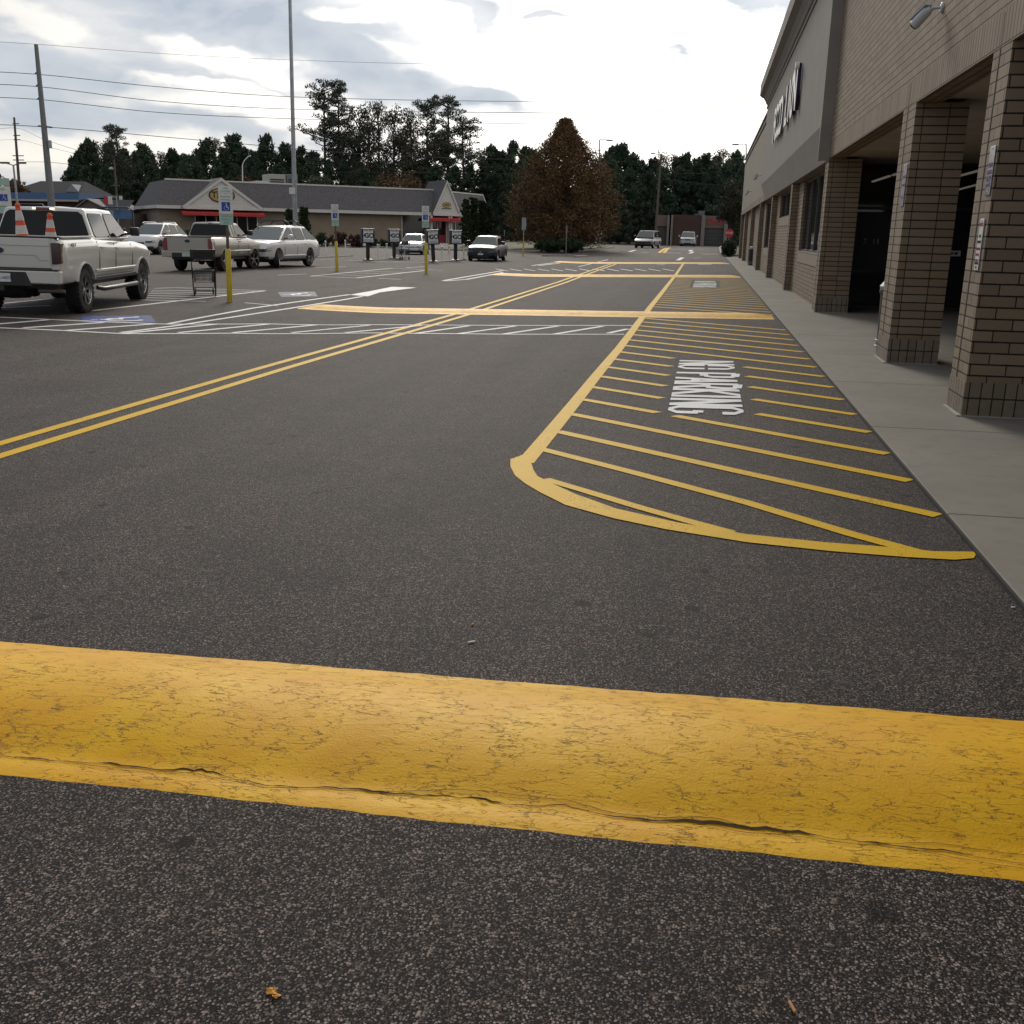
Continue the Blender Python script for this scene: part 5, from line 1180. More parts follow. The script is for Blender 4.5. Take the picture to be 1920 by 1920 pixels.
def acc_post(pbase, ytop_sign, ybot_sign, ysleeve, wpx, label, lean=0, plates=True):
    g = G(*pbase); Y = g.y; k = (g-CAM).length/FPX     # metres per pixel there
    t = empty('accessible_parking_sign', g, R(9), label, 'parking sign', 'accessible parking signs on yellow posts')
    k = (g-CAM).dot(_f)/FPX; zz = lambda py: AT(pbase[0], py, g.y).z-g.z
    hs = zz(ysleeve); r_ = .062
    MB().lathe([(r_, 0), (r_, hs-.02), (r_*.8, hs), (0, hs+.01)], n=18).build('yellow_sleeve', YPOST, t, smooth=40)
    MB().bar((0, 0, hs-.02), (0, 0, zz(ytop_sign)), .06, .03, up=(0, 1, 0)).build('steel_post', mat('rusty_post', (.10, .075, .06), .7, var=.3), t)
    w_ = wpx*k/2; zt, zb_ = zz(ytop_sign), zz(ybot_sign); H_ = zt-zb_
    yb = -.03
    za, zb2 = zt-H_*.19, zt-H_*.72
    a = MB().box(-w_, w_, yb-.004, yb, za+.008, zt).build('van_plate', SIGNW if plates else SIGNP, t, bevel=.001, seg=1)
    text('plate_text', 'VAN', H_*.065, SIGNG, a, (0, yb-.005, za+(zt-za)*.68), (PI/2, 0, 0), ext=.0006); text('plate_text', 'ACCESSIBLE', H_*.05, SIGNG, a, (0, yb-.005, za+(zt-za)*.3), (PI/2, 0, 0), ext=.0006)
    b = MB().box(-w_, w_, yb-.004, yb, zb2+.006, za-.0).build('reserved_plate', SIGNW, t, bevel=.001, seg=1)
    hb_ = za-zb2
    text('plate_text', 'RESERVED', H_*.062, SIGNG, b, (0, yb-.005, za-hb_*.16), (PI/2, 0, 0), ext=.0006); text('plate_text', 'PARKING', H_*.062, SIGNG, b, (0, yb-.005, za-hb_*.31), (PI/2, 0, 0), ext=.0006)
    cz_ = za-hb_*.63; s_ = hb_*.44
    pn = MB().box(-s_*.5, s_*.5, yb-.0065, yb-.0042, cz_-s_*.5, cz_+s_*.5).build('blue_panel', SIGNB, b)
    wheelchair(pn, .02, cz_-.02*s_, s_*.85, yb-.009, SIGNW)
    c = MB().box(-w_*.98, w_*.98, yb-.004, yb, zb_, zb2-.004).build('penalty_plate', SIGNP, t, bevel=.001, seg=1)
    hc = zb2-zb_
    for i, s2_ in enumerate(('MAXIMUM', 'PENALTY', '$250')): text('plate_text', s2_, H_*.062, SIGNG, c, (0, yb-.005, zb2-hc*(.2+.29*i)), (PI/2, 0, 0), ext=.0006)
    t.rotation_euler = (0, lean, R(9))
    for o in [x for p in kids(t) for x in kids(p)]:
        if o.name.startswith('plate_text'):
            w2 = max(v.co.x for v in o.data.vertices)-min(v.co.x for v in o.data.vertices); o.scale = (min(1, w_*1.7/w2), 1, 1)
    return t
acc_post((431, 566.5), 349, 422, 467, 26, 'accessible parking sign on the nearest yellow post beside the shopping cart', R(1.0))
acc_post((632, 508.5), 383, 424, 453, 13.5, 'accessible parking sign on a yellow post right of the white SUV', R(-.4))
acc_post((799, 513.5), 386, 427, 455, 13.5, 'accessible parking sign on a yellow post before the silver sedan', R(-.3))
acc_post((-8, 470), 333, 405, 420, 50, 'accessible parking sign cut by the left edge behind the white pickup', 0) if False else None
# the sign at the left edge stands behind the truck
gL = G(2, 512); 
def edge_sign():
    Y = 30.0; c = AT(1, 360, Y); k = (c-CAM).length/FPX
    t = empty('accessible_parking_sign', (c.x, Y, gz(c.x, Y)), R(20), 'accessible parking sign cut off by the left edge above the white pickup', 'parking sign', 'accessible parking signs on yellow posts')
    z0 = gz(c.x, Y); k = (c-CAM).dot(_f)/FPX; f = lambda py: AT(1, py, Y).z-z0
    MB().lathe([(.062, 0), (.062, f(470)), (0, f(470)+.01)], n=16).build('yellow_sleeve', YPOST, t, smooth=40); MB().bar((0, 0, .2), (0, 0, f(333)), .06, .03, up=(0, 1, 0)).build('steel_post', MATS['rusty_post'], t)
    w_ = 18*k; yb = -.03
    MB().box(-w_, w_, yb-.004, yb, f(348), f(334)).build('van_plate', SIGNP, t)
    b = MB().box(-w_, w_, yb-.004, yb, f(386), f(349)).build('reserved_plate', SIGNW, t)
    text('plate_text', 'PARKING', 5*k, SIGNG, b, (0, yb-.005, f(355)), (PI/2, 0, 0), ext=.0006, sx=.8)
    pn = MB().box(-.1, 6*k+.1, yb-.0065, yb-.0042, f(377), f(364)).build('blue_panel', SIGNB, b); wheelchair(pn, 6*k, f(370.5), 11*k, yb-.009, SIGNW)
    MB().box(-w_, w_, yb-.004, yb, f(400), f(387)).build('penalty_plate', SIGNP, t)
edge_sign()
# smaller sign posts further on
def small_post(pb, top_, label, plate=None, col=None, sleeve=None, rz=0, r_=.035):
    g = G(*pb); k = (g-CAM).dot(_f)/FPX*1.0; t = empty('sign_post', g, rz, label, 'sign post'); h = (pb[1]-top_)*k
    MB().lathe([(r_, 0), (r_, h), (0, h)], n=10).build('post', col or GALV, t, smooth=40)
    if sleeve: MB().lathe([(.06, 0), (.06, (pb[1]-sleeve)*k), (0, (pb[1]-sleeve)*k)], n=12).build('yellow_sleeve', YPOST, t, smooth=40)
    if plate:
        for (x0, x1, y0_, y1_2, m_) in plate: MB().box((x0-pb[0])*k, (x1-pb[0])*k, -.05, -.04, (pb[1]-y1_2)*k, (pb[1]-y0_)*k).build('sign_plate', m_, t, bevel=.002, seg=1)
    return t
small_post((842, 476), 428, 'thin post with yellow sleeve before the small red restaurant door', None, mat('old_post', (.2, .19, .17), .7), 447)
small_post((981, 480), 411, 'twin plate sign on a yellow based post right of the navy sedan', [(977.5, 980.7, 411, 433, GALV), (982, 985.5, 411, 433, GALV)], GALV, 453)
small_post((1061, 478), 424, 'slim rusty sign post edge on before the round hedge', [(1059.8, 1062.8, 426, 441, mat('sign_back', (.18, .16, .15), .7))], MATS['old_post'])
t_ = small_post((1118, 460), 428, 'pair of white boards on a post beyond the round hedge', [(1111.5, 1117, 431.5, 442, WHITEM), (1120, 1128, 431.5, 442, WHITEM)], WHITEM, None, 0, .12)
k_ = G(946, 457)
small_post((945.5, 457), 432, 'plain grey post in the grass right of the navy sedan', None, GALV)

# ------------------------------------------------------------------ grocery pickup kiosk signs
def kiosk(px, py, label, lean=0, rz=R(33)):
    g = G(px, py); t = empty('kiosk_sign', g, rz, label, 'kiosk sign', 'navy grocery pickup signs in the car lane')
    MB().lathe([(.30, 0), (.30, .05), (.24, .09), (.10, .12), (0, .12)], n=20).build('round_base', BLACKG, t, smooth=40)
    MB().box(-.095, .095, -.06, .06, .10, .95).build('post', BLACKG, t, bevel=.01)
    b = MB().box(-.36, .36, -.16, .16, .92, 1.70).build('sign_box', NAVY, t, bevel=.03)
    f = MB().box(-.27, .27, -.172, -.16, .98, 1.64).build('sign_face', SIGNW, b)
    text('sign_text', 'FOOD LION', .085, NAVY, f, (-.01, -.1735, 1.585), (PI/2, 0, 0), ext=.0008, bold=.003)
    text('sign_text', '+', .26, NAVY, f, (-.20, -.1735, 1.33), (PI/2, 0, 0), ext=.0008, bold=.012)
    text('sign_text', 'GO', .33, NAVY, f, (.05, -.1735, 1.32), (PI/2, 0, 0), ext=.0008, bold=.014)
    m = MB()
    for i in range(4): m.box(-.24, .22, -.1745, -.1725, 1.06-.025*i, 1.072-.025*i)
    m.build('small_print', mat('print_grey', (.2, .22, .28), .5), f); MB().box(-.22, .2, -.1745, -.1725, 1.10, 1.125).build('blue_bar', mat('print_blue', (.1, .16, .4), .5), f)
    t.rotation_euler = (0, lean, rz)
    return t
kiosk(690, 489, 'navy GO pickup sign leftmost of the four, alone beside the white posts')
kiosk(739, 485.5, 'navy GO pickup sign second from left, beside the distant cart')
kiosk(813, 492, 'leaning navy GO pickup sign just right of the yellow post', R(-3.5))
kiosk(854, 489.5, 'navy GO pickup sign nearest to the dark sedan')
# white delineator posts and the island kerb strip they stand on
for i, (px, py, lab) in enumerate([(611, 482, 'white lane post farthest left, left of the second yellow post'), (648, 480, 'white lane post right of the second yellow post'), (708.5, 487.5, 'white lane post just right of the leftmost kiosk sign'),
                    (725.5, 486.5, 'white lane post just left of the second kiosk sign'), (758.5, 485.5, 'white lane post before the silver sedan'), (829, 491.5, 'white lane post just right of the leaning kiosk sign'), (842.5, 490.5, 'white lane post below the thin yellow based post'), (869.5, 487.5, 'white lane post touching the dark sedan from the left')]):
    g = G(px, py); k = (g-CAM).length/FPX; h = 28*k
    t = empty('delineator_post', g, 0, lab, 'lane post', 'white flexible lane posts round the pickup bays')
    MB().lathe([(.038, .03), (.036, h-.14), (.055, h-.13), (.055, h-.02), (.03, h), (0, h)], n=12).build('tube', WHITEM, t, smooth=40)
    MB().lathe([(.13, 0), (.13, .03), (.05, .05), (0, .05)], n=14).build('rubber_base', BLACK, t, smooth=40)
    MB().lathe([(.0565, h-.11), (.0565, h-.05)], n=12).build('reflective_band', GALV, t, smooth=40)
def kerbline(pix, w_, h_, name, m):
    P_ = dense([tuple(G(*p)[:2]) for p in pix], 2.0); mb = MB()
    for a, b in zip(P_, P_[1:]):
        za, zb_ = gz(a.x, a.y), gz(b.x, b.y); d = (b-a).normalized(); n = Vector((-d.y, d.x))*w_/2; a2, b2 = a-d*.01, b+d*.01
        lo = [(a2-n).to_3d()+Vector((0, 0, za-.05)), (b2-n).to_3d()+Vector((0, 0, zb_-.05)), (b2+n).to_3d()+Vector((0, 0, zb_-.05)), (a2+n).to_3d()+Vector((0, 0, za-.05))]
        mb.add(lo+[p+Vector((0, 0, .05+h_)) for p in lo], [(0, 3, 2, 1), (4, 5, 6, 7), (0, 1, 5, 4), (1, 2, 6, 5), (2, 3, 7, 6), (3, 0, 4, 7)])
    return tag(mb.build(name, m), kind='structure')
kerbline([(575, 485), (611, 483), (660, 480.5)], .16, .07, 'lane_kerb', KERBM)
kerbline([(700, 489), (760, 486)], .16, .06, 'lane_kerb', KERBM)
kerbline([(816, 493), (872, 488)], .16, .07, 'lane_kerb', KERBM)
kerbline([(595, 487), (650, 488.5), (730, 491.5), (800, 493)], .12, .02, 'lane_kerb', WHT)
# kerbs of the far islands
kerbline([(560, 459.5), (650, 462), (754, 466.5), (866, 470.5), (950, 471), (1040, 471.5), (1090, 471), (1130, 467.5), (1150, 465)], .18, .14, 'far_kerb', KERBM)
kerbline([(1018, 480.8), (1080, 481)], .3, .12, 'small_island', KERBM); kerbline([(1078, 482.8), (1100, 481.3)], .3, .12, 'small_island', KERBM)
def lawn(pix, dz, name='grass_verge', m=GRASS):
    P_ = [G(*p) for p in pix]; mb = MB(); mb.add([(p.x, p.y, p.z+dz) for p in P_], [tuple(range(len(P_)))]); return tag(mb.build(name, m, fix=False), kind='structure')
lawn([(870, 469.5), (950, 470), (1040, 470.5), (1090, 469.8), (1128, 466), (1148, 464), (1100, 459), (1000, 457), (870, 456.5)], .13)
kerbline([(870, 456), (1000, 456)], .3, .16, 'far_kerb', KERBM)
# grass end of the sidewalk by the far store corner
lawn([(1352, 476), (1350, 466), (1362, 461), (1390, 463), (1390, 480), (1364, 480)], .08)
kerbline([(1364, 481), (1352, 476.5), (1349.5, 466), (1356, 460)], .2, .12, 'far_kerb', KERBM)

# ------------------------------------------------------------------ poles and wires
def pole(px, pybot, ptop, Y, rb, rt, name, label, cat, m, extra=None, base=None):
    a = AT(*ptop, Y); b = AT(px, pybot, Y); z0 = gz(b.x, Y); k = (b-CAM).length/FPX
    bx_ = b.x+(a.x-b.x)*((z0-b.z)/(a.z-b.z))
    t = empty(name, (bx_, Y, z0), 0, label, cat)
    top_ = Vector((a.x-bx_, 0, a.z-z0))
    MB().tube([(0, 0, 0), tuple(top_*.5), tuple(top_)], [rb, (rb+rt)/2, rt], 14).build('pole', m, t, smooth=40)
    return t, top_, k
t, top_, k = pole(554, 430, (541.5, -90), 52, .13, .075, 'parking_lot_light', 'tall slim grey lot light pole rising out of the picture above the white SUV', 'light pole', GALV)
p_ = AT(548.5, 358, 52); z_ = p_.z-t.location.z
MB().box(-.17, .15, -.18, -.16, z_-.16, z_+.16).build('number_plate', SIGNW, t)
MB().lathe([(.30, 0), (.30, .75), (0, .75)], n=20).build('concrete_base', KERBM, t, smooth=40)
for sg in (-1, 1): MB().box(sg*.9-.35+top_.x, sg*.9+.35+top_.x, -.18, .18, top_.z-.1, top_.z+.05).bar((top_.x, 0, top_.z), (top_.x+sg*.9, 0, top_.z), .06).build('lamp_head', GALV, t)
t, top_, k = pole(97, 388, (67.5, 83), 105, .42, .20, 'power_pole', 'tall steel power pole with three insulator arms at the left', 'power pole', mat('pole_grey', (.16, .165, .17), .7, var=.15))
ins = []
for px, py in ((66, 138), (68, 161), (70, 186)):
    q = AT(px, py, 105)-t.location; pz = AT(px+6, py-6, 105)-t.location
    MB().tube([(pz.x+.1, 0, pz.z), (q.x, 0, q.z)], .07, 8).build('insulator_arm', DARK, t, smooth=40)
q = AT(83, 238, 105)-t.location; MB().bar((q.x-.7, 0, q.z+.1), (q.x+.9, 0, q.z-.05), .16).build('cross_arm', WOOD, t)
q = AT(94, 278, 105)-t.location; MB().lathe([(0, 0), (.22, 0), (.22, .8), (0, .85)], (q.x, 0, q.z), n=12).build('transformer', GALV, t, smooth=40)
t, top_, k = pole(38, 372, (26.5, 220), 160, .30, .16, 'power_pole', 'thin wooden power pole with crossarms at the far left', 'power pole', WOOD)
for py in (232, 254, 262, 292, 300):
    q = AT(29+(py-220)*.07, py, 160)-t.location; w2 = 1.0 if py > 280 else .6; MB().bar((q.x-w2, 0, q.z), (q.x+w2, 0, q.z), .14).build('cross_arm', WOOD, t)
t, top_, k = pole(33, 385, (25, 310), 78, .10, .07, 'street_light', 'double headed grey street light at the far left', 'street light', GALV)
for sg in (-1, 1): MB().tube([tuple(top_), (top_.x+sg*.6, 0, top_.z+.15)], .04, 6).box(top_.x+sg*.75-.35, top_.x+sg*.75+.35, -.15, .15, top_.z+.12, top_.z+.26).build('lamp_head', mat('lamp_dark', (.10, .10, .10), .6), t)
t, top_, k = pole(221, 400, (214, 300), 130, .17, .11, 'power_pole', 'short wooden pole with small lamp arm left of the restaurant', 'power pole', WOOD)
q = AT(208, 316, 130)-t.location; MB().tube([(top_.x, 0, q.z), (q.x, 0, q.z+.1)], .05, 6).lathe([(0, 0), (.3, 0), (.2, .25), (0, .3)], (q.x, 0, q.z-.1), n=10).build('lamp_head', GALV, t); q = AT(216, 348, 130)-t.location; MB().bar((q.x-.6, 0, q.z), (q.x+.6, 0, q.z), .14).build('cross_arm', WOOD, t)
t, top_, k = pole(455, 345, (454.5, 310), 120, .09, .06, 'street_light', 'curved arm street light above the restaurant roof', 'street light', WHITEM)
MB().tube([tuple(top_), (top_.x+.25, 0, top_.z+.5), (top_.x+.8, 0, top_.z+1.0), (top_.x+1.15, 0, top_.z+1.1)], .06, 8).build('lamp_arm', WHITEM, t, smooth=50)
t, top_, k = pole(1231, 410, (1239.5, 288), 128, .17, .11, 'power_pole', 'leaning wooden power pole with a lamp arm behind the minivan', 'power pole', WOOD)
MB().tube([(top_.x-.1, 0, top_.z-.2), (top_.x-.8, 0, top_.z+.0)], .04, 6).box(top_.x-1.2, top_.x-.7, -.15, .15, top_.z-.05, top_.z+.07).build('lamp_head', GALV, t); q = AT(1236, 300, 128)-t.location; MB().bar((q.x-.9, 0, q.z), (q.x+.9, 0, q.z), .12).build('cross_arm', WOOD, t)
for (px, pt, sg, lab) in ((1124.5, 262, 1, 'street light with right pointing arm above the rust coloured tree'), (1399.5, 270, -1, 'street light with left pointing arm behind the store corner')):
    t, top_, k = pole(px, 400, (px-.5, pt), 120, .10, .07, 'street_light', lab, 'street light', GALV)
    MB().tube([tuple(top_), (top_.x+sg*1.3, 0, top_.z-.05)], .05, 6).box(top_.x+sg*1.0-.2*0, top_.x+sg*1.6, -.15, .15, top_.z-.12, top_.z) if sg > 0 else None
    MB().tube([tuple(top_), (top_.x+sg*1.4, 0, top_.z-.02)], .055, 6).build('lamp_arm', GALV, t)
    MB().box(min(top_.x+sg*.8, top_.x+sg*1.5), max(top_.x+sg*.8, top_.x+sg*1.5), -.16, .16, top_.z-.14, top_.z-.02).build('lamp_head', GALV, t)
WIRE = mat('cable_black', (.05, .05, .055), .7, var=0)
def wire(pts, rad, label):
    P_ = [AT(px, py, Y) for px, py, Y in pts]; out = []
    # smooth through the points
    for i in range(len(P_)-1):
        p0, p1, p2, p3 = P_[max(0, i-1)], P_[i], P_[i+1], P_[min(len(P_)-1, i+2)]
        for k in range(8):
            t_ = k/8; out.append(.5*((2*p1)+(p2-p0)*t_+(2*p0-5*p1+4*p2-p3)*t_*t_+(3*p1-p0-3*p2+p3)*t_**3))
    out.append(P_[-1])
    tag(MB().tube(out, rad, 5).build('power_line', WIRE), label, 'cable', 'overhead cables')
wire([(-120, 72, 100), (68, 83, 105), (400, 106, 118), (820, 120, 135), (1200, 118, 150), (1600, 105, 170)], .018, 'thin topmost overhead cable from the top of the steel pole')
for i, (a, b, c_, d, e_) in enumerate([(134, 139, 163, 182, 190), (159, 162, 190, 205, 211), (184, 186, 211, 223, 232)]):
    wire([(-120, a-3, 100), (66, b, 105), (300, c_, 114), (560, d, 125), (960, e_, 140), (1300, e_-3, 155), (1600, e_-12, 170)], .034, ['upper', 'middle', 'lowest'][i]+' of the three heavy overhead cables on the insulator arms')
wire([(-120, 231, 100), (84, 238, 105), (400, 265, 118), (700, 290, 132), (1000, 300, 145)], .035, 'overhead cable leaving the crossarm of the steel pole')
wire([(-60, 250, 150), (28, 240, 160), (84, 262, 140), (160, 286, 135)], .025, 'sagging cable between the thin wooden pole and the steel pole')
wire([(-60, 268, 150), (30, 262, 160), (90, 276, 140), (160, 292, 135)], .02, 'second sagging cable below it at far left'); wire([(32, 304, 160), (90, 304, 150), (160, 312, 140)], .03, 'low cable crossing behind the steel pole')
wire([(620, 322, 140), (1000, 326, 145), (1238, 326, 150), (1600, 320, 160)], .022, 'low cable in front of the dark pines from left to right'); wire([(1238, 335, 128), (1320, 345, 128), (1440, 352, 128)], .025, 'cable sagging from the leaning pole toward the store')

# ------------------------------------------------------------------ restaurant
zE = 3.7
def hitz(px, py, z):
    d = ray(px, py); t_ = (z-EYE)/d.z; return CAM+d*t_
A0 = hitz(293, 384.5, zE); B0 = hitz(870, 401, zE); rdir = (B0-A0); rdir.z = 0; RL = rdir.length; rdir.normalize(); rn = Vector((-rdir.y, rdir.x, 0))
if rn.y < 0: rn = -rn
rest = empty('restaurant', (A0.x, A0.y, .18), math.atan2(rdir.y, rdir.x), 'low tan restaurant with grey shingle roof, white gables and red awnings', 'restaurant')
def ON(px, py, v=0.0):
    """pixel -> (u, z) on the facade plane pushed back by v metres"""
    P0 = A0+rn*v; d = ray(px, py); t_ = (P0-CAM).dot(rn)/d.dot(rn); P_ = CAM+d*t_; q = P_-A0; return q.dot(rdir), P_.z-.18
TANW = mat('tan_render', (.235, .195, .15), .9, var=.08, vscale=1)
u0, ze = ON(293, 384.5); uE, zeR = ON(870, 401); zeh = zE-.18
u1 = ON(300, 420, .8)[0]; uW = ON(866, 430, .8)[0]
MB().box(u1, uW, .8, 12, -.3, zeh-.05).build('wall', TANW, rest)
rv = 2.2; ul, zl = ON(309, 342.5, rv); ur, zr_ = ON(838, 353.5, rv); zr_ = (zl+zr_)/2
rf = MB(); rf.add([(u0, 0, zeh), (uE, 0, zeh), (ur+.4, rv, zr_), (ul, rv, zr_), (u0, 12.8, zeh), (uE, 12.8, zeh), (ur+.4, 10.6, zr_), (ul, 10.6, zr_)], [(0, 1, 2, 3), (1, 5, 6, 2), (5, 4, 7, 6), (4, 0, 3, 7), (3, 2, 6, 7), (0, 4, 5, 1)])
roof = rf.build('roof', SHING, rest)
MB().box(u0-.03, uE+.03, -.06, .0, zeh-.30, zeh+.03).box(u0-.06, u0-.0, 0, 12.8, zeh-.3, zeh+.03).build('fascia', WTRIM, rest)
MB().box(ul, ur, rv-.05, rv+.08, zr_, zr_+.16).build('ridge_trim', WTRIM, roof)
def gable(pa, pl, pr_, v, nm, pitch_in=.28):
    ua, za = ON(*pa, v); ulft, zl_ = ON(*pl, v); urt, zr2 = ON(*pr_, v); zb_ = zeh-.02
    g = MB().prism([(ulft, v, zb_), (urt, v, zb_), (ua, v, za)], (0, .15, 0)).build('gable', WTRIM, rest)
    rf_ = MB(); dep = 5.2
    for (p, s_) in (((ulft, zb_), -1), ((urt, zb_), 1)):
        du, dz = p[0]-ua, p[1]-za; ln = math.hypot(du, dz); ox_, oz_ = -dz/ln*.1*s_*-1, abs(du)/ln*.1
        q = [(ua, v-.12, za+.14), (p[0]+s_*.22, v-.12, p[1]+.0), (p[0]+s_*.22, v+dep, p[1]+.0), (ua, v+dep, za+.14)]
        rf_.prism(q, (0, 0, -.09))
        bt = MB().prism([(ua, v-.14, za+.12), (p[0]+s_*.22, v-.14, p[1]-.02), (p[0]+s_*.1, v-.14, p[1]-.28), (ua, v-.14, za-.22)], (0, .1, 0)).build('barge_board', mat('barge_white', (.56, .55, .53), .6), g)
    rf_.build('gable_roof', SHING, g)
    MB().box(ulft-.1, urt+.1, v-.1, v+.02, zb_-.28, zb_+.02).build('gable_fascia', mat('barge_white', (.5, .5, .5), .6), g)
    return g, ua, za
g1, ua1, za1 = gable((414.5, 335.5), (345, 384), (489, 388), -.35, 'a'); g2, ua2, za2 = gable((838, 340), (814, 397), (861, 400), -.35, 'b')
# oval name signs
def oval(cpx, cpy, rpx, rpy, v, parent, m, rim, name='oval_sign'):
    u, z = ON(cpx, cpy, v); u2, _ = ON(cpx+rpx, cpy, v); _, z2 = ON(cpx, cpy-rpy, v); a, b = abs(u2-u), abs(z2-z)
    o = MB().prism([(u+a*math.cos(t_), v, z+b*math.sin(t_)) for t_ in [2*PI*k/32 for k in range(32)]], (0, -.06, 0)).build(name, rim, parent)
    MB().prism([(u+a*.90*math.cos(t_), v-.061, z+b*.86*math.sin(t_)) for t_ in [2*PI*k/32 for k in range(32)]], (0, -.02, 0)).build('sign_face', m, o); return o, u, z, a, b
YS = mat('mustard_sign', (.42, .27, .09), .5, var=.05)
o1, u, z, a, b = oval(416, 366.5, 24.5, 14, -.36, g1, YS, DARK)
text('sign_text', 'Ta', b*1.25, DARK, o1, (u-a*.45, -.36-.085, z), (PI/2, 0, 0), ext=.01, bold=.015); MB().bar((u-a*.78, -.45, z+b*.42), (u-a*.2, -.45, z+b*.5), .1, .08).build('sign_stroke', DARK, o1)
MB().bar((u+a*.72, -.45, z+b*.45), (u+a*.82, -.45, z-b*.3), .12, .10, up=(0, 1, 0)).build('sign_stroke', REDP, o1)
o2, u, z, a, b = oval(837.5, 384, 8, 5, -.36, g2, YS, mat('brown_rim', (.12, .05, .02), .5), 'small_oval_sign')
m = MB()
for i in range(5): m.box(u-a*1.1+i*a*.45, u-a*1.1+i*a*.45+a*.3, -.40, -.36, z-b*1.6, z-b*1.25)
m.build('sign_letters', DARK, o2); m = MB()
for i in range(3): m.box(u-a*.5+i*a*.36, u-a*.5+i*a*.36+a*.25, -.46, -.44, z-b*.25, z+b*.25)
m.build('sign_letters', DARK, o2)
def awning(pl, pr_, v0, h_, name='awning'):
    ua_, za_ = ON(*pl, v0); ub_, _ = ON(*pr_, v0); zt = zeh-.32
    return MB().add([(ua_+.15, .78, zt), (ub_-.15, .78, zt), (ub_, v0, zt-h_*.55), (ua_, v0, zt-h_*.55), (ub_, v0, zt-h_), (ua_, v0, zt-h_), (ua_+.15, .78, zt-h_*.2), (ub_-.15, .78, zt-h_*.2)],
                    [(0, 1, 2, 3), (3, 2, 4, 5), (0, 3, 5), (1, 4, 2), (0, 5, 6), (1, 7, 4), (5, 4, 7, 6)]).build(name, REDAWN, rest)
awning((342, 395), (497, 400), -.9, .62); awning((806, 405), (868, 408), -.9, .62)
def rwin(p0, p1, nm, m_=None, parts=3, v=.78):
    ua_, z1_ = ON(p0[0], p0[1], .8); ub_, z0_ = ON(p1[0], p1[1], .8)
    w_ = MB().box(ua_, ub_, v-.02, .799, z0_, z1_).build(nm, m_ or WINDK, rest); f = MB()
    for i in range(parts+1): x = ua_+(ub_-ua_)*i/parts; f.box(x-.05, x+.05, v-.07, v-.0, z0_, z1_)
    f.box(ua_, ub_, v-.065, v-.0, z1_-.06, z1_).box(ua_, ub_, v-.065, v-.0, z0_, z0_+.06); f.build('window_frame', WTRIM, w_); return w_
rwin((365, 402), (484, 452), 'window', parts=6); rwin((753, 402), (806, 456), 'window', parts=1)
rwin((808, 410), (820, 458), 'window', parts=1); rwin((841, 412), (866, 458), 'window', parts=2)
uA, z1_ = ON(820, 412, .8); uB, z0_ = ON(836, 455, .8)
dr = MB().box(uA, uB, .70, .795, z0_, z1_).build('red_door', mat('red_door_paint', (.30, .02, .035), .4), rest); MB().box(uA+.2, uB-.2, .69, .70, z0_+.9, z1_-.2).build('door_glass', WINDK, dr)
MB().box(uA-.12, uA, .66, .80, z0_, z1_+.1).box(uB, uB+.12, .66, .80, z0_, z1_+.1).build('door_frame', WTRIM, dr)
uA, _ = ON(808, 410, .0); 
for px in (809, 842, 846): 
    ua_, _ = ON(px, 430, -.2); MB().box(ua_-.11, ua_+.11, -.3, -.1, -.2, zeh-.3).build('porch_column', WTRIM, rest)
uA, z1_ = ON(742, 432, .78); uB, z0_ = ON(749, 436, .78); MB().box(uA, uB, .74, .78, z0_, z1_).build('small_plaque', mat('plaque_maroon', (.12, .02, .03), .5), rest)
# rooftop units
for (pa, pb, m_) in (((480, 339), (504, 346), WTRIM), ((503, 326), (536, 346), mat('hvac_beige', (.36, .35, .33), .7, var=.1)), ((537, 326.5), (559, 346), mat('hvac_grey', (.13, .14, .15), .7, var=.1))):
    ua_, z1_ = ON(*pa, 4); ub_, z0_ = ON(*pb, 4); h_ = MB().box(ua_, ub_, 4, 6.5, zr_-.02, z1_).build('rooftop_unit', m_, rest, bevel=.04); MB().box(ua_+.2, ub_-.2, 3.97, 4.0, z1_-.9, z1_-.75).box(ua_+.2, ub_-.2, 3.97, 4.0, z1_-.65, z1_-.5).build('vent_louvre', DARK, h_)
# right wing going back
wa = rest.matrix_basis.inverted() @ (A0+rdir*(uE-.5))
zw = zeh
w0 = (uE-.6, 1.0); w1 = (w0[0]+1.2*rdir.x+15*rdir.y, w0[1]+1.2*rn.x+15*rn.y); wn_ = Vector((w1[1]-w0[1], -(w1[0]-w0[0]))).normalized()
ztop_ = zr_-.05
wing = MB().add([(w0[0], w0[1], zw), (w1[0], w1[1], zw), (w1[0]-1.9, w1[1]-1.2, ztop_), (w0[0]-1.6, w0[1]+1.3, ztop_), (w0[0]-6, w0[1]+3, ztop_), (w1[0]-7, w1[1]-.2, ztop_)], [(0, 1, 2, 3), (3, 2, 5, 4)]).build('wing_roof', SHING, rest, fix=False)
MB().prism([(w0[0]-.3, w0[1], -.3), (w1[0]-.3, w1[1]-.3, -.3), (w1[0]-9, w1[1]-1.3, -.3), (w0[0]-6, w0[1]+1, -.3)], (0, 0, zw+.25)).build('wing_wall', TANW, rest)
MB().bar((w0[0], w0[1], zw-.12), (w1[0], w1[1], zw-.12), .06, .3).build('wing_fascia', WTRIM, rest); MB().bar((w0[0]-1.6, w0[1]+1.3, ztop_+.08), (w1[0]-1.9, w1[1]-1.2, ztop_+.08), .08, .16).build('wing_ridge_trim', WTRIM, rest); MB().bar((w1[0]-1.9, w1[1]-1.2, ztop_+.08), (w1[0], w1[1], zw), .08, .16).build('wing_barge', WTRIM, rest)

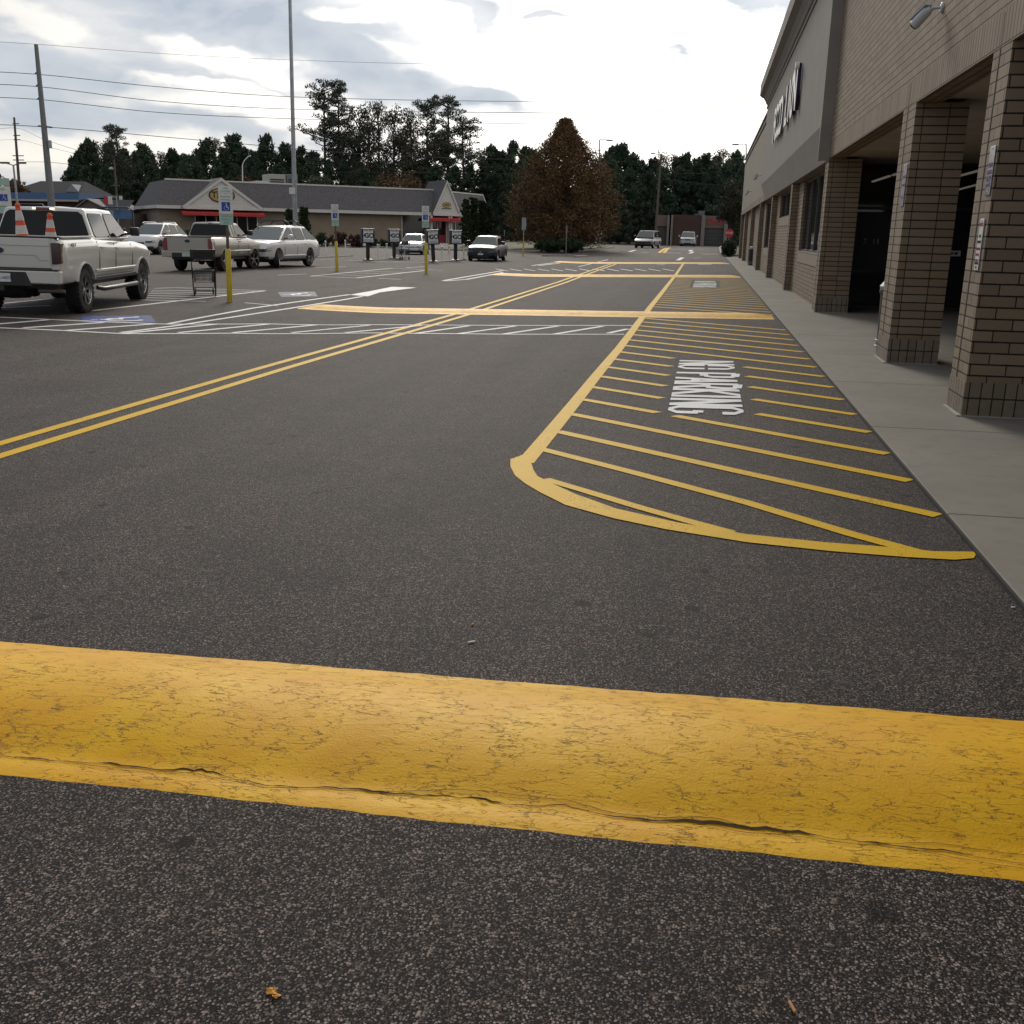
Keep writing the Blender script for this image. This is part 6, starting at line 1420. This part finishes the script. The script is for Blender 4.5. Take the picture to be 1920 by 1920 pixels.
# ------------------------------------------------------------------ buildings at the far left
def bld(p0, p1, Y, name, label, cat, m, dep=8, down=True):
    a = AT(*p0, Y); b = AT(*p1, Y); z0 = gz(a.x, Y)-.3
    t = empty(name, (a.x, Y, gz(a.x, Y)), 0, label, cat); W_ = b.x-a.x; z1 = a.z-t.location.z; zb_ = b.z-t.location.z
    return t, W_, z1, zb_
t, W_, z1, zb_ = bld((36, 337), (150, 400), 125, 'grey_roof_house', 'large dark grey roofed house behind the steel power pole', 'house', None)
q = AT(20, 362, 125); xl = q.x-t.location.x; xr = AT(150, 365, 125).x-t.location.x; xa = AT(122, 337, 125).x-t.location.x; zr2 = AT(80, 336.5, 125).z-t.location.z; ze2 = AT(80, 366, 125).z-t.location.z
MB().add([(xl-2, 0, ze2), (xr, 0, ze2), (xa, 4.5, zr2), (0, 4.5, zr2), (xl-2, 9, ze2), (xr, 9, ze2)], [(0, 1, 2, 3), (4, 3, 2, 5), (0, 3, 4), (1, 5, 2), (0, 4, 5, 1)]).build('roof', mat('charcoal_roof', (.03, .032, .038), .95, var=.15, vscale=3), t)
MB().box(xl-1, xr-.8, .6, 8.4, -.5, ze2).build('wall', mat('maroon_brick_far', (.09, .05, .045), .9, var=.2), t)
MB().prism([(xa-1.2, 1.2, ze2+.2), (xa+1.3, 1.2, ze2+.2), (xa+.1, 1.2, zr2-.5)], (0, 3, 0)).build('dormer', mat('dormer_grey', (.25, .26, .28), .8), t)
# blue canopied building
Y = 112; a = AT(-30, 362, Y); b = AT(155, 379, Y); t = empty('blue_roof_shop', (a.x, Y, gz(a.x, Y)), 0, 'low brick shop with long blue roof band at the left', 'shop'); f = lambda py: AT(80, py, Y).z-t.location.z; W_ = b.x-a.x
MB().add([(0, -.8, f(374)), (W_, -.8, f(374)), (W_-.6, .4, f(361)), (0, .4, f(361)), (0, 9, f(361)), (W_-.6, 9, f(361)), (W_, -.8, f(375)), (0, -.8, f(375))], [(0, 1, 2, 3), (3, 2, 5, 4), (7, 6, 1, 0), (1, 6, 5, 2)]).build('blue_roof', mat('blue_metal_roof', (.012, .05, .13), .9, var=.12), t)
MB().box(0, W_, -.84, -.78, f(377.5), f(374)).build('cream_band', mat('cream_band', (.40, .37, .30), .7), t); MB().box(.3, W_-.5, .4, 8.6, -.4, f(376)).build('wall', mat('maroon_brick_far', (.09, .05, .045), .9), t)
MB().box(3, 6, .34, .399, .4, 2.4).box(9, 12, .34, .399, .4, 2.4).build('window', WINDK, t)
# gabled house
Y = 104; a = AT(142, 411, Y); t = empty('gabled_house', (a.x, Y, gz(a.x, Y)), 0, 'small tan gabled house left of the restaurant', 'house'); fx = lambda px: AT(px, 400, Y).x-t.location.x; f = lambda py: AT(180, py, Y).z-t.location.z
MB().prism([(fx(147), 0, -.3), (fx(200), 0, -.3), (fx(200), 0, f(389)), (fx(168), 0, f(375)), (fx(147), 0, f(389))], (0, 7, 0)).build('wall', mat('tan_siding_far', (.12, .105, .09), .9, var=.1), t)
MB().add([(fx(142), -.3, f(391)), (fx(168), -.3, f(372.5)), (fx(168), 7, f(372.5)), (fx(142), 7, f(391)), (fx(204), -.3, f(391)), (fx(204), 7, f(391)), (fx(142), -.3, f(393)), (fx(168), -.3, f(374.5)), (fx(204), -.3, f(393))], [(0, 1, 2, 3), (1, 4, 5, 2), (6, 7, 1, 0), (7, 8, 4, 1)]).build('roof', mat('pale_roof_far', (.20, .19, .18), .9, var=.2), t, fix=False)
MB().add([(fx(168), 2, f(373)), (fx(235), 2, f(373)), (fx(245), -1, f(400)), (fx(190), -1, f(400))], [(0, 1, 2, 3)]).build('side_roof', mat('charcoal_roof', (.05, .05, .06), .9), t, fix=False); MB().box(fx(195), fx(243), 0, 6, -.3, f(399)).build('side_wall', mat('tan_siding_far', (.12, .1, .09), .9), t)
# service price signs on a mast and cart corral banners
t = empty('price_sign', AT(205, 405, 98).xy.to_3d()+Vector((0, 0, .3)), 0, 'small red and white roadside sign boards on a mast', 'road sign'); f = lambda py: AT(205, py, 98).z-.3; fx = lambda px: AT(px, 380, 98).x-t.location.x
MB().lathe([(.06, 0), (.06, f(368)), (0, f(368))], (fx(218), .1, 0), n=8).build('mast', GALV, t); MB().box(fx(195), fx(202), 0, .1, f(383), f(368)).build('red_board', REDP, t); MB().box(fx(203), fx(210), 0, .1, f(383), f(368)).build('white_board', SIGNW, t); MB().box(fx(224), fx(229), 0, .1, f(374), f(367)).build('white_board', SIGNW, t)
BLUEF = mat('banner_blue', (.05, .11, .20), .5, var=.3, vscale=1.2)
def corral(x0, x1, yt, yb, Y, label, txt):
    a = AT(x0, yt, Y); b = AT(x1, yb, Y); z0 = gz(a.x, Y); t = empty('cart_corral', (a.x, Y, z0), 0, label, 'cart corral', 'shopping cart corrals with blue banners'); W_ = b.x-a.x; zt = a.z-z0; zb_ = b.z-z0
    MB().tube([(0, 0, 0), (0, 0, zt-.2), (.2, 0, zt), (W_-.2, 0, zt), (W_, 0, zt-.2), (W_, 0, 0)], .045, 8).build('hoop_frame', NAVY, t, smooth=50)
    p = MB().box(.12, W_-.1, -.02, .02, zb_, zt-.12).build('banner', BLUEF, t); MB().box(.16, W_*.45, -.03, -.021, zb_+.1, zt-.2).build('banner_panel', mat('banner_pale', (.3, .36, .42), .5), p)
    text('banner_text', txt, (zt-zb_)*.55, NAVY, p, (W_*.30, -.035, (zt+zb_)/2-.05), (PI/2, 0, 0), ext=.002)
    for s_ in (.3, .6): MB().tube([(0, 0, zt*s_*.5), (0, 4, zt*s_*.5)], .03, 6).tube([(W_, 0, zt*s_*.5), (W_, 4, zt*s_*.5)], .03, 6).build('side_rail', GALV, t)
    MB().tube([(0, 4, 0), (0, 4, zt*.5)], .04, 6).tube([(W_, 4, 0), (W_, 4, zt*.5)], .04, 6).build('back_post', GALV, t)
corral(182, 250, 388.5, 411, 62, 'cart corral with blue banner reading GO above the pickup hood', 'GO'); corral(26, 86, 382.5, 402, 58, 'cart corral with blue banner above the pickup roof', 'GO')

# ------------------------------------------------------------------ brick red building at the far right
Y = 146; a = AT(1226, 456, Y); t = empty('brick_red_building', (a.x, Y, .35), 0, 'low brick red commercial building at the end of the road', 'building'); fx = lambda px: AT(px, 430, Y).x-t.location.x; f = lambda py: AT(1300, py, Y).z-.35
RB = mat('brick_red_far', (.075, .044, .037), .9, var=.12, vscale=.5); PK = mat('pinkish_panel', (.17, .12, .10), .9, var=.1)
MB().box(fx(1262), fx(1314), 0, 12, -.4, f(403)).build('wall', RB, t); MB().box(fx(1231), fx(1251), .3, 12, f(425), f(404)).box(fx(1320), fx(1362), .3, 12, f(427), f(404)).build('wall_panel', PK, t); MB().box(fx(1231), fx(1362), .5, 12, -.4, f(404.5)).build('rear_wall', mat('grey_wall_far', (.075, .07, .065), .9), t)
for px in (1254, 1258, 1318, 1361): MB().box(fx(px)-.25, fx(px)+.25, -.2, .5, -.4, f(403.5)).build('pilaster', mat('grey_pilaster', (.20, .185, .17), .8), t)
g_ = MB().box(fx(1322), fx(1357), .38, .5, -.3, f(428)).build('garage_door', mat('garage_grey', (.055, .057, .055), .6), t); m = MB()
for i in range(6): m.box(fx(1322), fx(1357), .36, .38, .2+i*.5, .24+i*.5)
m.build('door_groove', DARK, g_)
h_ = MB().box(fx(1307), fx(1319), 3, 5, f(403), f(394)).box(fx(1300), fx(1308), 3, 5, f(403), f(400)).build('rooftop_unit', mat('hvac_grey', (.13, .14, .15), .7), t)
text('wall_lettering', 'Dent', 1.1, REDP, t, (fx(1341), .25, f(415)), (PI/2, 0, 0), ext=.02)
# stop sign
P_ = AT(1367.5, 437, 92); t = empty('stop_sign', (P_.x, 92, gz(P_.x, 92)), 0, 'red stop sign beside the far corner of the store', 'stop sign'); zc = P_.z-t.location.z
MB().lathe([(.03, 0), (.03, zc+.3), (0, zc+.3)], n=8).build('post', GALV, t); o = MB().prism([(.38*math.cos(R(22.5+45*k)), -.05, zc+.38*math.sin(R(22.5+45*k))) for k in range(8)], (0, .01, 0)).build('octagon', REDP, t)
text('sign_text', 'STOP', .26, SIGNW, o, (0, -.052, zc), (PI/2, 0, 0), ext=.001, bold=.005)

# ------------------------------------------------------------------ vegetation
PINE = leaf_mat('pine_needles', (.030, .056, .036), (.065, .102, .055), (.044, .068, .050))
PINE2 = leaf_mat('tall_pine_needles', (.036, .056, .046), (.075, .10, .068), (.07, .06, .045))
RUST = leaf_mat('rust_foliage', (.080, .046, .022), (.150, .082, .036), (.070, .062, .030))
HEDGE = leaf_mat('hedge_leaves', (.016, .032, .016), (.042, .066, .028))
REDSH = leaf_mat('red_shrub_leaves', (.05, .012, .012), (.085, .028, .02), (.02, .022, .012))
BROAD = leaf_mat('broad_leaves', (.036, .048, .034), (.078, .088, .055), (.075, .055, .038))
def leafmesh(name, clumps, m, rnd, wd_=.28):
    """clumps: (centre, radii(3), count, size, droop)"""
    vs = []; fs = []
    for (c, rad, n, s_, up) in clumps:
        for _ in range(n):
            while True:
                p = Vector((rnd.uniform(-1, 1), rnd.uniform(-1, 1), rnd.uniform(-1, 1)))
                if .15 < p.length < 1: break
            q = Vector((c[0]+p.x*rad[0], c[1]+p.y*rad[1], c[2]+p.z*rad[2]))
            d = Vector((rnd.gauss(0, 1), rnd.gauss(0, 1), rnd.gauss(0, 1)+up)).normalized(); e = d.cross(Vector((rnd.gauss(0, 1), rnd.gauss(0, 1), rnd.gauss(0, 1)))).normalized()
            sz = s_*rnd.uniform(.6, 1.4); b = len(vs)
            vs += [q-e*sz*wd_, q+d*sz*.55+e*sz*.08, q+d*sz, q+e*sz*wd_]
            fs.append((b, b+1, b+2, b+3))
    me = bpy.data.meshes.new(name); me.from_pydata([tuple(v) for v in vs], [], fs); me.materials.append(m); return me
def treeproto(kind, seed):
    rnd = random.Random(seed); cl = []; tk = MB()
    if kind == 'young':      # dense young pine, unit height 10, green to the ground
        tk.tube([(0, 0, 0), (.05, .05, 5), (0, 0, 9.6)], [.16, .11, .03], 7)
        for i in range(78):
            z = .4+9.3*(i/78)**.92; R_ = (2.5*(1-z/10.3)**.95+.12)*rnd.uniform(.5, 1.3); a = rnd.uniform(0, 2*PI)
            x, y = R_*math.cos(a), R_*math.sin(a); z2 = z+R_*.34+.12; tk.tube([(0, 0, z-.3), (x*.7, y*.7, z+R_*.1), (x, y, z2)], [.035, .02, .008], 4, caps=False)
            for f in (.45, .75, 1.0): cl.append(((x*f, y*f, z+(z2-z)*f**1.5), (.36, .36, .26) if f < 1 else (.22, .22, .34), 20, .36, 1.6))
            if i > 40: cl.append(((x, y, z2+.22), (.07, .07, .26), 12, .28, 4))
        for k in range(7): cl.append(((0, 0, 8.0+k*.3), (.22-.02*k, .22-.02*k, .26), 18, .32, 3))
        return leafmesh('crown', [(a_, b_, int(n_*1.45), s_*1.15, u_) for a_, b_, n_, s_, u_ in cl], PINE, rnd, .17), tk
    if kind == 'tall':       # tall open pine, unit height 20, bare lower trunk
        lean = rnd.uniform(-.4, .4)
        tk.tube([(0, 0, 0), (lean*.3, 0, 8), (lean, .1, 15), (lean*1.1, 0, 19)], [.30, .24, .15, .05], 9)
        for i in range(58):
            z = rnd.uniform(8.6, 19.2) if i > 5 else rnd.uniform(8.2, 11); hf = (z-8)/11.6
            R_ = (4.3*math.sin(PI*min(1, .30+hf*.60))**.8)*rnd.uniform(.25, 1.15); a = rnd.uniform(0, 2*PI); x0 = lean*z/18
            x, y = x0+R_*math.cos(a), R_*math.sin(a); z2 = z+R_*rnd.uniform(.05, .3)
            tk.tube([(x0, 0, z-.4), (x0+(x-x0)*.5, y*.5, z-.1+R_*.05), (x, y, z2)], [.09, .06, .03], 5, caps=False)
            for f in (1.0, .72, .5)[:rnd.choice((2, 3, 3))]:
                s_ = rnd.uniform(.4, .85); cl.append(((x0+(x-x0)*f+rnd.uniform(-.5, .5), y*f+rnd.uniform(-.5, .5), z2*f+z*(1-f)+rnd.uniform(-.2, .4)), (s_*1.15, s_*1.15, s_*.5), int(80*s_), .34, .5))
        cl.append(((lean*1.1, 0, 19.1), (.9, .9, .6), 120, .36, 1))
        return leafmesh('crown', cl, PINE2, rnd), tk
    if kind == 'broad':      # loose broadleaf, unit height 12
        tk.tube([(0, 0, 0), (.1, 0, 4), (.0, .1, 9), (0, 0, 11)], [.22, .17, .09, .03], 8)
        for i in range(46):
            z = rnd.uniform(2.2, 11.6); R_ = 3.0*math.sin(PI*min(1, max(.08, (z+.5)/12.6)))**.7*rnd.uniform(.4, 1.1); a = rnd.uniform(0, 2*PI); x, y = R_*math.cos(a), R_*math.sin(a)
            tk.tube([(0, 0, z-1.2), (x*.5, y*.5, z-.5), (x, y, z)], [.07, .05, .02], 4, caps=False); s_ = rnd.uniform(.5, .95)
            cl.append(((x, y, z), (s_, s_, s_*.8), int(100*s_), .28, .2))
            if rnd.random() < .6: cl.append(((x*.6, y*.6, z-.3), (s_, s_, s_*.8), int(70*s_), .28, .2))
        return leafmesh('crown', cl, BROAD, rnd), tk
def mesh_of(mb, name, m):
    o = mb.build(name, m, smooth=50); me = o.data; bpy.data.objects.remove(o); return me
protos = {}
for kd, sd_ in (('young', 3), ('young', 5), ('young', 8), ('young', 13), ('tall', 2), ('tall', 4), ('tall', 9), ('broad', 6), ('broad', 7)):
    cm, tkm = treeproto(kd, sd_); protos.setdefault(kd, []).append((cm, mesh_of(tkm, 'trunk', BARK)))
HT = {'young': 10.0, 'tall': 19.6, 'broad': 12.0}
rt = random.Random(21)
def tree(kind, px, ptop, Y, label, wide=1.0, idx=None, name='pine_tree', cat='tree', group='pines of the far tree line', base=.35):
    top_ = AT(px, ptop, Y); z0 = gz(top_.x, Y)-.1 if Y < 130 else base; h = top_.z-z0; s_ = h/HT[kind]
    lst = protos[kind]; cm, tkm = lst[idx if idx is not None else rt.randrange(len(lst))]
    t = empty(name, (top_.x, Y, z0), rt.uniform(0, 6.28), label, cat, group)
    for nm, me in (('trunk', tkm), ('crown', cm)):
        o = bpy.data.objects.new(nm, me); COL.objects.link(o); o.parent = t
    t.scale = (s_*wide, s_*wide, s_); return t
# skyline pines with their own silhouettes (pixel column, top)
front = [(140, 292), (152, 270), (168, 262), (190, 257), (205, 268), (232, 280), (252, 285), (268, 270), (283, 290), (300, 284), (318, 280), (335, 292), (350, 290), (368, 280), (385, 262), (402, 258), (420, 278), (438, 254), (456, 278), (478, 284), (497, 254), (516, 282), (538, 270), (560, 276), (585, 285), (640, 284),
         (662, 286), (905, 278), (925, 274), (942, 284), (962, 265), (985, 276), (1005, 282), (1130, 286), (1146, 276), (1167, 271), (1186, 288), (1206, 302), (1225, 298), (1254, 280), (1272, 296), (1286, 288), (1305, 298), (1322, 289), (1341, 294), (1358, 278), (1375, 288), (1386, 284)]
LBL = 'dark pine in the far tree line, one of many alike'
for i, (px, pt) in enumerate(front): tree('broad' if i % 6 == 3 else 'young', px, pt, 168+rt.uniform(-8, 8), LBL, rt.uniform(1.0, 1.45) if i % 6 != 3 else .95)
for i in range(44):
    px = 135+i*30+rt.uniform(-8, 8); tree('young', px, rt.uniform(300, 322), 152+rt.uniform(-5, 5), LBL, rt.uniform(1.2, 1.5))
tree('tall', 218, 235, 150, 'thin tall pine rising above the dark trees at left', .85, 1)
tree('tall', 604, 150, 160, 'tallest pine with a high crown just right of the light pole', .82, 0); tree('tall', 634, 158, 164, 'tall pine with bare trunk beside the tallest pine', .80, 2)
tree('broad', 672, 186, 158, 'loose leafy tree right of the two tall bare trunks', .75, 0, 'leafy_tree'); tree('broad', 708, 188, 160, 'ragged leafy tree with thin top above the restaurant', .7, 1, 'leafy_tree')
tree('broad', 738, 193, 156, 'reddish leafy tree in the middle of the tall group', .75, 0, 'leafy_tree'); tree('broad', 770, 203, 160, 'shorter leafy tree left of the broad leaning pine', .75, 1, 'leafy_tree')
tree('tall', 800, 188, 162, 'slim pine left of the broad crowned pine', .75, 1); tree('tall', 840, 180, 158, 'broad crowned tall pine at the right of the tall group', 1.05, 2); tree('tall', 872, 218, 160, 'shorter spreading pine at the right end of the tall group', .95, 0)
tree('broad', 690, 225, 154, 'dense leafy filler tree under the tall group at left', 1.0, 1, 'leafy_tree'); tree('broad', 755, 238, 154, 'dense leafy filler tree under the tall group in the middle', 1.1, 0, 'leafy_tree'); tree('broad', 815, 245, 154, 'dense leafy filler tree under the tall group at right', 1.0, 1, 'leafy_tree')
# far woods closing the gaps low down
rnd = random.Random(5); cl = []
for i in range(300):
    a = AT(-40+i*5.1, 400, 185+rnd.uniform(-6, 12)); hmax = max(3.0, AT(0, 345 if i*5.1 > 150 else 352, 185).z*0+7.0+rnd.uniform(-1.5, 1.5)) if i*5.1 > 170 else 3.2
    for z in range(0, int(hmax), 2): cl.append(((a.x, a.y, .5+z), (2.2, 2.0, 1.6), 26, 1.1, .2))
o = bpy.data.objects.new('distant_woods', leafmesh('distant_woods', cl, PINE, rnd)); COL.objects.link(o); tag(o, 'dark mass of woods behind the pines', 'woods', kind='stuff')
o = MB().box(AT(150, 400, 205).x, AT(1500, 400, 205).x, 205, 206, -.5, 9.0).build('dark_woods_backing', mat('wood_shade', (.012, .016, .012), 1)); tag(o, kind='structure')  # added box closing gaps behind the trees; dark colour stands in for forest shade
# rust coloured conical tree
def tab(f, T=((0, .90), (.25, 1), (.42, .94), (.56, .82), (.70, .60), (.80, .38), (.9, .17), (1.01, .02))):
    for (a, va), (b, vb_) in zip(T, T[1:]):
        if a <= f <= b: return va+(vb_-va)*(f-a)/(b-a)
    return .02
def conical(px0, px1, ptop, pbase, Y, m, name, label, n, sz, exp=.8, low=.12, cat='tree', ragged=1.0):
    rnd = random.Random(int(px0)); c = AT((px0+px1)/2, pbase, Y); tp = AT((px0+px1)/2, ptop, Y); z0 = gz(c.x, Y); H_ = tp.z-z0; W_ = (AT(px1, pbase, Y).x-AT(px0, pbase, Y).x)/2
    t = empty(name, (c.x, Y, z0), 0, label, cat); tk = MB().tube([(0, 0, 0), (0, 0, H_*.5), (0, 0, H_*.97)], [H_*.022, H_*.014, .02], 9); cl = []
    for i in range(n):
        f = (i+.5)/n; z = H_*(low+(1-low)*f**.95); prof_ = min(1, (1-(z/H_-.18)/.84)**exp if z/H_ > .18 else .9+.1*(z/H_)/.18) if name != 'rust_tree' else tab(z/H_)
        R_ = W_*prof_*rnd.uniform(.86, 1.1*ragged); a = i*2.399+rnd.uniform(-.3, .3)
        x, y = R_*math.cos(a), R_*math.sin(a); zt = z+R_*.12
        tk.tube([(0, 0, max(.2, z-R_*.25)), (x*.55, y*.55, z-R_*.02), (x, y, zt)], [.05, .03, .012], 4, caps=False)
        for g in (1.0, .88, .74, .5):
            if rnd.random() < .94: s_ = W_*.16*(.5+prof_*.55); cl.append(((x*g+rnd.gauss(0, .1), y*g+rnd.gauss(0, .1), zt*g+z*(1-g)), (s_*1.2, s_*1.2, s_*.8), int(30+22*prof_), sz, .3))
    tk.build('trunk', BARK, t, smooth=50); o = bpy.data.objects.new('crown', leafmesh('crown', cl, m, rnd)); COL.objects.link(o); o.parent = t; return t
conical(966, 1141, 226, 462, 96, RUST, 'rust_tree', 'broad conical rust brown tree on the grass island', 420, .21, .56, .03, 'tree', 1.12)
def round_tree(px0, px1, ptop, pbot, Y, m, name, label, n, sz, cat='shrub', trunk=None, dens=60):
    rnd = random.Random(int(px0*3+ptop)); a = AT(px0, pbot, Y); b = AT(px1, pbot, Y); tp = AT((px0+px1)/2, ptop, Y); z0 = gz((a.x+b.x)/2, Y); cz0 = AT((px0+px1)/2, trunk, Y).z if trunk else z0-.05
    t = empty(name, ((a.x+b.x)/2, Y, z0), 0, label, cat); W_ = (b.x-a.x)/2; H_ = (tp.z-cz0)/2; c_ = (tp.z+cz0)/2-z0; cl = []; tk = MB(); tk.tube([(0, 0, 0), (0, 0, c_)], [max(.04, W_*.07), .03], 7)
    for i in range(n):
        u = rnd.uniform(-1, 1); a_ = rnd.uniform(0, 2*PI); q = math.sqrt(1-u*u); f = rnd.uniform(.35, .9)
        p = (W_*q*math.cos(a_)*f, min(W_, 3)*q*math.sin(a_)*f, c_+H_*u*f); s_ = max(.12, min(W_, H_)*.28); cl.append((p, (s_, s_, s_*.8), dens, sz, .4))
        if i % 3 == 0: tk.tube([(0, 0, max(.05, c_*.5)), p], [.03, .012], 4, caps=False)
    tk.build('trunk', BARK, t); o = bpy.data.objects.new('crown', leafmesh('crown', cl, m, rnd)); COL.objects.link(o); o.parent = t; return t
round_tree(1336, 1402, 332, 470, 100, BROAD, 'leafy_tree', 'dark leafy tree at the far corner of the store', 90, .24, 'tree', 436)
round_tree(1000, 1062, 447, 468.5, 88.5, HEDGE, 'round_hedge', 'left half of the dark rounded hedge under the rust tree', 150, .16); round_tree(1040, 1100, 446, 468.5, 89.5, HEDGE, 'round_hedge', 'right half of the dark rounded hedge under the rust tree', 150, .16)
round_tree(1348, 1384, 447, 468, 88, HEDGE, 'round_bush', 'clipped dark bush at the far end of the sidewalk', 90, .13)
for i, (x0, x1, tp_, bt, m_, lb) in enumerate([(585, 622, 436, 460, HEDGE, 'green shrub before the restaurant left of the second sign post'), (615, 655, 434, 461, REDSH, 'reddish shrub behind the second sign post'), (648, 690, 438, 462, REDSH, 'reddish shrub left of the leftmost kiosk sign'), (685, 712, 446, 464, HEDGE, 'low green shrub behind the leftmost kiosk sign'), (708, 738, 448, 465, HEDGE, 'low green shrub between the two left kiosk signs'), (728, 756, 440, 465, HEDGE, 'dark shrub left of the silver sedan'),
                                             (345, 372, 424, 452, HEDGE, 'dark shrub behind the silver pickup at left'), (540, 575, 440, 459, REDSH, 'dark red shrub behind the white SUV'), (925, 948, 434, 452, REDSH, 'small orange red bush right of the restaurant'), (500, 540, 438, 458, HEDGE, 'green shrub hidden behind the white SUV roof')]):
    round_tree(x0, x1, tp_, bt, 92 if i != 8 else 112, m_, 'garden_shrub', lb, 46, .18, dens=44)
for (x0, x1, tp_, bt, Y_, lb) in [(538, 556, 394, 452, 93.5, 'narrow dark column shrub left of the light pole'), (563, 580, 390, 452, 93.5, 'narrow dark column shrub right of the light pole'), (864, 884, 375, 460, 100, 'spiky dark conifer at the right corner of the restaurant'), (880, 898, 372, 462, 101, 'second spiky dark conifer beside the restaurant wing'), (895, 912, 378, 463, 102, 'third spiky dark conifer beside the restaurant wing'), (908, 924, 386, 463, 103, 'outermost spiky dark conifer beside the restaurant wing')]:
    conical(x0, x1, tp_, bt, Y_, HEDGE, 'column_conifer', lb, 60, .22, .35, .03, 'conifer', 1.1)
for (x0, x1, tp_, bt, m_, lb, Y_) in [(340, 372, 322, 380, RUST, 'reddish tree crown behind the restaurant at left', 128), (372, 400, 326, 380, BROAD, 'brown green tree crown behind the restaurant gable', 126), (440, 500, 326, 380, RUST, 'rusty tree crown right of the white gable', 124), (560, 640, 326, 380, BROAD, 'olive brown tree crown above the restaurant roof', 124), (700, 810, 312, 385, RUST, 'wide rusty tree crown above the right of the restaurant roof', 128),
                              (-30, 30, 318, 380, RUST, 'brown thin tree at the far left edge', 118), (20, 62, 330, 380, RUST, 'low brown tree right of the double street light', 122)]:
    round_tree(x0, x1, tp_, 452, Y_, m_, 'garden_tree', lb, 60, .34, 'tree', bt+20, 50)
